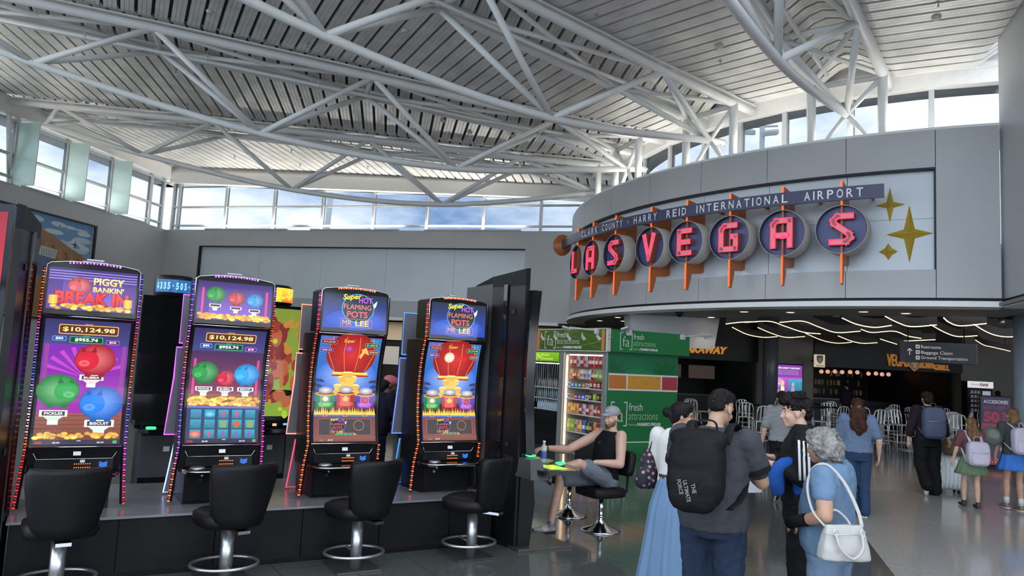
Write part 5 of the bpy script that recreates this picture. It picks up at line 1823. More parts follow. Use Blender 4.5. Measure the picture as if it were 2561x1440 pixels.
# fridge: black body, lit header, glass door with hanging plastic strips, shelves of bottles
fr = empty('drinks_fridge', (KX, KY, 0), BANK_RZ, 'tall black drinks fridge beside the lit snack shelves', 'fridge')
def fspan(a_, b_, name, m_, bev=0.0):
    q = MB(); q.span(a_, b_, None, bev); return q.build(name, m_, fr)
fspan((.02, 1.80, .02), (.72, 1.83, 2.2), 'side', M_blk_soft); fspan((.02, 2.95, .02), (.72, 2.98, 2.2), 'side', M_blk_soft); fspan((.68, 1.83, .02), (.72, 2.95, 2.2), 'back', M_blk_soft)
fspan((.0, 1.80, .02), (.70, 2.98, .82), 'base', M_blk_soft)
for k in range(9):
    fspan((-.012, 1.86, .30 + k * .045), (.0, 2.92, .325 + k * .045), 'grille_slat', M_blk_gloss)
ho = fspan((-.02, 1.80, 1.96), (.70, 2.98, 2.20), 'header', M_blk_soft)
a = Art(lambda u, v, l: (-.021 - l, 2.97 - u, v))
a.rect(.02, 1.97, 1.15, 2.19, (.10, .30, .01), (.22, .48, .02), 2)
a.text('[fa]', .30, 2.08, .24, .15, (.85, .88, .2), .0); a.text('fresh', .45, 2.13, .26, .06, (.85, .85, .2), .0, 0, None, 'l'); a.text('attractions', .45, 2.04, .45, .06, (.85, .85, .2), .0, 0, None, 'l')
a.build('header_print', attr_mat('lit_header', 1.0, .3), ho)
for z in (.84, 1.10, 1.36):
    fspan((.05, 1.84, z - .02), (.64, 2.94, z), 'shelf', M_kwhite)
M_strip = mat('clear_vinyl_strip', (.75, .78, .8), .12, alpha=.35)
for k in range(13):
    y = 1.86 + k * .083
    q = MB()
    rr = random.Random(k)
    q.loft([[(.03 + .008 * math.sin(k + j), y + rr.uniform(-.008, .008), 1.94 - j * .19), (.036 + .008 * math.sin(k + j), y + .04 + rr.uniform(-.01, .01), 1.94 - j * .19)] for j in range(6)], False, True, None, False)
    q.build('curtain_strip', M_strip, fr)
q = MB(); q.tube([(.05, 1.86, 1.93), (.05, 2.92, 1.93)], .012, 6); q.build('light_tube', mat('cool_led_tube', (1, 1, 1), .3, emit=(.9, .95, 1), estr=5), fr)
# ---- goods
def kw(x, y, z):
    return (KX + UX * x - UY * y, KY + UY * x + UX * y, z)
def bag_mesh(w_, h_, t_, col, col2, seed):
    mb = MB()
    rr = random.Random(seed)
    rows = []
    for j, (v, f) in enumerate(((0, .15), (.06, .55), (.3, 1), (.6, 1), (.9, .5), (1, .12))):
        ring = []
        for k in range(10):
            a_ = 2 * PI * k / 10
            ring.append((math.cos(a_) * w_ / 2 * (1 - .06 * (v > .85)), math.sin(a_) * t_ / 2 * f, v * h_))
        rows.append(ring)
    n = 10
    vs_ = [p for r in rows for p in r]
    for i in range(5):
        for j in range(n):
            mb.add([vs_[i * n + j], vs_[i * n + (j + 1) % n], vs_[(i + 1) * n + (j + 1) % n], vs_[(i + 1) * n + j]], [(0, 1, 2, 3)], True, col2 if i in (2,) and j in (6, 7, 8, 5) else col)
    mb.add(rows[0], [tuple(range(n))], False, col); mb.add(rows[-1], [tuple(range(n))], False, col)
    return mb
M_foil = attr_mat('foil_bag_print', 0, .3, .3)
BAGC = {'red': ((.40, .02, .03), (.75, .60, .45)), 'yellow': ((.62, .36, .03), (.75, .12, .04)), 'green': ((.10, .32, .05), (.75, .75, .4)), 'blue': ((.03, .14, .50), (.7, .75, .85)), 'white': ((.58, .60, .62), (.20, .20, .4)),
        'black': ((.03, .03, .03), (.55, .40, .08)), 'orange': ((.65, .22, .03), (.8, .6, .1)), 'lime': ((.30, .42, .04), (.7, .7, .2)), 'purple': ((.20, .05, .28), (.7, .5, .6)), 'silver': ((.42, .43, .46), (.5, .05, .08))}
bmesh_c = {}
def bag(cname, y, z, h_, label_row, w_=.14):
    key = (cname, round(h_, 2), w_)
    if key not in bmesh_c:
        bmesh_c[key] = bag_mesh(w_, h_, .07, *BAGC[cname], 1).mesh('snack_bag', M_foil)
    o = place(bmesh_c[key], 'snack_bag', None, kw(.10 + random.uniform(-.01, .01), y, z), (R_(random.uniform(-3, 3)), R_(random.uniform(-4, 4)), BANK_RZ - PI / 2 + R_(random.uniform(-8, 8))))
    return o
ROWS = [(1.88, .25, ['red', 'red', 'silver', 'red', 'silver', 'red', 'red', 'red', 'red', 'blue'], 'on the top rail', 'snack bags on the top rail'),
        (1.60, .22, ['yellow', 'red', 'orange', 'white', 'silver', 'white', 'red', 'green', 'lime', 'blue'], 'in the second row', 'snack bags of the second row'),
        (.83, .23, ['yellow', 'orange', 'yellow', 'red', 'white', 'red', 'silver', 'red', 'red', 'purple'], 'on the middle shelf', 'snack bags on the middle shelf'),
        (.43, .27, ['lime', 'lime', 'silver', 'orange', 'blue', 'black', 'black', 'yellow', 'red', 'red'], 'on the lower shelf', 'snack bags on the lower shelf')]
for z, h_, cols, where, grp in ROWS:
    cnt = {}
    for c in cols: cnt[c] = cnt.get(c, 0) + 1
    for k, c in enumerate(cols):
        y = 1.46 - k * .135
        o = bag(c, y, z, h_, where)
        tag(o, '%s foil snack bag, %s from the left %s of the kiosk' % (c, ORD[k], where), 'snack bag', grp)
q = MB()
for z in (2.13, 1.83):
    q.tube([(.10, .18, z), (.10, 1.56, z)], .008, 6)
q.build('peg_rail', M_alu, kio)
# small boxes on the two narrow shelves and cans at the bottom
bxm = {}
for z, grp, where in ((1.42, 'snack boxes on the upper shelf', 'on the upper narrow shelf'), (1.16, 'snack boxes on the second shelf', 'on the narrow shelf below')):
    cols = ['white', 'blue', 'green', 'blue', 'orange', 'white', 'red', 'red', 'red', 'black'] if z > 1.3 else ['white', 'yellow', 'purple', 'purple', 'blue', 'white', 'black', 'lime', 'black', 'black']
    cnt = {}
    for c in cols: cnt[c] = cnt.get(c, 0) + 1
    for k, c in enumerate(cols):
        key = (c, z)
        if key not in bxm:
            mb = MB(); h_ = .10 if k < 5 else .15
            mb.box((0, 0, h_ / 2), (.115, .10, h_), None, BAGC[c][0], .006); mb.box((0, -.0515, h_ * .5), (.08, .003, h_ * .5), None, BAGC[c][1])
            bxm[key] = mb.mesh('snack_box', M_foil)
        o = place(bxm[key], 'snack_box', None, kw(.10, 1.48 - k * .138, z), (0, 0, BANK_RZ - PI / 2 + R_(random.uniform(-6, 6))))
        tag(o, '%s small snack box, %s from the left %s of the kiosk' % (c, ORD[k], where), 'snack box', grp)
cm = MB(); cm.lathe([(.045, 0), (.05, .01), (.05, .15), (.045, .16), (.0001, .16)], 14)
cme = cm.mesh('snack_tin', mat('dark_tin', (.10, .07, .06), .4, metal=.3, var=.3, vscale=30))
for k in range(9):
    tag(place(cme, 'snack_tin', None, kw(.10, 1.47 - k * .125, .061)), 'dark round snack tin, %s from the left on the bottom kiosk shelf' % ORD[k], 'tin', 'tins on the bottom kiosk shelf')
bt = MB(); bt.lathe([(.032, 0), (.034, .01), (.034, .13), (.014, .18), (.014, .205), (.0001, .205)], 12)
bmm = [bt.mesh('drink_bottle', mat('bottle_' + n, c, .15)) for n, c in (('water', (.35, .45, .55)), ('cola', (.10, .02, .02)), ('teal', (.05, .18, .20)), ('amber', (.35, .15, .04)))]
for z, names in ((.84, 'lowest'), (1.10, 'middle'), (1.36, 'top')):
    for k in range(12):
        w2 = {'lowest': 0, 'middle': 2 if k % 3 else 1, 'top': (3, 1, 2)[k % 3]}[names]
        cn = ('clear blue water', 'dark red', 'teal', 'amber')[w2]
        tag(place(bmm[w2], 'drink_bottle', None, kw(.12, 1.89 + k * .085, z)), '%s drink bottle, %s from the left on the %s fridge shelf' % (cn, ORD[11 - k], names), 'bottle', names + ' row of fridge bottles')
# ================================================================ food court under the round wall
M_wall_taupe = mat('taupe_wall', (0.16, 0.15, 0.13), 0.55, var=0.06, vscale=1.5)
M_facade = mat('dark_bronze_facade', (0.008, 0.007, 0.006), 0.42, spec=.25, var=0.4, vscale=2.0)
w = MB(); w.span((8.96, 27.0, 0), (10.98, 27.4, 4.4)); tag(w.build('wall_taupe', M_wall_taupe), 'taupe wall behind the purple advertising screen', 'wall', kind='structure')
w = MB(); w.span((16.3, 27.0, 0), (30, 27.4, 4.4)); tag(w.build('wall_court_right', M_wall_taupe), 'taupe wall right of the grill', 'wall', kind='structure')
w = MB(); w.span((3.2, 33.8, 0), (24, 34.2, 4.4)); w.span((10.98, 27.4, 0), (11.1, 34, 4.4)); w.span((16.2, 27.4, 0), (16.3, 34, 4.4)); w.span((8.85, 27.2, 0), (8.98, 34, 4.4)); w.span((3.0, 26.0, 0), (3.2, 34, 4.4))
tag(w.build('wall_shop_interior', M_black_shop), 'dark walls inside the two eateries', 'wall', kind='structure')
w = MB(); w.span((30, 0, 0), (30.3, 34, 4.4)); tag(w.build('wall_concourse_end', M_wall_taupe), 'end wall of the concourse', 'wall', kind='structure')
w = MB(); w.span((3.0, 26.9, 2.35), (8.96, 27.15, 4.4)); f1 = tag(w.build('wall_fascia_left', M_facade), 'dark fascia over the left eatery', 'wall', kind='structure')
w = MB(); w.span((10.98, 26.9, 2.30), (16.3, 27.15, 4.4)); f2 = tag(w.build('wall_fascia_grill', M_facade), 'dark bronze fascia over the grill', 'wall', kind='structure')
# shop names
M_orange_let = mat('orange_channel_letter', (.55, .24, .03), .4, emit=(.9, .34, .03), estr=.35)
M_gold_let = mat('bronze_letter', (.42, .17, .03), .4, emit=(.7, .28, .04), estr=.22)
def solid_text(name, body, c, w_, h_, m_, parent=None, depth=.05, bold=.02, shear=0.0):
    vs_, fs, x0, x1, y0, y1 = text_tris(body, bold)
    mb = MB()
    P = []
    for x, y in vs_:
        b = (y - (y0 + y1) / 2) * h_ / (y1 - y0)
        P.append((c[0] + (x - (x0 + x1) / 2) * w_ / (x1 - x0) + shear * b, c[2] + b))
    mb.add([(p[0], c[1], p[1]) for p in P], fs)
    mb.add([(p[0], c[1] + depth, p[1]) for p in P], fs)
    # sides from boundary edges
    cnt = {}
    for f in fs:
        for i in range(len(f)):
            e = (f[i], f[(i + 1) % len(f)])
            k = (min(e), max(e))
            cnt[k] = cnt.get(k, 0) + 1
    for (i, j), n in cnt.items():
        if n == 1:
            mb.add([(P[i][0], c[1], P[i][1]), (P[j][0], c[1], P[j][1]), (P[j][0], c[1] + depth, P[j][1]), (P[i][0], c[1] + depth, P[i][1])], [(0, 1, 2, 3)])
    return mb.build(name, m_, parent)
e = empty('shop_sign', (0, 0, 0), 0, 'orange slanted letters of the left eatery beside the kiosk', 'shop sign')
solid_text('lettering', 'BREAKAWAY', (6.82, 26.82, 2.70), 1.95, .27, M_orange_let, e, .07, .05, .25)
e = empty('shop_sign', (0, 0, 0), 0, 'bronze grill letters with a shield above the dark bar', 'shop sign')
solid_text('lettering', 'VEGAS', (13.95, 26.82, 2.66), .78, .44, M_gold_let, e, .07, .02)
solid_text('lettering', 'BORN', (14.98, 26.82, 2.55), .50, .26, M_gold_let, e, .07, .04)
solid_text('lettering', 'GRILL', (15.52, 26.82, 2.48), .56, .20, M_gold_let, e, .07, .04)
def shield(mb, cx, y, cz, s, col=None, d=.03):
    pts = [(-.5, .62), (-.36, .66), (.36, .66), (.5, .62), (.5, -.05), (.30, -.40), (0, -.66), (-.30, -.40), (-.5, -.05)]
    mb.prism([(cx + p[0] * s, cz + p[1] * s) for p in pts], y, y + d, 'xz', col)
q = MB(); shield(q, 14.52, 26.80, 2.62, .50); q.build('shield_rim', M_gold_let, e)
q = MB(); shield(q, 14.52, 26.79, 2.62, .44); q.build('shield', M_blk_gloss, e)
q = MB(); q.prism([(14.36, 2.78), (14.45, 2.78), (14.52, 2.56), (14.59, 2.78), (14.68, 2.78), (14.56, 2.42), (14.48, 2.42)], 26.775, 26.79, 'xz'); q.build('shield_mark', M_gold_let, e)
# small projecting blade sign
e = empty('blade_sign', (10.9, 26.2, 2.27), 0, 'small cream projecting sign with a black shield', 'sign')
q = MB(); q.span((-.20, 0, 0), (.16, .08, .44)); q.build('panel', mat('lit_cream_panel', (.6, .55, .42), .4, emit=(.8, .7, .48), estr=.45), e)
q = MB(); shield(q, -.02, -.012, .26, .22); q.build('shield', M_blk_gloss, e)
q = MB(); q.prism([(-.08, .33), (-.04, .33), (-.02, .23), (0, .33), (.04, .33), (-.005, .18), (-.035, .18)], -.02, -.011, 'xz'); q.build('shield_mark', M_gold_let, e)
solid_text('lettering', 'VEGAS BORN', (-.02, -.01, .05), .26, .05, M_blk_gloss, e, .008, .0)
q = MB(); q.span((-.04, .08, .2), (0, .72, .24)); q.build('bracket', M_blk_soft, e)
# advertising screen
e = empty('advertising_screen', (10.02, 26.9, 0), 0, 'tall lit purple advertising screen on the taupe wall', 'screen')
q = MB(); q.span((-.53, -.06, .90), (.53, .09, 2.34), None, .01); q.build('housing', M_blk_soft, e)
a = Art(lambda u, v, l: (u, -.061 - l, v))
a.rect(-.50, .94, .50, 2.30, (.20, .03, .32), (.16, .025, .26), 4)
a.text('WHERE CURIOSITY TAKES FLIGHT.', 0, 2.19, .86, .055, (.9, .85, .95), .02)
for k, t in enumerate(('Adventure doesn t stop at the airport.', 'Discover a museum built for kids,', 'families and curious explorers.')):
    a.text(t, 0, 2.10 - k * .065, .74, .032, (.7, .6, .75), .0)
a.rect(-.50, 1.22, .50, 1.86, (.10, .02, .18), (.32, .08, .45), 2)
a.poly([(-.5, 1.22), (-.2, 1.22), (-.5, 1.65)], (.45, .12, .6)); a.poly([(-.5, 1.86), (-.2, 1.80), (-.35, 1.5)], (.5, .2, .65))
a.rect(.02, 1.22, .50, 1.80, (.01, .06, .12), (.04, .28, .42), 2)
for x in (.10, .30, .42):
    a.rect(x, 1.25, x + .05, 1.7, (.02, .16, .26))
a.oval(-.20, 1.66, .07, .10, (.55, .40, .10), 12); a.oval(-.20, 1.66, .045, .06, (.6, .42, .3), 12); a.poly([(-.27, 1.22), (-.13, 1.22), (-.14, 1.55), (-.26, 1.55)], (.55, .62, .45)); a.line([(-.15, 1.52), (-.30, 1.62), (-.40, 1.66)], .04, (.6, .42, .3))
a.oval(.17, 1.62, .05, .06, (.4, .3, .35), 12); a.poly([(.10, 1.25), (.24, 1.25), (.22, 1.55), (.12, 1.55)], (.30, .22, .38))
a.poly([(-.5, .94), (.5, .94), (.5, 1.22), (-.5, 1.28)], (.50, .62, .50))
for k in range(4):
    a.rect(-.44, 1.18 - k * .05, .35, 1.195 - k * .05, (.35, .48, .36))
a.build('screen_picture', attr_mat('ad_screen', 1.3, .2), e)
# wayfinding sign
e = empty('wayfinding_sign', (9.70, 17.0, 2.36), R_(-8), 'dark blue hanging sign with restrooms and baggage claim arrows', 'sign')
M_signblue = mat('sign_dark_blue', (.016, .021, .032), .35)
q = MB(); q.span((-.80, -.10, 0), (.80, .10, .47), None, .006); q.build('panel', M_signblue, e)
q = MB(); q.span((.80, -.10, 0), (.84, .10, .47)); q.build('end_strip', mat('olive_edge', (.10, .09, .05), .4), e)
for x in (-.6, .6):
    q = MB(); q.tube([(x, 0, .46), (x, 0, 1.995)], .012, 6); q.build('hanger_rod', M_blk_soft, e)
a = Art(lambda u, v, l: (u, -.101 - l, v))
WT = (.72, .72, .70)
for k, t in enumerate(('Restrooms', 'Baggage Claim', 'Ground Transportation')):
    z = .355 - k * .125
    a.rrect(-.47, z - .042, -.385, z + .042, .008, WT)
    a.rect(-.45, z - .02, -.432, z + .022, M_ and (.02, .025, .04)); a.rect(-.424, z - .02, -.405, z + .022, (.02, .025, .04))
    a.text(t, -.355, z - (.010 if 'g' in t else 0), {0: .42, 1: .66, 2: .98}[k], .075 if 'g' not in t and 'p' not in t else .092, WT, .0, 0, None, 'l')
a.line([(-.60, .16), (-.60, .30)], .018, WT); a.line([(-.65, .25), (-.60, .305), (-.55, .25)], .018, WT)
a.build('sign_print', attr_mat('sign_white_print', .55, .5), e)
# white hanging box behind the kiosk
e = empty('hanging_display_box', (4.2, 19.0, 2.49), R_(3), 'white hanging display box with its blank back to the viewer', 'display box')
q = MB(); q.loft([[(-1.10, 0, 0), (1.02, 0, 0), (1.12, .7, .02), (-1.10, .7, .02)], [(-1.18, -.02, .80), (1.14, -.02, .80), (1.24, .75, .80), (-1.18, .75, .80)]], True, False); q.build('casing', mat('grey_white_casing', (.44, .45, .47), .5), e)
for k in range(2):
    q = MB(); q.span((-.42 + k * .72, -.022, .03), (-.414 + k * .72, .0, .78)); q.build('seam', M_frame, e)
for x in (-.8, .8):
    q = MB(); q.tube([(x, .35, .79), (x, .35, .84)], .04, 8); q.build('mount', M_white, e)
# vending machine
e = empty('vending_machine', (16.75, 26.62, 0), 0, 'dark vending machine with white header and red lettering', 'vending machine')
q = MB(); q.span((-.45, 0, 0), (.45, .37, 2.05), None, .01); q.build('cabinet', M_blk, e)
q = MB(); q.span((-.45, -.03, 1.82), (.45, 0, 2.05)); q.build('header', mat('lit_white_header', (.6, .6, .62), .4, emit=(.7, .7, .75), estr=.7), e)
a = Art(lambda u, v, l: (u, -.031 - l, v)); a.text('FANS', .12, 1.935, .30, .11, (.5, .03, .08), .04, .25); a.text('Royal', -.2, 1.935, .26, .07, (.3, .05, .15), .0); a.build('header_print', M_print, e)
q = MB(); q.span((.08, -.012, 1.05), (.36, 0, 1.72)); q.build('glass_panel', mat('cool_panel', (.35, .38, .42), .2, emit=(.4, .45, .5), estr=.5), e)
for k in range(5):
    q = MB(); q.span((-.36, -.015, .98 + k * .16), (.02, 0, 1.0 + k * .16)); q.build('shelf', M_alu, e)
    for j in range(3):
        q = MB(); q.span((-.34 + j * .12, -.02, 1.0 + k * .16), (-.26 + j * .12, 0, 1.09 + k * .16)); q.build('product', mat('pale_pack', (.5, .5, .5), .5), e)
# advertising stand
e = empty('advertising_stand', (11.5, 17.7, 0), R_(-22), 'free standing poster board with red and navy sale poster', 'poster stand')
q = MB(); q.span((-.33, 0, .05), (.33, .10, 1.68), None, .008); q.build('frame', M_blk, e)
q = MB(); q.span((-.40, -.12, 0), (.40, .22, .05), None, .008); q.build('foot', M_blk, e)
a = Art(lambda u, v, l: (u, -.001 - l, v))
NV, RR = (.05, .04, .14), (.50, .03, .07)
a.rect(-.30, .09, .30, 1.65, NV)
a.text('ACCESSORIES', 0, 1.54, .50, .08, (.75, .75, .78), .03)
a.text('BUY 1 GET 1', 0, 1.40, .50, .08, (.40, .03, .10), .02)
a.text('50', -.09, 1.19, .32, .25, RR, .05); a.text('%', .18, 1.25, .14, .13, (.42, .03, .12), .03); a.text('OFF', .18, 1.12, .14, .08, (.42, .03, .12), .03)
a.rect(-.30, .88, .30, 1.03, RR); a.text('ON 2ND ITEM', 0, .955, .40, .05, (.65, .25, .28), .0)
a.text('SAVE', -.10, .76, .34, .10, (.75, .75, .78), .03)
a.text('UP TO 40%', -.02, .64, .46, .06, (.40, .04, .20), .02)
a.oval(.16, .45, .10, .07, (.30, .32, .40), 16, (.55, .56, .62))
a.rect(-.30, .09, .30, .24, (.50, .02, .04)); a.text('AVIS', .04, .165, .26, .06, (.75, .7, .7), .03, .3)
a.build('poster_print', attr_mat('poster_print', .35, .25), e)
# columns
for (x, y, r, m_, l) in ((9.98, 14.3, .28, M_column, 'blue grey round column at the right edge'), (9.15, 26.2, .26, M_column_dark, 'dark slate round column beside the left eatery')):
    e = empty('column', (x, y, 0), 0, l, 'column')
    q = MB(); q.lathe([(r, 0), (r, 3.30 if r > .27 else 4.36)], 32); q.build('shaft', m_, e)
    q = MB(); q.lathe([(r + .012, 0), (r + .012, .12)], 32); q.build('base_ring', M_brushed, e)
    if r > .27:
        q = MB(); q.box((-.18, -.24, 1.62), (.06, .05, .12), (0, 0, R_(35))); q.build('switch_plate', M_white, e)
# downlights in the soffit
M_lamp = mat('lamp_disc', (1, .9, .75), .3, emit=(1, .80, .52), estr=6)
dl_ = MB(); dl_.lathe([(.11, 0), (.11, -.008), (.085, -.010)], 20, (0, 0, 0), True, None, 'Z', False); dlm = dl_.mesh('lamp_ring', M_white)
dl2 = MB(); dl2.lathe([(.085, -.004), (.0001, -.004)], 20, (0, 0, 0), True, None, 'Z', True); dlm2 = dl2.mesh('lamp_disc', M_lamp)
DLN = ['above the white hanging display box', 'in front of the wavy light strips', 'nearest the hanging direction sign', 'at the inner edge of the soffit', 'right of the white hanging box', 'over the olive kiosk header', 'at the left end of the soffit', 'left of the white hanging box']
for (x, y), l in zip([(5.14, 16.44), (7.1, 15.0), (7.9, 14.9), (6.0, 16.0), (5.0, 18.6), (2.92, 20.32), (2.66, 22.2), (3.3, 21.8)], DLN):
    e = empty('downlight', (x, y, 3.269), 0, 'round soffit downlight ' + l, 'downlight', 'soffit downlights')
    place(dlm, 'ring', e); place(dlm2, 'lamp', e)
    L = bpy.data.lights.new('downlight_beam', 'SPOT'); L.energy = 22; L.color = (1, .82, .58); L.spot_size = R_(110); L.spot_blend = .6; L.shadow_soft_size = .08
    lo = bpy.data.objects.new('downlight_beam', L); COL.objects.link(lo); lo.parent = e; lo.location = (0, 0, -.02)
e = empty('dome_camera', (3.98, 17.6, 3.269), 0, 'small black dome camera under the soffit', 'camera'); q = MB(); q.lathe([(.09, 0), (.09, -.03), (.06, -.09), (.0001, -.11)], 16); q.build('dome', M_blk_gloss, e); q = MB(); q.lathe([(.11, 0), (.11, -.02)], 16); q.build('ring', M_blk_soft, e)
# wavy light strips: a dark fin with a warm tube along its lower edge
M_wave = mat('warm_strip_light', (1, .85, .6), .3, emit=(1, .70, .36), estr=2.8)
M_wave_fin = mat('dark_bronze_fin', (.035, .028, .02), .5)
WV = [(20.9, [(6.56, 3.34), (7.28, 3.41), (7.72, 3.3), (8.23, 3.15), (8.67, 3.12)]), (19.8, [(7.14, 3.31), (7.78, 3.38), (8.26, 3.24), (8.68, 3.12), (9.27, 3.18)]), (17.1, [(7.6, 3.29), (7.98, 3.17), (8.4, 3.12), (8.77, 3.18)]),
 (16.3, [(8.19, 3.31), (8.52, 3.19), (8.83, 3.12), (9.35, 3.18)]), (15.4, [(8.95, 3.26), (9.12, 3.18), (9.37, 3.12), (9.87, 3.19)]), (20.7, [(9.53, 3.38), (9.84, 3.28), (10.12, 3.23), (10.67, 3.29), (11.0, 3.17), (11.34, 3.12)]),
 (18.9, [(10.65, 3.38), (11.06, 3.21), (11.41, 3.12), (11.87, 3.16)]), (18.1, [(11.25, 3.38), (11.59, 3.23), (11.88, 3.14), (12.19, 3.12), (12.9, 3.2)]), (23.5, [(7.79, 3.38), (8.3, 3.21), (8.74, 3.12), (9.3, 3.17)]),
 (25.7, [(10.05, 3.45), (10.75, 3.2), (11.3, 3.12), (11.79, 3.17)]), (24.9, [(10.94, 3.32), (11.41, 3.18), (11.81, 3.12), (12.28, 3.16)]), (24.6, [(12.2, 3.27), (12.6, 3.18), (12.96, 3.12), (13.6, 3.2)]),
 (25.4, [(15.84, 3.44), (16.18, 3.29), (16.52, 3.23), (17.06, 3.12)]), (18.6, [(5.37, 3.12), (5.79, 3.19), (6.19, 3.22)]), (22.5, [(11.84, 3.12), (12.35, 3.17), (12.89, 3.22)]), (24.2, [(7.19, 3.39), (7.71, 3.19), (8.23, 3.12), (8.69, 3.16)])]
WN = ['over the taupe wall', 'left of the grill sign', 'first at the soffit edge', 'second at the soffit edge', 'third at the soffit edge, rightmost in front', 'double waved, above the hanging direction sign', 'right of the hanging direction sign', 'touching the right column',
      'over the purple screen', 'deep over the grill letters', 'beside the grill letters', 'behind the hanging direction sign', 'far right over the vending machine', 'at the end of the white hanging box', 'just above the hanging direction sign', 'lowest over the tracksuit man']
for (Y, pts), l in zip(WV, WN):
    e = empty('wave_light', (pts[0][0], Y, 3.1), 0, 'wavy warm light strip ' + l, 'light strip', 'wavy ceiling light strips')
    c = bez([(x - pts[0][0], 0.12 * math.sin(i * .9), z - 3.1) for i, (x, z) in enumerate(pts)], 7)
    q = MB(); q.tube(c, .010, 8); q.build('light_tube', M_wave, e)
    q = MB()
    q.loft([[p + Vector((0, -.02, .02)), p + Vector((0, .02, .02)), p + Vector((0, .02, .20)), p + Vector((0, -.02, .20))] for p in c], True, False); q.build('fin', M_wave_fin, e)
    q = MB()
    for p in (c[2], c[-3]):
        q.tube([p + Vector((0, 0, .18)), Vector((p.x, p.y, 1.26))], .008, 6)
    q.build('hanger', M_wave_fin, e)
# can spotlights in the black ceiling
sm = MB(); sm.lathe([(.07, 0), (.09, -.16), (.085, -.16), (.06, -.02)], 14); smm = sm.mesh('can', M_brushed)
for k, (x, y) in enumerate(((7.2, 18.2), (8.3, 19.0), (9.6, 18.6), (10.6, 17.0), (12.4, 18.8), (7.4, 22.0))):
    e = empty('can_spotlight', (x, y, 3.62), 0, 'silver can spotlight hanging in the black ceiling, number from the left: ' + ('first', 'third', 'fourth', 'fifth', 'last', 'second')[k], 'spotlight', 'can spotlights in the black ceiling')
    place(smm, 'can', e)
    q = MB(); q.tube([(0, 0, 0), (0, 0, .74)], .012, 6); q.build('stem', M_blk_soft, e)
    q = MB(); q.lathe([(.05, -.12), (.0001, -.12)], 12, (0, 0, 0), True, None, 'Z', True); q.build('lamp', M_lamp, e)
# globes over the bar inside the grill
M_globe = mat('opal_globe', (.8, .6, .5), .3, emit=(1, .50, .34), estr=.6)
gm = MB(); gm.ball((0, 0, 0), .085, 14, 9); gmm = gm.mesh('globe', M_globe)
for k, (x, z) in enumerate([(12.94, 2.16), (13.2, 2.17), (13.5, 2.19), (13.8, 2.18), (14.13, 2.2), (14.43, 2.2), (14.89, 2.17), (15.2, 2.19), (15.45, 2.17), (15.72, 2.18)]):
    e = empty('globe_lamp', (x, 31.0, z), 0, 'small glowing globe lamp, %s from the left over the dark bar' % ORD[k], 'lamp', 'globe lamps over the bar')
    place(gmm, 'globe', e); q = MB(); q.tube([(0, 0, .1), (0, 0, 4.36 - z)], .008, 6); q.build('cord', M_blk_soft, e)
# bar and shelves in the grill, counter in the left eatery
e = empty('bar_counter', (13.7, 30.6, 0), 0, 'dark bar counter inside the grill', 'bar'); q = MB(); q.span((-2.2, 0, 0), (2.2, .6, 1.05)); q.build('front', M_facade, e); q = MB(); q.span((-2.3, -.1, 1.05), (2.3, .7, 1.10)); q.build('top', M_blk_gloss, e)
M_dimscreen = attr_mat('dim_bar_picture', .5, .3)
e = empty('bar_shelving', (13.7, 33.4, 0), 0, 'dim back bar shelving behind the dark bar', 'shelving')
q = MB(); q.span((-2.2, 0, 0), (2.2, .35, 2.6)); q.build('case', M_facade, e)
rr = random.Random(8)
q = MB()
for k in range(60):
    x = rr.uniform(-2.1, 2.1); z = rr.choice([1.2, 1.6, 2.0])
    q.box((x, -.03, z + .12), (.05, .05, .22), None, rr.choice([(.10, .06, .02), (.05, .07, .05), (.14, .09, .05), (.06, .03, .02)]))
tag(q.build('bottle_rows', attr_mat('dim_bottles', .35, .2), e), kind='stuff')
e = empty('serving_counter', (6.2, 29.0, 0), 0, 'dark serving counter inside the left eatery', 'counter'); q = MB(); q.span((-2.2, 0, 0), (2.2, .6, 1.0)); q.build('front', M_facade, e); q = MB(); q.span((-2.2, -.05, 1.0), (2.2, .65, 1.05)); q.build('top', M_store_wall, e)
q = MB()
for k in range(3):
    q.box((-1.3 + k * 1.3, .1, 1.9), (1.0, .05, .5), None, (.05, .035, .03))
q.build('menu_board', attr_mat('dim_menu', .6, .4), e)
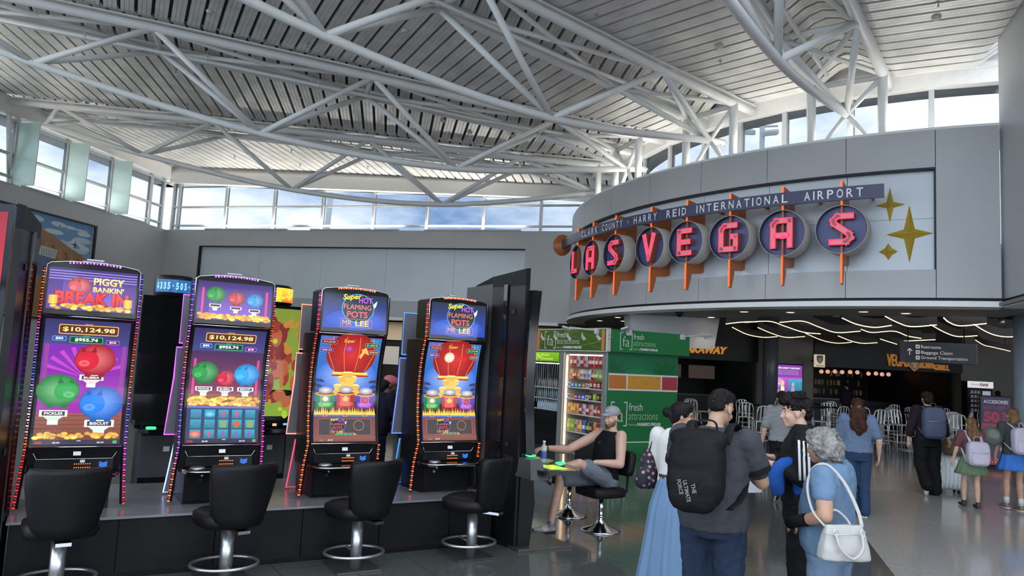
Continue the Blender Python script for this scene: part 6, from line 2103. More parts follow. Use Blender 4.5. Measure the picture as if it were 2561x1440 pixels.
# ---- aluminium bar chairs and tables
M_aluc = mat('brushed_aluminium_chair', (.80, .81, .82), .33, metal=.6, var=.06, vscale=12)
def make_chair():
    e = empty('bar_chair', (0, 0, 0), 0, None, 'bar chair', 'aluminium bar chairs of the food court')
    q = MB(); q.box((0, 0, .735), (.40, .40, .03), None, None, .012); q.build('seat', M_aluc, e)
    for sx in (-1, 1):
        q = MB(); q.tube([(sx * .17, .17, .73), (sx * .22, .23, 0)], .016, 8); q.build('leg', M_aluc, e)
        q = MB(); q.tube([(sx * .22, -.24, 0), (sx * .18, -.18, .70), (sx * .185, -.20, .80)], .016, 8); q.build('leg', M_aluc, e)
    q = MB(); q.tube([(-.185, -.19, .74), (-.19, -.23, .98), (-.16, -.25, 1.09), (-.08, -.255, 1.125), (.08, -.255, 1.125), (.16, -.25, 1.09), (.19, -.23, .98), (.185, -.19, .74)], .016, 8); q.build('back_frame', M_aluc, e)
    for x in (-.09, 0, .09):
        q = MB(); q.loft([[(x - .018, -.185, .75), (x + .018, -.185, .75), (x + .018, -.195, .75), (x - .018, -.195, .75)], [(x - .018, -.25, 1.115), (x + .018, -.25, 1.115), (x + .018, -.26, 1.115), (x - .018, -.26, 1.115)]], True, False); q.build('back_slat', M_aluc, e)
    for z, k in ((.26, .9), (.46, .5)):
        q = MB(); f = .17 + .05 * (1 - z / .73); q.tube([(-f, f, z), (f, f, z)], .010, 6); q.tube([(-f, f, z), (-f, -f, z)], .010, 6); q.tube([(f, f, z), (f, -f, z)], .010, 6); q.tube([(-f, -f, z), (f, -f, z)], .010, 6); q.build('stretcher', M_aluc, e)
    return e
def make_table():
    e = empty('bar_table', (0, 0, 0), 0, None, 'bar table', 'high tables of the food court')
    q = MB(); q.lathe([(.34, 0), (.33, .02), (.05, .04), (.0001, .04)], 28); q.build('base', M_aluc, e)
    q = MB(); q.tube([(0, 0, .03), (0, 0, 1.03)], .035, 12); q.build('post', M_aluc, e)
    q = MB(); q.lathe([(.0001, 1.02), (.35, 1.02), (.35, 1.055), (.0001, 1.055)], 28); q.build('top', M_facade, e)
    return e
CH = [(4.9, 20.6, 20), (5.35, 21.6, -30), (5.8, 20.4, 160), (5.9, 22.6, 80), (6.6, 20.8, -15), (6.45, 19.2, 10), (7.35, 20.9, 35), (7.2, 22.7, 190), (7.7, 19.9, 150), (8.1, 22.0, 0), (8.5, 20.4, 60), (9.0, 23.4, -70), (9.5, 21.6, 15), (10.1, 23.6, 170),
      (10.25, 21.7, -25), (9.9, 20.1, 130), (10.8, 20.7, 185), (11.2, 22.4, 20), (12.0, 20.6, 0), (12.5, 23.0, 200), (12.6, 21.4, -20), (11.7, 19.5, 155), (13.3, 22.0, 45), (13.9, 24.2, 10), (14.7, 23.0, -60), (8.9, 25.0, 20), (11.0, 25.2, 190), (12.9, 25.3, 0)]
TB = [(6.1, 21.5), (7.0, 21.75), (8.9, 21.9), (9.7, 22.6), (11.4, 21.3), (13.1, 23.2), (12.2, 24.6), (10.3, 24.6)]
CHL = ['left of the backpack man by the kiosk', 'between the kiosk and the backpack man', 'just above the backpack strap', 'deep behind the backpack man', 'with its back to the taupe wall', 'nearest, right of the backpack man', 'under the purple screen', 'behind the dark column',
       'behind the striped shirt', 'hidden behind the tracksuit man', 'beside the tracksuit collar', 'deep in front of the grill', 'left of the long brown hair', 'in the back row before the bar', 'right of the long brown hair', 'nearest, right of the brown haired woman', 'beside the lone high table',
       'between the lone table and the bar', 'left of the grey blue backpack', 'far behind the grey blue backpack', 'right of the grey blue backpack', 'nearest behind the suitcase', 'above the small girl', 'under the vending machine', 'left of the sale poster', 'deepest at the taupe wall', 'deepest left in the grill front', 'deepest right in the grill front']
c0 = make_chair(); t0_ = make_table()
def near_free(x, y, lst, d):
    return all(math.hypot(x - a_, y - b_) > d for a_, b_ in lst)
for i, (x, y, r) in enumerate(CH):
    o = c0 if i == 0 else copy_tree(c0)
    o.location = (x, y, 0); o.rotation_euler = (0, 0, R_(r)); o['label'] = 'aluminium bar chair ' + CHL[i]
TBL = ['behind the kiosk corner', 'behind the backpack man', 'behind the tracksuit man', 'before the bar, left', 'lone in the middle with a bright post', 'behind the small girl', 'deep before the bar', 'deep at the grill front']
for i, (x, y) in enumerate(TB):
    o = t0_ if i == 0 else copy_tree(t0_)
    o.location = (x, y, 0); o['label'] = 'high round bar table ' + TBL[i]
# ---- recess under the back wall: a cream bulkhead, dark cupboards, a lit ceiling line
e = empty('shop_bulkhead', (-3.0, 27.2, 0), math.atan2(bd.y, bd.x), 'cream lit bulkhead of the shop far behind the machines', 'shop front')
q = MB(); q.span((-9, 1.6, 2.55), (5.0, 1.9, 3.25)); q.build('fascia', mat('cream_fascia', (.55, .47, .36), .5), e)
q = MB(); q.span((-9, 1.55, 0), (5.0, 1.8, 2.50)); q.build('dark_front', M_facade, e)
for k in range(5):
    q = MB(); q.span((-8 + k * 2.6, 1.50, 1.6), (-6.9 + k * 2.6, 1.56, 2.3)); q.build('menu_screen', mat('dim_menu_screen', (.2, .2, .22), .3, emit=(.4, .36, .3), estr=.6), e)
L = bpy.data.lights.new('recess_light', 'AREA'); L.energy = 60; L.size = 1.0; L.size_y = 8; L.shape = 'RECTANGLE'; L.color = (1, .85, .62)
lo = bpy.data.objects.new('recess_light', L); COL.objects.link(lo); lo.parent = e; lo.location = (0, .6, 3.27); lo.rotation_euler = (0, 0, R_(90))
# mural on the left wall
e = empty('wall_mural', (K0.x, K0.y, 0), math.atan2(ld.y, ld.x), 'framed desert mural with blue sky on the left wall', 'mural')
# local: x along the wall from the corner, y: -y is towards the hall?
sgn = 1 if (Vector((-math.sin(e.rotation_euler.z), math.cos(e.rotation_euler.z))).dot(ln) > 0) else -1
def my(o): return sgn * o
q = MB(); q.span((4.0, my(.0), 2.6), (9.4, my(.03), 5.84)); q.build('canvas', M_wall_pale, e)
for a_, b_ in (((3.92, 2.55), (4.0, 5.90)), ((4.0, 5.84), (9.4, 5.90)), ((4.0, 2.54), (9.4, 2.60))):
    q = MB(); q.span((a_[0], my(.0), a_[1]), (b_[0], my(.10), b_[1])); q.build('frame_bar', M_dark_gap, e)
a = Art(lambda u, v, l: (u, my(.031 + l), v))
a.rect(4.05, 2.62, 9.4, 5.82, (.42, .55, .62), (.05, .22, .46), 8)
rr = random.Random(12)
for k in range(46):
    x = rr.uniform(4.3, 9.0); z = rr.uniform(4.6, 5.7)
    a.oval(x, z, min(x - 4.06, rr.uniform(.15, .5)), rr.uniform(.04, .10), (.55, .62, .66) if k % 2 else (.42, .55, .64), 12)
a.poly([(4.05, 4.55), (4.5, 4.80), (5.1, 4.98), (5.7, 5.22), (6.2, 5.36), (6.9, 5.30), (7.6, 5.5), (9.4, 5.6), (9.4, 2.62), (4.05, 2.62)], (.30, .15, .055))
for k in range(18):
    x = 4.3 + k * .28
    a.poly([(x, 4.55 + (x - 4.05) * .25), (x + .10, 4.5 + (x - 4.05) * .25), (x - .25, 3.6), (x - .35, 3.7)], (.20, .09, .03) if k % 2 else (.38, .21, .09))
a.poly([(5.6, 3.9), (7.0, 3.9), (7.0, 4.75), (5.8, 4.62)], (.10, .14, .24)); a.poly([(5.6, 4.5), (6.3, 4.55), (6.25, 4.85), (5.55, 4.8)], (.50, .52, .50))
for k in range(7):
    a.rect(5.62 + k * .09, 4.55, 5.66 + k * .09, 4.78, (.25, .28, .30))
for cx, cz, s in ((4.82, 5.08, .16), (5.55, 5.6, .07)):
    a.poly([(cx - s, cz), (cx + s, cz - .08 * s), (cx + s, cz + .12 * s), (cx - s, cz + .1 * s)], (.02, .02, .04)); a.poly([(cx - .1 * s, cz - .9 * s), (cx + .25 * s, cz), (cx - .1 * s, cz + .9 * s), (cx - .2 * s, cz)], (.02, .02, .04))
a.build('mural_print', M_print, e)
# ================================================================ people
def bake(mb, name, material, parent, voxel=0.012, smooth=4, disp=None, factor=0.5):
    """melt the closed pieces of mb into one smooth continuous skin"""
    me = mb.mesh('tmp')
    ob = bpy.data.objects.new('tmp', me)
    COL.objects.link(ob)
    r = ob.modifiers.new('r', 'REMESH'); r.mode = 'VOXEL'; r.voxel_size = voxel; r.use_smooth_shade = True
    if smooth:
        s = ob.modifiers.new('s', 'SMOOTH'); s.factor = factor; s.iterations = smooth
    if disp:
        tx = bpy.data.textures.new('n', 'CLOUDS'); tx.noise_scale = disp[1]; tx.noise_depth = 2
        d = ob.modifiers.new('d', 'DISPLACE'); d.texture = tx; d.strength = disp[0]; d.mid_level = 0.5; d.texture_coords = 'LOCAL'
    dg = bpy.context.evaluated_depsgraph_get()
    me2 = bpy.data.meshes.new_from_object(ob.evaluated_get(dg))
    me2.name = name
    bpy.data.objects.remove(ob)
    bpy.data.meshes.remove(me)
    me2.materials.clear()
    me2.materials.append(material)
    o = bpy.data.objects.new(name, me2)
    COL.objects.link(o)
    o.parent = parent
    return o
def limb(mb, pts, rs, n=12):
    """tapered limb with round ends"""
    P = [Vector(p) for p in pts]
    mb.tube(P, rs, n)
    for p, r in zip(P, rs):
        rr = r if not isinstance(r, tuple) else max(r)
        mb.ball(p, rr * .99, 10, 7)
def ell(z, rx, ry, yo=0.0, xo=0.0, n=20, sq=1.0):
    out = []
    for k in range(n):
        a = 2 * PI * k / n
        c, s = math.cos(a), math.sin(a)
        out.append(Vector((rx * abs(c) ** sq * (1 if c >= 0 else -1) + xo, ry * abs(s) ** sq * (1 if s >= 0 else -1) + yo, z)))
    return out
SKIN = {}
def skin(tone):
    t = {'fair': (.56, .34, .25), 'tan': (.46, .26, .17), 'olive': (.42, .25, .16), 'dark': (.12, .06, .04)}[tone]
    return mat('skin_' + tone, t, .5, var=.08, vscale=14, bump=.03, bscale=160)
def cloth(name, c, rough=.8, var=.10, bump=.35, bscale=9, stretch=(1, 1, .35), vscale=5):
    return mat(name, c, rough, var=var, vscale=vscale, bump=bump, bscale=bscale, stretch=stretch, spec=.12)
M_eye = mat('eye_white', (.7, .68, .65), .2); M_iris = mat('iris_dark', (.03, .02, .015), .1)
M_lip = mat('lip', (.38, .15, .12), .5)

def hand(mb, w, fdir, up, side=1, curl=0.35, s=1.0, spread=1.0):
    """palm and five fingers; w wrist, fdir along the hand, up the back of the hand, side +1: thumb to the right of fdir seen from the back"""
    y = Vector(fdir).normalized(); z = (Vector(up) - y * Vector(up).dot(y)).normalized(); x = y.cross(z) * side
    w = Vector(w)
    def T(a, b, c):
        return w + (x * a + y * b + z * c) * s
    mb.tube([T(0, -.01, 0), T(0, .03, 0), T(0, .07, 0), T(0, .095, 0)], [(.026 * s, .020 * s), (.036 * s, .017 * s), (.041 * s, .015 * s), (.038 * s, .012 * s)], 10)
    for k, (fx, L) in enumerate(((.030, .068), (.0105, .078), (-.0095, .072), (-.029, .056))):
        p = [T(fx, .088, 0)]
        a = 0.0
        b_, c_ = .088, 0.0
        for seg in (.45, .32, .23):
            a += curl * (1 + .15 * k)
            b_ += math.cos(a) * L * seg; c_ -= math.sin(a) * L * seg
            p.append(T(fx + .004 * spread * (1.5 - k) * seg, b_, c_))
        limb(mb, p, [.0088 * s, .0085 * s, .0078 * s, .0068 * s], 8)
    limb(mb, [T(.028, .022, -.004), T(.052, .048, -.012 - .02 * curl), T(.056, .075, -.02 - .03 * curl), T(.050, .094, -.026 - .04 * curl)], [.013 * s, .0115 * s, .010 * s, .008 * s], 8)

class Person:
    def __init__(s, label, x, y, f, H=1.7, tone='fair', z0=0.0, group=None):
        s.k = H / 1.7
        L = math.hypot(*f)
        s.e = empty('person', (x, y, z0), math.atan2(-f[0] / L, f[1] / L), label, 'person', group)
        s.tone = tone
        k = s.k
        s.J = {}
        for sd, n in ((1, 'R'), (-1, 'L')):
            s.J['hip' + n] = Vector((sd * .09, 0, .91)) * k
            s.J['knee' + n] = Vector((sd * .095, .02, .50)) * k
            s.J['ank' + n] = Vector((sd * .095, -.02, .085)) * k
            s.J['toe' + n] = Vector((sd * .11, .17, .03)) * k
            s.J['sho' + n] = Vector((sd * .18, -.01, 1.405)) * k
            s.J['elb' + n] = Vector((sd * .235, -.03, 1.12)) * k
            s.J['wri' + n] = Vector((sd * .245, .05, .89)) * k
        s.head = Vector((0, .025, 1.585)) * k
        s.neck = Vector((0, -.015, 1.43)) * k
        s.hrot = Euler((0, 0, 0))
        s.TM = Matrix.Identity(4)
        s.hand_dir = {}
        s.fat = (1.0, 1.0)
    def rings(s, z0=.84, z1=1.5, grow=0.0, fat=None):
        base = [(.84, .155, .115, -.005), (.92, .168, .122, -.008), (1.0, .155, .108, 0), (1.10, .146, .105, .006), (1.22, .160, .113, .008), (1.32, .172, .114, 0), (1.39, .165, .098, -.012), (1.435, .11, .075, -.02), (1.475, .062, .058, -.012)]
        out = []
        fx, fy = fat or s.fat
        for z, rx, ry, yo in base:
            if z < z0 - 1e-6 or z > z1 + 1e-6:
                continue
            bl = max(0, 1 - abs(z - 1.06) / .34)
            g = grow
            out.append([s.TM @ (p * s.k) for p in ell(z, rx * (1 + (fx - 1) * (.5 + .5 * bl)) + g, ry * (1 + (fy - 1) * bl) + g, yo + (fy - 1) * bl * .05)])
        return out
    def lean(s, ang, pivot=(0, 0, .92), side=0.0, move=(0, 0, 0)):
        """bend the upper body: shoulders, neck, head follow"""
        pv = Vector(pivot) * s.k
        M = Matrix.Translation(pv + Vector(move)) @ Euler((ang, side, 0)).to_matrix().to_4x4() @ Matrix.Translation(-pv)
        s.TM = M
        for q in ('shoR', 'shoL', 'elbR', 'elbL', 'wriR', 'wriL'):
            s.J[q] = M @ s.J[q]
        s.head = M @ s.head; s.neck = M @ s.neck
        return s
    def body(s, voxel=.011, hands=True, legs=True, curl=.35, fingers=True, slim=.9, arm=1.0):
        k = s.k
        mb = MB()
        mb.loft(s.rings(grow=-.012))
        J = s.J
        for n, sd in (('R', 1), ('L', -1)):
            limb(mb, [J['sho' + n], (J['sho' + n] + J['elb' + n]) / 2, J['elb' + n]], [.054 * k * arm, .049 * k * arm, .040 * k * arm])
            m_ = J['elb' + n].lerp(J['wri' + n], .3)
            limb(mb, [J['elb' + n], m_, J['wri' + n]], [.040 * k * arm, .040 * k * arm, .027 * k])
            if hands:
                d = s.hand_dir.get(n) or ((J['wri' + n] - J['elb' + n]), Vector((sd, 0, .1)), curl)
                hand(mb, J['wri' + n], d[0], d[1], sd * (d[3] if len(d) > 3 else 1), d[2], k * 1.02)
            if legs:
                limb(mb, [J['hip' + n], J['hip' + n].lerp(J['knee' + n], .5), J['knee' + n]], [.082 * k * slim, .072 * k * slim, .052 * k])
                limb(mb, [J['knee' + n], J['knee' + n].lerp(J['ank' + n], .33), J['ank' + n]], [.052 * k, .056 * k, .034 * k])
                limb(mb, [J['ank' + n] + Vector((0, 0, -.03 * k)), J['toe' + n]], [.034 * k, .026 * k])
        s.headmesh(mb)
        s.b = bake(mb, 'body', skin(s.tone), s.e, voxel, 3)
        # eyes, brows, lips
        HM = s.HM
        for sd in (-1, 1):
            q = MB(); q.ball((0, 0, 0), .0118, 10, 7); o = q.build('eye', M_eye, s.e); o.matrix_local = HM @ Matrix.Translation((sd * .029, .0605, .010))
            q = MB(); q.ball((0, .0085, 0), (.0065, .005, .0065), 8, 6); q.build('iris', M_iris, o)
        q = MB(); q.ball((0, 0, 0), (.021, .009, .0085), 10, 6); o = q.build('lips', M_lip, s.e); o.matrix_local = HM @ Matrix.Translation((0, .0885, -.060))
        return s
    def headmesh(s, mb):
        hk = (s.k + 1) / 2 * 1.0
        M = Matrix.Translation(s.head) @ s.hrot.to_matrix().to_4x4() @ Matrix.Scale(hk, 4)
        s.HM = M
        h = MB()
        h.ball((0, -.014, .036), (.074, .094, .082), 18, 12)
        h.ball((0, .022, -.028), (.060, .064, .082), 16, 11)
        h.ball((0, .052, -.086), (.033, .032, .027), 12, 8)
        h.ball((0, .066, .030), (.054, .022, .018), 12, 7)
        h.ball((0, .078, -.062), (.026, .014, .018), 10, 7)
        for sd in (-1, 1):
            h.ball((sd * .038, .058, -.026), (.022, .022, .026), 10, 7)
            h.ball((sd * .076, -.008, -.008), (.010, .020, .032), 10, 8)
            h.ball((sd * .014, .092, -.030), (.009, .010, .008), 8, 6)
        h.tube([(0, .082, .020), (0, .094, -.006), (0, .104, -.030), (0, .088, -.040)], [.009, .0105, .0125, .008], 8)
        for v in range(len(h.v)):
            h.v[v] = tuple(M @ Vector(h.v[v]))
        mb.add(h.v, h.f)
        limb(mb, [s.neck - Vector((0, 0, .03 * s.k)), s.neck, s.head + M.to_3x3() @ Vector((0, -.02, -.06))], [.062 * s.k, .056 * s.k, .052 * s.k])
    def shirt(s, m_, sleeve=.5, z0=.90, grow=.016, name='shirt', fat=None, arm=.066, voxel=.014, neck=1.476, disp=(.020, .055), cuff=None):
        k = s.k
        mb = MB()
        mb.loft(s.rings(z0, neck, grow, fat))
        for n in 'RL':
            a, b, c = s.J['sho' + n], s.J['elb' + n], s.J['wri' + n]
            if sleeve <= 0:
                continue
            t = min(sleeve, 1) if sleeve <= 1 else 1
            if sleeve <= 1:
                limb(mb, [a, a.lerp(b, t * .5), a.lerp(b, t)], [(arm + .004) * k, arm * k, (arm - .004) * k])
            else:
                u = sleeve - 1
                limb(mb, [a, a.lerp(b, .5), b], [(arm + .004) * k, arm * k, (arm - .010) * k])
                limb(mb, [b, b.lerp(c, u * .5), b.lerp(c, u)], [(arm - .010) * k, (arm - .014) * k, (arm - .026) * k])
        return bake(mb, name, m_, s.e, voxel, 4, disp)
    def trousers(s, m_, z1=.93, grow=.014, name='trousers', leg=(.098, .088, .070, .068, .062), end=1.0, voxel=.013, disp=(.022, .06)):
        k = s.k
        mb = MB()
        r = s.rings(.84, z1, grow)
        low = [p - Vector((0, 0, .04 * k)) for p in r[0]]
        mb.loft([low] + r)
        for n in 'RL':
            h, kn, an = s.J['hip' + n], s.J['knee' + n], s.J['ank' + n]
            limb(mb, [h, h.lerp(kn, .5), kn], [leg[0] * k, leg[1] * k, leg[2] * k])
            if end > 0:
                e_ = kn.lerp(an, end)
                limb(mb, [kn, kn.lerp(e_, .5), e_], [leg[2] * k, leg[3] * k, leg[4] * k])
        return bake(mb, name, m_, s.e, voxel, 4, disp)
    def shoes(s, m_, sole=None, only='RL', names='shoe'):
        k = s.k
        for n in only:
            a, t = s.J['ank' + n], s.J['toe' + n]
            mb = MB()
            d = (t - a); d.z = d.z * .0 + (t.z - (a.z - .055 * k))
            heel = a + Vector((0, 0, -.052 * k)) - d.normalized() * .045 * k
            tip = t + d.normalized() * .03 * k
            mb.tube([heel, heel.lerp(tip, .2), heel.lerp(tip, .5), heel.lerp(tip, .8), tip], [(.034 * k, .034 * k), (.042 * k, .048 * k), (.046 * k, .040 * k), (.046 * k, .030 * k), (.030 * k, .022 * k)], 12)
            limb(mb, [a + Vector((0, 0, .015 * k)), heel.lerp(tip, .25)], [.042 * k, .042 * k])
            o = bake(mb, names, m_, s.e, .010, 3)
            if sole:
                q = MB()
                up = Vector((0, 0, 1))
                q.tube([heel + up * -.028 * k, heel.lerp(tip, .5) + up * -.028 * k, tip + up * -.02 * k], [(.040 * k, .012 * k), (.048 * k, .013 * k), (.034 * k, .012 * k)], 10)
                q.build('sole', sole, o)
    def hair(s, balls, m_, voxel=.009, disp=(.012, .025), name='hair', smooth=2):
        mb = MB()
        for c, r in balls:
            mb.ball(c, r, 14, 10)
        for v in range(len(mb.v)):
            mb.v[v] = tuple(s.HM @ Vector(mb.v[v]))
        return bake(mb, name, m_, s.e, voxel, smooth, disp)
    def onhead(s, mb, name, m_):
        for v in range(len(mb.v)):
            mb.v[v] = tuple(s.HM @ Vector(mb.v[v]))
        return mb.build(name, m_, s.e)
def hairm(name, c):
    return mat(name, c, .55, var=.5, vscale=26, bump=.7, bscale=60, stretch=(1, 1, .3), spec=.12)
H_BLK = hairm('hair_black', (.012, .010, .010)); H_BRN = hairm('hair_brown', (.045, .018, .010)); H_BLD = hairm('hair_dark_blond', (.16, .09, .04)); H_GRY = hairm('hair_grey_curls', (.23, .22, .205)); H_DBR = hairm('hair_dark_brown', (.018, .012, .009))
M_shoe_w = mat('white_shoe', (.55, .55, .53), .5); M_shoe_b = mat('black_shoe', (.02, .02, .02), .5); M_sole = mat('pale_sole', (.5, .48, .44), .6)
def rbox(mb, c, d, rot=(0, 0, 0), p=.55, n=20, rows=9):
    """puffy rounded box as a superellipsoid"""
    M = Euler(rot).to_matrix()
    rings = []
    for i in range(rows + 1):
        ph = -PI / 2 + PI * (i / rows * .97 + .015)
        cz, sz = math.cos(ph), math.sin(ph)
        cz = abs(cz) ** p; sz = abs(sz) ** p * (1 if sz >= 0 else -1)
        ring = []
        for k in range(n):
            a = 2 * PI * k / n
            ca, sa = math.cos(a), math.sin(a)
            ring.append(M @ Vector((d[0] / 2 * cz * abs(ca) ** p * (1 if ca >= 0 else -1), d[1] / 2 * cz * abs(sa) ** p * (1 if sa >= 0 else -1), d[2] / 2 * sz)) + Vector(c))
        rings.append(ring)
    mb.loft(rings)
def strap(mb, pts, w_, t_):
    mb.tube(bez(pts, 5), [(w_ / 2, t_ / 2)] * ((len(pts) - 1) * 5 + 1), 8)

# ---- man in the grey polo with the black backpack
p = Person('man in dark grey polo and jeans seen from behind wearing a black backpack', 1.40, 5.05, (.50, .866), 1.78, 'olive')
p.fat = (1.22, 1.35)
for n, sd in (('R', 1), ('L', -1)):
    p.J['sho' + n] = Vector((sd * .215, -.01, 1.46)); p.J['elb' + n] = Vector((sd * .29, .10, 1.20)); p.J['wri' + n] = Vector((sd * .13, .34, 1.25))
    p.hand_dir[n] = (Vector((-sd * .5, .8, .2)), Vector((sd * .6, .2, .8)), .7)
p.J['kneR'] = p.J['kneeR']
p.head = Vector((.02, .07, 1.655)); p.hrot = Euler((R_(-24), 0, R_(-18)))
p.body(.009, arm=1.15)
p.shirt(cloth('grey_polo', (.050, .052, .060)), .62, .84, .030, arm=.086, voxel=.013, name='polo_shirt')
p.trousers(cloth('indigo_jeans', (.018, .030, .055), bscale=14, bump=.6, var=.3), .93, .014, 'jeans', (.125, .112, .095, .088, .082))
p.shoes(M_shoe_b, M_sole)
q = MB(); ang = [(.075 * math.cos(t), .078 * math.sin(t) - .005, 1.515 + .012 * math.sin(t)) for t in [2 * PI * j / 20 for j in range(20)]]
q.tube(ang, [(.016, .030)] * 20, 8, False, True); q.build('collar', cloth('black_collar', (.012, .012, .014)), p.e)
for n in 'RL':
    a_, b_ = p.J['sho' + n], p.J['elb' + n]; c_ = a_.lerp(b_, .64); d_ = (b_ - a_).normalized() * .022
    q = MB(); q.tube([c_ - d_, c_ + d_], .0875, 16, False); q.build('sleeve_band', MATS['black_collar'], p.e)
p.hair([((0, -.012, .068), (.077, .096, .066)), ((0, .03, .098), (.062, .066, .042)), ((0, -.045, .040), (.0755, .066, .056)), ((0, -.06, .0), (.062, .046, .045))], H_BLK, .007, (.014, .02))
man_bp = p
# backpack: a bag carried by him, a thing of its own
bk = empty('backpack', p.e.location, p.e.rotation_euler.z, 'large black roll top backpack on the man in the grey polo', 'backpack')
M_bpk = cloth('black_nylon', (.009, .009, .010), .6, .15, .25, 14, (1, 1, 1))
q = MB(); rbox(q, (-.03, -.31, 1.27), (.36, .24, .46), (R_(-5), 0, 0), .62); rbox(q, (-.03, -.27, 1.475), (.37, .18, .13), (R_(12), 0, R_(3)), .7); rbox(q, (-.03, -.37, 1.17), (.31, .16, .28), (0, 0, 0), .62)
bake(q, 'bag_body', M_bpk, bk, .011, 3, (.012, .06))
q = MB(); q.tube([(-.17, -.34, 1.44), (-.08, -.375, 1.425), (.03, -.375, 1.425), (.12, -.34, 1.44)], .012, 8); q.build('roll_top_seam', M_bpk, bk)
for sd in (-1, 1):
    q = MB(); strap(q, [(sd * .12, -.20, 1.45), (sd * .13, -.10, 1.56), (sd * .135, .05, 1.55), (sd * .15, .155, 1.42), (sd * .185, .10, 1.26), (sd * .205, -.10, 1.12), (sd * .17, -.26, 1.06)], .06, .014); q.build('shoulder_strap', M_bpk, bk)
q = MB(); strap(q, [(-.07, -.20, 1.50), (-.05, -.20, 1.585), (.05, -.20, 1.585), (.07, -.20, 1.50)], .03, .012); q.build('carry_handle', M_bpk, bk)
a = Art(lambda u, v, l: (u, -.458 - l, v))
for k, t in enumerate(('THE', 'ULTIMATE', 'FORCE')):
    a.text(t, -.045 + (1 - k) * .042, 1.19 - (k == 1) * .02, {0: .06, 1: .13, 2: .09}[k], .026, (.22, .22, .22), .02, 0, None, 'c', R_(-76))
a.build('print', M_print, bk)

# ---- woman with bun, white blouse, long denim skirt
p = Person('woman with dark bun and sunglasses in white blouse and long light denim skirt', 1.46, 6.4, (.62, .78), 1.63, 'tan')
p.J['elbL'] = Vector((-.23, .03, 1.06)); p.J['wriL'] = Vector((-.17, .18, .95)); p.J['elbR'] = Vector((.23, .05, 1.08)); p.J['wriR'] = Vector((.15, .22, 1.06))
p.head = p.head + Vector((.02, .02, .0)); p.hrot = Euler((R_(-6), 0, R_(-62)))
p.body(.010, legs=False)
p.shirt(cloth('white_blouse', (.62, .60, .57)), .95, .96, .022, arm=.075, name='blouse', disp=(.012, .07))
M_den = cloth('light_denim', (.15, .245, .38), .85, .12, .4, 7, (1, 1, .12))
q = MB(); rings = []
for i in range(16):
    t = i / 15
    z = 1.02 - t * .99
    rx, ry = .142 + .05 * min(1, t * 4) + .13 * t ** 1.3, .112 + .05 * min(1, t * 4) + .12 * t ** 1.3
    ring = []
    for k in range(120):
        an = 2 * PI * k / 120
        w_ = 1 + (.016 + .05 * t) * math.sin(an * 13 + 1.3 * math.sin(t * 3)) + .03 * t * math.sin(an * 5 + 2) + .018 * math.sin(an * 22 + 3 * t)
        ring.append((rx * w_ * math.cos(an), ry * w_ * math.sin(an) - .01, z))
    rings.append(ring)
q.loft(rings); q.build('denim_skirt', M_den, p.e)
q = MB(); q.tube([(.150 * math.cos(2 * PI * k / 28), .118 * math.sin(2 * PI * k / 28), 1.015) for k in range(28)], [(.008, .020)] * 28, 8, False, True); q.build('belt', mat('brown_belt', (.06, .03, .025), .5), p.e)
p.hair([((0, -.018, .045), (.082, .100, .080)), ((0, -.06, -.01), (.072, .055, .075)), ((.0, .035, .088), (.064, .052, .032)), ((.062, -.01, .03), (.024, .06, .05)), ((-.062, -.01, .03), (.024, .06, .05)), ((0, -.135, .01), (.048, .042, .044))], H_BLK)
q = MB()
for sd in (-1, 1):
    q.tube([(sd * .034 + .026 * math.cos(2 * PI * k / 16), .098, .010 + .019 * math.sin(2 * PI * k / 16)) for k in range(16)], .003, 6, False, True)
    q.tube([(sd * .062, .096, .014), (sd * .078, .0, .012)], .003, 6)
q.tube([(-.008, .10, .014), (.008, .10, .014)], .003, 6); p.onhead(q, 'glasses_frame', mat('brown_glasses', (.10, .06, .04), .3))
q = MB()
for sd in (-1, 1):
    q.add([(sd * .034 + .025 * math.cos(2 * PI * k / 14), .0975, .010 + .018 * math.sin(2 * PI * k / 14)) for k in range(14)], [tuple(range(14))])
p.onhead(q, 'glasses_lens', mat('dark_lens', (.03, .025, .02), .1))
fb_ = empty('tote_bag', p.e.location, p.e.rotation_euler.z, 'black tote bag with pink floral print on the skirt wearer', 'bag')
def floral():
    if 'floral_print' in MATS: return MATS['floral_print']
    m_ = mat('floral_print', (.03, .03, .04), .7)
    t = m_.node_tree; b = t.nodes['Principled BSDF']
    co = t.nodes.new('ShaderNodeTexCoord'); v = t.nodes.new('ShaderNodeTexVoronoi'); v.inputs['Scale'].default_value = 22
    n_ = t.nodes.new('ShaderNodeTexNoise'); n_.inputs['Scale'].default_value = 40
    r = t.nodes.new('ShaderNodeValToRGB'); r.color_ramp.interpolation = 'CONSTANT'
    els = r.color_ramp.elements; els[0].color = (.48, .26, .30, 1); els[1].position = .40; els[1].color = (.20, .10, .14, 1)
    e2 = els.new(.52); e2.color = (.012, .012, .02, 1)
    ad = t.nodes.new('ShaderNodeMath'); ad.operation = 'MULTIPLY_ADD'; ad.inputs[1].default_value = .35
    t.links.new(co.outputs['Object'], v.inputs['Vector']); t.links.new(co.outputs['Object'], n_.inputs['Vector'])
    t.links.new(n_.outputs['Fac'], ad.inputs[0]); t.links.new(v.outputs['Distance'], ad.inputs[2])
    t.links.new(ad.outputs[0], r.inputs['Fac']); t.links.new(r.outputs['Color'], b.inputs['Base Color'])
    return m_
q = MB(); rbox(q, (-.24, .02, 1.06), (.13, .24, .34), (0, R_(-6), 0), .6); rbox(q, (-.27, .0, .98), (.15, .28, .20), (0, 0, 0), .6); bake(q, 'bag_body', floral(), fb_, .012, 3, (.015, .08))
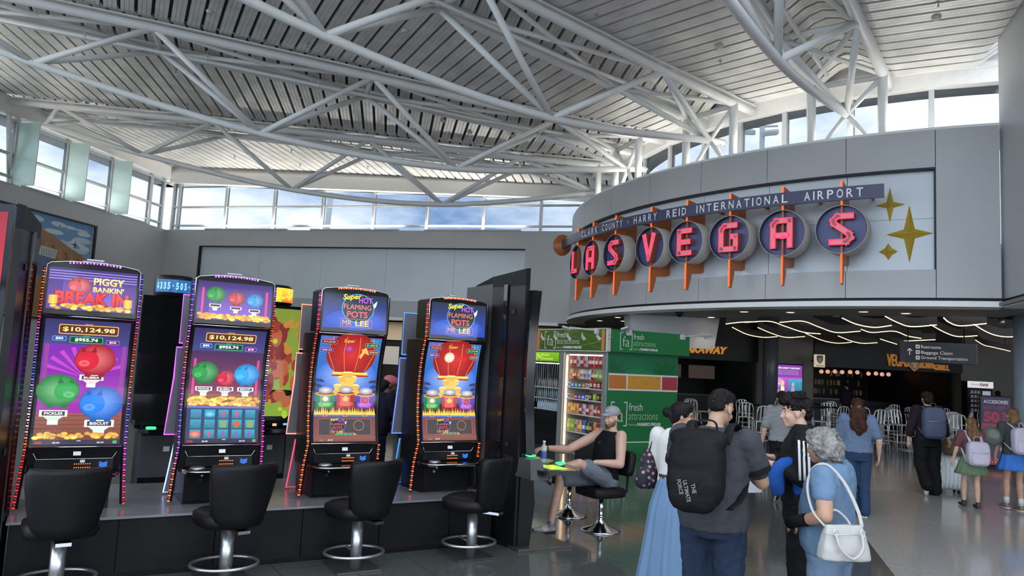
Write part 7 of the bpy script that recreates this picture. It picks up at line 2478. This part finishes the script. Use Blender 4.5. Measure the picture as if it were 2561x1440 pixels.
q = MB(); strap(q, [(-.24, .10, 1.18), (-.21, .07, 1.32), (-.165, .01, 1.405), (-.19, -.05, 1.33), (-.24, -.06, 1.18)], .03, .012); q.build('strap', mat('dark_strap', (.02, .02, .025), .6), fb_)

# ---- young man in the black tracksuit
p = Person('young man with curly black hair in black tracksuit top with three white stripes', 2.27, 5.80, (-.94, .34), 1.74, 'fair')
p.J['elbL'] = Vector((-.25, -.02, 1.15)); p.J['wriL'] = Vector((-.15, .19, 1.235)); p.J['elbR'] = Vector((.24, .02, 1.15)); p.J['wriR'] = Vector((.02, .21, 1.27))
p.hand_dir['L'] = (Vector((.3, .8, .25)), Vector((-.7, .1, .6)), .55); p.hand_dir['R'] = (Vector((-.3, .8, .2)), Vector((.7, .1, .6)), .55)
p.head = p.head + Vector((0, .02, 0)); p.hrot = Euler((R_(-4), 0, R_(6)))
p.body(.0085)
M_trk = cloth('black_track_jacket', (.010, .011, .012), .55, .15, .3, 8)
p.shirt(M_trk, 1.85, .90, .028, 'track_jacket', arm=.074, neck=1.475)
p.trousers(cloth('black_track_pants', (.009, .009, .010), .7), .93, .014, 'track_pants', (.10, .09, .078, .074, .068))
p.shoes(M_shoe_b, M_sole)
q = MB(); q.tube([(.068 * math.cos(2 * PI * k / 20), .070 * math.sin(2 * PI * k / 20) - .012, 1.508) for k in range(20)], [(.012, .034)] * 20, 8, False, True); q.build('jacket_collar', M_trk, p.e)
M_str = mat('white_stripe', (.66, .66, .66), .6)
for n in 'L':
    a_, b_, c_ = p.J['shoL'], p.J['elbL'], p.J['wriL']
    for k in range(3):
        q = MB()
        off = Vector((0, (k - 1) * .032, 0))
        pts = []
        for t in (0.02, .25, .5, .75, .98):
            c0_ = a_.lerp(b_, t); pts.append(c0_ + off + Vector((-.074 + .006 * t, -.0 - .0, .0)) * (1.03))
        q.tube([Vector((-.075, (k - 1) * .03 - .005, 1.487)), Vector((-.14, (k - 1) * .032 - .005, 1.492))] + pts, [(.0095, .004)] * 7, 6)
        q.build('stripe', M_str, p.e)
        ax = (c_ - b_).normalized()
        q = MB()
        pts = [b_.lerp(c_, t) + Vector((-.052 + .012 * t, -.02, (k - 1) * .026)) for t in (.08, .35, .6, .85)]
        q.tube(pts, [(.0085, .004)] * 4, 6); q.build('stripe', M_str, p.e)
p.hair([((0, -.02, .06), (.088, .100, .080)), ((0, .05, .10), (.075, .06, .045)), ((.03, .02, .125), (.05, .06, .035)), ((-.03, -.03, .13), (.055, .06, .035)), ((0, -.085, .05), (.072, .05, .06)), ((0, -.09, -.01), (.055, .035, .05)), ((-.05, .06, .095), (.03, .04, .03)), ((.05, .06, .095), (.03, .04, .03))], H_BLK, .007, (.036, .022), 'hair', 1)
q = MB()
for sd in (-1, 1):
    q.tube([(sd * .016, .0845, .033), (sd * .034, .083, .037), (sd * .05, .073, .032)], [.003, .0045, .003], 6)
p.onhead(q, 'eyebrow', H_BLK)
ph = empty('phone', p.e.location, p.e.rotation_euler.z, 'dark phone held up by the tracksuit man', 'phone')
q = MB(); q.box((-.06, .325, 1.325), (.075, .010, .15), (R_(-42), 0, 0), None, .004); q.build('phone_body', M_blk_gloss, ph)
pl = empty('neck_pillow', p.e.location, p.e.rotation_euler.z, 'blue neck pillow tucked under the tracksuit arm', 'pillow')
q = MB(); c_ = Vector((-.17, .09, 1.10)); pts = []
for t in [R_(-30 + k * 20) for k in range(13)]:
    pts.append(c_ + Vector((-.03 * math.cos(t), .085 * math.cos(t), .125 * math.sin(t) + .02)))
limb(q, pts, [.05] + [.06] * 11 + [.05], 14); bake(q, 'cushion', cloth('blue_velour', (.02, .09, .35), .9), pl, .010, 3)

# ---- older woman with grey curls, blue tee, white handbag
p = Person('older woman with grey curly hair in light blue tee with white handbag', 2.155, 5.0, (-.72, .69), 1.56, 'tan')
p.fat = (1.28, 1.5)
p.J['shoL'] = Vector((-.195, -.02, 1.27)); p.J['elbL'] = Vector((-.30, -.08, 1.05)); p.J['wriL'] = Vector((-.20, .14, .97)); p.J['elbR'] = Vector((.27, -.02, 1.04)); p.J['wriR'] = Vector((.24, .14, .90))
p.hand_dir['L'] = (Vector((.35, .75, -.45)), Vector((-.8, .3, .1)), .3)
p.head = p.head + Vector((0, .04, -.01)); p.hrot = Euler((R_(-8), 0, R_(-6)))
p.body(.009, arm=1.25)
p.shirt(cloth('light_blue_tee', (.125, .20, .30), .8, .10, .45, 6, (1, .6, .5)), .45, .84, .034, 'tee_shirt', arm=.088)
p.trousers(cloth('pale_jeans', (.14, .20, .29), bscale=14), .93, .018, 'jeans', (.125, .115, .095, .088, .08))
p.shoes(M_shoe_w, M_sole)
p.hair([((0, -.02, .05), (.098, .110, .085)), ((0, -.09, .0), (.088, .060, .08)), ((.06, -.05, -.02), (.050, .07, .075)), ((-.06, -.05, -.02), (.050, .07, .075)), ((0, -.10, -.06), (.075, .045, .05)), ((0, .04, .09), (.07, .05, .035)), ((-.085, -.02, .03), (.03, .06, .06)), ((.085, -.02, .03), (.03, .06, .06))], H_GRY, .007, (.045, .026), 'hair', 1)
q = MB(); b_, c_ = p.J['elbL'], p.J['wriL']; limb(q, [b_.lerp(c_, .62), c_, c_ + (c_ - b_).normalized() * .055], [.041, .038, .043]); q.build('wrist_brace', cloth('black_brace', (.008, .008, .008), .8), p.e)
hb = empty('handbag', p.e.location, p.e.rotation_euler.z, 'white leather handbag hanging on the woman with grey curls', 'handbag')
M_wl = mat('white_leather', (.44, .43, .40), .42, var=.04, bump=.08, bscale=40)
bc = Vector((-.285, -.185, .915)); brz = R_(-40)
q = MB()
Mz = Euler((0, 0, brz)).to_matrix()
rings = []
for z, wx, wy in ((-.105, .29, .11), (-.097, .315, .135), (-.03, .30, .125), (.05, .26, .09), (.095, .235, .05), (.102, .22, .03)):
    rings.append([bc + Mz @ v for v in ell(z, wx / 2, wy / 2, 0, 0, 24, .45)])
q.loft(rings); bake(q, 'bag_body', M_wl, hb, .008, 3, (.008, .05))
for sy in (-.07, .07):
    q = MB(); q.tube(bez([bc + Mz @ Vector(v) for v in ((-.085, sy * .75, .07), (-.07, sy * 1.3, -.02 if sy < 0 else .12), (0, sy * 1.5, -.075 if sy < 0 else .17), (.07, sy * 1.3, -.02 if sy < 0 else .12), (.085, sy * .75, .07))], 5), .0085, 8); q.build('handle', M_wl, hb)
for sx in (-.085, .085):
    q = MB(); q.tube([bc + Mz @ Vector((sx + .016 * math.cos(2 * PI * k / 12), -.062, .065 + .02 * math.sin(2 * PI * k / 12))) for k in range(12)], .003, 6, False, True); q.build('handle_ring', M_chrome, hb)
q = MB(); q.tube([bc + Mz @ Vector((-.15, -.06, .055)), bc + Mz @ Vector((.15, -.06, .055))], .003, 6); q.build('zip', M_brushed, hb)
q = MB(); strap(q, [bc + Mz @ Vector((-.12, .0, .09)), Vector((-.345, -.02, 1.08)), Vector((-.305, .03, 1.21)), Vector((-.20, .04, 1.315)), Vector((-.125, -.02, 1.345)), Vector((-.14, -.135, 1.25)), Vector((-.165, -.225, 1.10)), bc + Mz @ Vector((.12, -.0, .09))], .022, .006); q.build('shoulder_strap', M_wl, hb)

# ---- woman walking away with long brown hair
p = Person('woman walking away with long brown hair, blue tee and dark jeans', 4.99, 10.72, (.25, .97), 1.63, 'fair')
p.fat = (1.2, 1.25)
p.J['ankL'] = Vector((-.09, -.16, .11)); p.J['toeL'] = Vector((-.10, .0, .03)); p.J['kneeL'] = Vector((-.09, -.01, .48)); p.J['elbR'] = Vector((.27, -.06, 1.06)); p.J['wriR'] = Vector((.29, .04, .84)); p.J['elbL'] = Vector((-.25, .05, 1.06)); p.J['wriL'] = Vector((-.2, .22, 1.0))
p.body(.011)
p.shirt(cloth('slate_blue_tee', (.12, .165, .25), .85), .75, .90, .028, 'tee_shirt', arm=.082)
p.trousers(cloth('dark_jeans', (.025, .05, .10)), .93, .016, 'jeans', (.115, .105, .088, .085, .088))
p.shoes(M_shoe_w, M_sole)
p.hair([((0, -.02, .045), (.088, .104, .085)), ((0, -.09, -.05), (.092, .06, .11)), ((0, -.145, -.16), (.105, .05, .12)), ((.035, -.165, -.27), (.08, .042, .10)), ((-.045, -.16, -.24), (.085, .042, .11)), ((.075, -.10, -.12), (.045, .06, .12)), ((-.075, -.10, -.12), (.045, .06, .12)), ((.0, -.17, -.34), (.05, .035, .07))], H_BRN, .010, (.02, .03))
q = MB(); q.tube([(-.02, -.148, .012), (.02, -.148, .012), (.02, -.15, -.012), (-.02, -.15, -.012)], .004, 6, False, True); p.onhead(q, 'hair_clip', M_chrome)

# ---- person in striped top, mostly hidden
p = Person('person in grey striped top half hidden behind the tracksuit man', 4.28, 11.7, (.1, .99), 1.66, 'fair')
p.fat = (1.2, 1.2)
p.J['ankL'] = Vector((-.10, -.20, .16)); p.J['toeL'] = Vector((-.10, -.10, .02)); p.J['kneeL'] = Vector((-.095, 0, .50)); p.J['elbL'] = Vector((-.27, -.04, 1.08)); p.J['wriL'] = Vector((-.29, .03, .86))
p.body(.012)
m_ = cloth('striped_knit', (.30, .31, .32), .9); t = m_.node_tree; b = t.nodes['Principled BSDF']
wv = t.nodes.new('ShaderNodeTexWave'); wv.bands_direction = 'Z'; wv.inputs['Scale'].default_value = 16; co = t.nodes.new('ShaderNodeTexCoord'); rp = t.nodes.new('ShaderNodeValToRGB'); rp.color_ramp.elements[0].color = (.05, .05, .055, 1); rp.color_ramp.elements[1].color = (.40, .41, .42, 1); rp.color_ramp.elements[0].position = .35; rp.color_ramp.elements[1].position = .55
t.links.new(co.outputs['Object'], wv.inputs['Vector']); t.links.new(wv.outputs['Fac'], rp.inputs['Fac']); t.links.new(rp.outputs['Color'], b.inputs['Base Color'])
p.shirt(m_, .8, .88, .026, 'striped_top', arm=.078)
p.trousers(MATS['black_track_pants'], 1.0, .02, 'trousers', (.11, .10, .085, .07, .055), .8)
p.shoes(M_shoe_b, M_sole)
p.hair([((0, -.02, .045), (.085, .102, .083)), ((0, -.07, -.02), (.08, .055, .09))], H_DBR)

# ---- man with the grey blue backpack and his suitcase
p = Person('tall person in dark top and black trousers walking away with grey blue backpack', 7.32, 13.1, (.1, .99), 1.74, 'fair')
p.J['ankL'] = Vector((-.10, -.22, .20)); p.J['toeL'] = Vector((-.11, -.18, .05)); p.J['kneeL'] = Vector((-.10, .03, .52)); p.J['elbR'] = Vector((.27, -.02, 1.14)); p.J['wriR'] = Vector((.36, .05, .95)); p.J['elbL'] = Vector((-.28, 0, 1.12)); p.J['wriL'] = Vector((-.30, .05, .90))
p.body(.012)
p.shirt(cloth('dark_plum_top', (.022, .015, .018)), 1.5, .90, .03, 'sweater', arm=.085)
p.trousers(MATS['black_track_pants'], 1.0, .03, 'wide_trousers', (.125, .12, .11, .11, .115))
p.shoes(M_shoe_w, M_sole)
p.hair([((0, -.02, .05), (.092, .106, .088)), ((0, -.07, -.01), (.085, .055, .085)), ((.0, .03, .10), (.07, .05, .03))], H_DBR, .010, (.03, .03))
def day_pack(person, c, d, m_, label, handle=True, pocket=True):
    k = person.k
    e = empty('backpack', person.e.location, person.e.rotation_euler.z, label, 'backpack', 'day packs worn by the walking group')
    c = Vector(c) * k
    q = MB(); rbox(q, c, d, (R_(-4), 0, 0), .45); bake(q, 'bag_body', m_, e, .011, 2, (.006, .06))
    if pocket:
        q = MB(); rbox(q, c + Vector((0, -d[1] * .42, -d[2] * .20)), (d[0] * .82, d[1] * .4, d[2] * .46), (R_(-4), 0, 0), .45); bake(q, 'pocket', m_, e, .011, 2)
        q = MB(); q.tube([c + Vector((-d[0] * .38, -d[1] * .50, d[2] * .06)), c + Vector((d[0] * .38, -d[1] * .50, d[2] * .06))], .004, 6); q.build('zip', M_brushed, e)
    for sd in (-1, 1):
        q = MB(); strap(q, [c + Vector((sd * d[0] * .26, d[1] * .3, d[2] * .42)), Vector((sd * .115, -.02, 1.46)) * k, Vector((sd * .13, .12, 1.36)) * k, Vector((sd * .17, .05, 1.18)) * k, c + Vector((sd * d[0] * .42, d[1] * .3, -d[2] * .36))], .05, .014); q.build('shoulder_strap', m_, e)
    q = MB(); strap(q, [c + Vector((-.05, d[1] * .2, d[2] * .47)), c + Vector((-.04, d[1] * .2, d[2] * .47 + .07)), c + Vector((.04, d[1] * .2, d[2] * .47 + .07)), c + Vector((.05, d[1] * .2, d[2] * .47))], .02, .010); q.build('carry_handle', m_, e)
    return e, c
M_gb = cloth('slate_blue_pack', (.085, .105, .16), .7, .08, .1, 20, (1, 1, 1)); M_lp = mat('pale_lilac_leather', (.47, .44, .52), .5, var=.04)
day_pack(p, (0, -.235, 1.20), (.36, .21, .54), M_gb, 'grey blue backpack on the tall person in dark clothes', True, True)
su = empty('suitcase', (7.86, 13.45, 0), R_(-6), 'silver upright suitcase rolling beside the girls', 'suitcase')
M_al2 = mat('silver_shell', (.42, .47, .48), .38, metal=.3, var=.05)
q = MB(); rbox(q, (0, 0, .36), (.42, .25, .60), (0, 0, 0), .28); q.build('shell', M_al2, su)
for x in (-.14, -.07, 0, .07, .14):
    q = MB(); q.span((x - .008, -.130, .10), (x + .008, -.120, .62)); q.build('rib', M_al2, su)
for x in (-.15, .15):
    for y in (-.08, .08):
        q = MB(); q.lathe([(.03, -.012), (.03, .012)], 12, (x, y, .03), True, None, 'X'); q.build('wheel', M_blk_soft, su)
q = MB(); q.tube([(-.09, .09, .64), (-.09, .09, 1.0), (.09, .09, 1.0), (.09, .09, .64)], .010, 8); q.build('pull_handle', M_alu, su)
tb_ = empty('shoulder_bag', (7.88, 13.36, .665), R_(-6), 'brown soft bag riding on top of the silver suitcase', 'bag')
q = MB(); rbox(q, (0, -.02, .14), (.34, .20, .28), (0, R_(4), 0), .6); bake(q, 'bag_body', cloth('brown_canvas', (.14, .10, .07)), tb_, .012, 2, (.02, .08)); q = MB(); strap(q, [(-.10, -.02, .26), (-.06, -.02, .36), (.06, -.02, .36), (.10, -.02, .26)], .02, .01); q.build('handle', MATS['brown_canvas'], tb_)

# ---- two girls with pale backpacks
p = Person('smaller girl in maroon tee and green skirt walking away with pale lilac backpack', 7.34, 11.9, (.18, .98), 1.38, 'fair')
p.J['ankL'] = Vector((-.07, .12, .08)); p.J['toeL'] = Vector((-.08, .25, .03)); p.J['kneeL'] = Vector((-.075, .10, .42)); p.J['elbL'] = Vector((-.22, -.02, .92)); p.J['wriL'] = Vector((-.26, .02, .72))
p.body(.010)
p.shirt(cloth('maroon_tee', (.13, .055, .065)), .8, .86, .022, 'tee_shirt', arm=.068)
def skirt(P, m_, z0, z1, r0, r1, pl, name='skirt'):
    q = MB(); rings = []
    for i in range(8):
        t = i / 7
        ring = []
        for k in range(48):
            an = 2 * PI * k / 48
            w_ = 1 + pl * t * math.sin(an * 12)
            ring.append(((r0 + (r1 - r0) * t) * w_ * math.cos(an), (r0 + (r1 - r0) * t) * .8 * w_ * math.sin(an), z0 + (z1 - z0) * t))
        rings.append(ring)
    q.loft(rings); q.build(name, m_, P.e)
skirt(p, cloth('green_cotton', (.13, .19, .12)), .83, .52, .135, .24, .05)
p.shoes(M_shoe_b)
p.hair([((0, -.02, .045), (.088, .102, .084)), ((0, -.09, -.06), (.09, .058, .10)), ((0, -.13, -.16), (.105, .05, .10))], H_BLD, .010, (.022, .03))
day_pack(p, (0.02, -.24, 1.05), (.32, .17, .38), M_lp, 'pale lilac backpack on the smaller girl with the green skirt')
p = Person('taller girl in blue pleated skirt walking at the right edge with pale backpack', 7.97, 11.85, (.1, .99), 1.56, 'tan')
p.J['ankL'] = Vector((-.085, .06, .10)); p.J['toeL'] = Vector((-.09, .22, .05)); p.J['kneeL'] = Vector((-.085, .06, .46)); p.J['elbL'] = Vector((-.25, -.03, 1.05)); p.J['wriL'] = Vector((-.27, .02, .82))
p.body(.010)
p.shirt(cloth('charcoal_tee', (.055, .06, .055)), .9, .88, .024, 'tee_shirt', arm=.085)
skirt(p, cloth('royal_blue_pleats', (.05, .18, .55)), .93, .62, .145, .25, .06)
p.shoes(mat('leopard_sneaker', (.16, .12, .09), .6, var=.7, vscale=45), M_sole)
q = MB()
for n in 'RL':
    a_ = p.J['ank' + n]; limb(q, [a_ + Vector((0, 0, .02)), a_ + Vector((0, 0, .09))], [.040, .041])
q.build('sock', M_shoe_w, p.e)
p.hair([((0, -.02, .045), (.088, .102, .084)), ((0, -.07, -.05), (.086, .058, .10)), ((0, -.07, -.12), (.09, .05, .06))], H_BLD, .010, (.02, .03))
day_pack(p, (0.03, -.25, 1.18), (.34, .18, .42), M_lp, 'pale lilac backpack on the taller girl with the blue skirt')
ht = empty('sun_hat', p.e.location, p.e.rotation_euler.z, 'grey green soft hat hanging at the taller girl', 'hat')
q = MB(); q.lathe([(.0001, .10), (.07, .10), (.09, .06), (.10, 0), (.155, -.03), (.15, -.036), (.095, -.008)], 24)
o = q.build('hat_body', cloth('grey_green_felt', (.16, .19, .16)), ht); o.location = (-.36, -.10, 1.14); o.rotation_euler = (R_(70), R_(-35), 0)

# ---- woman in the pink cap behind the machines
p = Person('woman in pink cap and navy sweater leaning at the far machines', -1.66, 9.75, (.75, .66), 1.66, 'dark')
p.lean(R_(-14)); p.J['elbR'] = Vector((.24, .20, 1.06)); p.J['wriR'] = Vector((.12, .42, .98)); p.J['elbL'] = Vector((-.25, .16, 1.04)); p.J['wriL'] = Vector((-.16, .36, .92))
p.hrot = Euler((R_(-18), 0, R_(-30)))
p.body(.011)
p.shirt(cloth('navy_sweater', (.014, .014, .028)), 1.8, .88, .03, 'sweater', arm=.08)
p.trousers(cloth('dark_denim', (.016, .022, .045)), 1.0, .02, 'jeans')
p.shoes(M_shoe_w, M_sole)
p.hair([((0, -.035, .02), (.082, .090, .08)), ((0, -.08, -.05), (.075, .05, .08))], H_BLK)
q = MB(); q.ball((0, -.016, .062), (.084, .104, .072), 20, 12); p.onhead(q, 'cap', cloth('pink_cap', (.58, .16, .19), .85))
q = MB(); q.loft([[(-.07, .06, .055), (-.04, .10, .068), (0, .112, .074), (.04, .10, .068), (.07, .06, .055)], [(-.06, .14, .035), (-.035, .165, .043), (0, .172, .046), (.035, .165, .043), (.06, .14, .035)]], False, True, None, False)
q.loft([[(-.07, .06, .050), (-.04, .10, .063), (0, .112, .069), (.04, .10, .063), (.07, .06, .050)], [(-.06, .14, .031), (-.035, .165, .039), (0, .172, .042), (.035, .165, .039), (.06, .14, .031)]], False, True, None, False); p.onhead(q, 'cap_brim', MATS['pink_cap'])
q = MB(); q.tube([p.J['wriR'] + Vector((.03 * math.cos(2 * PI * k / 16), 0, .03 * math.sin(2 * PI * k / 16))) for k in range(16)], .005, 6, False, True); q.build('bracelet', mat('pale_bracelet', (.6, .45, .4), .4), p.e)

# ---- seated man at the right cabinet, and the two pedestal chairs
def pedestal_chair(label, x, y, f):
    e = empty('pedestal_chair', (x, y, 0), math.atan2(-f[0], f[1]), label, 'chair', 'padded pedestal chairs')
    q = MB(); q.lathe([(.235, 0), (.235, .012), (.21, .022), (.10, .055), (.055, .10), (.036, .14), (.032, .16), (.0001, .16)], 32); q.build('base', M_chrome, e)
    q = MB(); q.lathe([(.03, .13), (.03, .40)], 20); q.build('column', M_chrome, e)
    q = MB(); rbox(q, (0, .02, .455), (.46, .46, .12), (0, 0, 0), .28); q.build('seat', M_leather, e)
    q = MB(); rbox(q, (0, -.27, .78), (.46, .11, .30), (R_(10), 0, 0), .35); q.build('backrest', M_leather, e)
    for sx in (-.15, .15):
        q = MB(); q.tube([(sx, -.18, .42), (sx, -.255, .46), (sx, -.265, .68)], .014, 8); q.build('back_bracket', M_blk_soft, e)
    return e
FS = (-.8601, -.5101)
pedestal_chair('padded black pedestal chair with the seated man on it', 1.17, 8.97, FS)
pedestal_chair('empty padded black pedestal chair behind the seated man', .86, 9.75, FS)
p = Person('seated man in black tank top, grey shorts and grey cap playing at the machine', 1.17, 8.97, FS, 1.78, 'fair')
for q_ in ('hipR', 'hipL'):
    p.J[q_] = Vector((p.J[q_].x, .0, .60))
p.J['kneeL'] = Vector((-.14, .44, .80)); p.J['ankL'] = Vector((.05, .74, .665)); p.J['toeL'] = Vector((.06, .90, .74))
p.J['kneeR'] = Vector((.13, .50, .60)); p.J['ankR'] = Vector((.12, .62, .095)); p.J['toeR'] = Vector((.13, .82, .035))
p.fat = (1.12, 1.15)
p.lean(R_(9), (0, 0, .90), 0, (0, -.02, -.355))
p.J['elbL'] = Vector((-.30, -.02, .80)); p.J['wriL'] = Vector((-.17, .23, .815)); p.J['elbR'] = Vector((.27, .32, .90)); p.J['wriR'] = Vector((.14, .74, .945))
p.hand_dir['R'] = (Vector((-.12, 1, -.12)), Vector((0, .1, 1)), .35, -1); p.hand_dir['L'] = (Vector((.5, .8, -.15)), Vector((-.3, .2, .9)), .3)
p.hrot = Euler((R_(-4), 0, R_(8)))
p.body(.0085, slim=1.0, arm=1.2)
mbt = MB(); rg = p.rings(.92, 1.44, .017)
for j_ in (-1, -2):
    c__ = sum(rg[j_], Vector()) / len(rg[j_])
    ax_ = (p.TM.to_3x3() @ Vector((1, 0, 0)))
    rg[j_] = [v - ax_ * ((v - c__).dot(ax_) * (.20 if j_ == -2 else .02)) for v in rg[j_]]
mbt.loft(rg)
for sd in (-1, 1):
    limb(mbt, [p.TM @ (Vector((sd * .105, .06, 1.28)) * p.k), p.TM @ (Vector((sd * .10, .02, 1.415)) * p.k), p.TM @ (Vector((sd * .105, -.075, 1.28)) * p.k)], [.036, .030, .036])
bake(mbt, 'tank_top', cloth('black_tank', (.009, .009, .010), .85), p.e, .011, 3, (.010, .07))
mbt = MB(); r = [[v for v in ring] for ring in p.rings(.84, .96, .02)]; mbt.loft(r)
for n, t in (('L', .72), ('R', .86)):
    limb(mbt, [p.J['hip' + n], p.J['hip' + n].lerp(p.J['knee' + n], t * .5), p.J['hip' + n].lerp(p.J['knee' + n], t)], [.112, .108, .104])
bake(mbt, 'shorts', cloth('grey_shorts', (.15, .17, .20), .85), p.e, .012, 3, (.014, .07))
p.shoes(mat('white_black_sneaker', (.34, .33, .32), .5, var=.95, vscale=10), M_shoe_b)
p.hair([((0, -.04, .02), (.079, .076, .05))], hairm('hair_short_brown', (.05, .03, .02)))
p.hair([((0, .052, -.078), (.045, .042, .036)), ((.045, .02, -.06), (.022, .040, .034)), ((-.045, .02, -.06), (.022, .040, .034))], hairm('beard_brown', (.14, .085, .06)), .009, (.006, .02), 'beard')
q = MB(); q.ball((0, -.018, .070), (.086, .104, .074), 22, 12); p.onhead(q, 'cap', cloth('grey_cap', (.30, .30, .31), .85))
q = MB()
rows = [[(x, y0 + dy, z) for x, y0, z in ((-.066, .05, .052), (-.04, .088, .062), (0, .10, .066), (.04, .088, .062), (.066, .05, .052))] for dy in (0, .05, .085)]
for j, row in enumerate(rows):
    rows[j] = [(x * (1 - .12 * j), y, z - .006 * j) for x, y, z in row]
q.loft(rows, False, True, None, False); q.loft([[(x, y, z - .006) for x, y, z in r_] for r_ in rows], False, True, None, False); p.onhead(q, 'cap_brim', MATS['grey_cap'])
q = star_mesh(.045, .045, .004, .4)
for v_ in range(len(q.v)):
    q.v[v_] = tuple(Vector(q.v[v_]) + Vector((0, .084, .088)))
p.onhead(q, 'cap_emblem', M_str)
q = MB(); pts = [p.TM @ (Vector(v) * p.k) for v in ((-.085, -.045, 1.445), (-.085, .06, 1.40), (-.045, .118, 1.33), (0, .135, 1.29), (.045, .118, 1.33), (.085, .06, 1.40), (.085, -.045, 1.445))]
q.tube(bez(pts, 5), .0055, 7); q.build('necklace', mat('silver_chain', (.6, .58, .54), .25, metal=.9), p.e)
q = MB(); wv_ = p.J['wriR']; dv = (wv_ - p.J['elbR']).normalized(); sx_ = dv.cross(Vector((0, 0, 1))).normalized(); sz_ = sx_.cross(dv)
q.tube([wv_ - dv * .03 + sx_ * (.034 * math.cos(2 * PI * k / 16)) + sz_ * (.034 * math.sin(2 * PI * k / 16)) for k in range(16)], .006, 6, False, True); q.build('bracelet', M_blk_soft, p.e)
# bottle and phone on his deck
dkp = bank(1.02, .34)
wb = empty('water_bottle', (dkp.x, dkp.y, .8355), 0, 'clear water bottle with blue label on the player deck', 'bottle')
q = MB(); q.lathe([(.031, 0), (.034, .01), (.034, .15), (.028, .175), (.014, .20), (.014, .212)], 18); q.build('bottle_body', mat('clear_plastic', (.75, .82, .88), .08, alpha=.45), wb)
q = MB(); q.lathe([(.0345, .045), (.0345, .125)], 18, (0, 0, 0), True, None, 'Z', False); q.build('label', mat('blue_label', (.08, .12, .42), .4, var=.3, vscale=30), wb)
q = MB(); q.lathe([(.016, .21), (.016, .235), (.0001, .235)], 14); q.build('cap', M_sticker, wb)
dkp = bank(1.0, .62)
ph = empty('phone', (dkp.x, dkp.y, .8355), BANK_RZ + R_(15), 'black phone lying on the player deck beside the bottle', 'phone'); q = MB(); q.box((0, 0, .006), (.075, .15, .010), None, None, .003); q.build('phone_body', M_blk_soft, ph); q = MB(); q.box((0, 0, .0115), (.068, .14, .001)); q.build('glass', M_blk_gloss, ph)
# white paper bag carried between the two men
wp = empty('paper_bag', (1.89, 5.75, 1.02), R_(20), 'white paper bag hanging between the backpack man and the tracksuit man', 'bag')
q = MB(); q.loft([[(-.06, -.03, 0), (.06, -.03, 0), (.06, .03, 0), (-.06, .03, 0)], [(-.055, -.03, .17), (.05, -.03, .19), (.05, .03, .19), (-.055, .03, .17)]], True, False); q.build('bag_body', mat('white_paper', (.62, .64, .66), .6), wp); q = MB(); q.tube([(-.03, 0, .17), (-.02, 0, .25), (.02, 0, .25), (.03, 0, .18)], .003, 6); q.build('handle', MATS['white_paper'], wp)
# dim figure at the vending machine
p = Person('dim figure in dark clothes standing before the vending machine', 16.9, 25.9, (.1, .99), 1.75, 'olive')
p.body(.018); p.shirt(MATS['black_tank'], 1.6, .88, .04, 'coat', arm=.085, voxel=.02); p.trousers(MATS['black_track_pants'], voxel=.02); p.shoes(M_shoe_b); p.hair([((0, -.02, .045), (.088, .104, .085)), ((0, -.06, -.03), (.085, .06, .09))], H_BLK, .014)
p = Person('dim figure in dark clothes standing at the grill entrance', 12.6, 27.9, (-.2, .98), 1.76, 'olive')
p.body(.018); p.shirt(MATS['navy_sweater'], 1.6, .88, .03, 'sweater', voxel=.02); p.trousers(MATS['black_track_pants'], voxel=.02); p.shoes(M_shoe_b); p.hair([((0, -.02, .045), (.085, .102, .083))], H_BLK, .014)
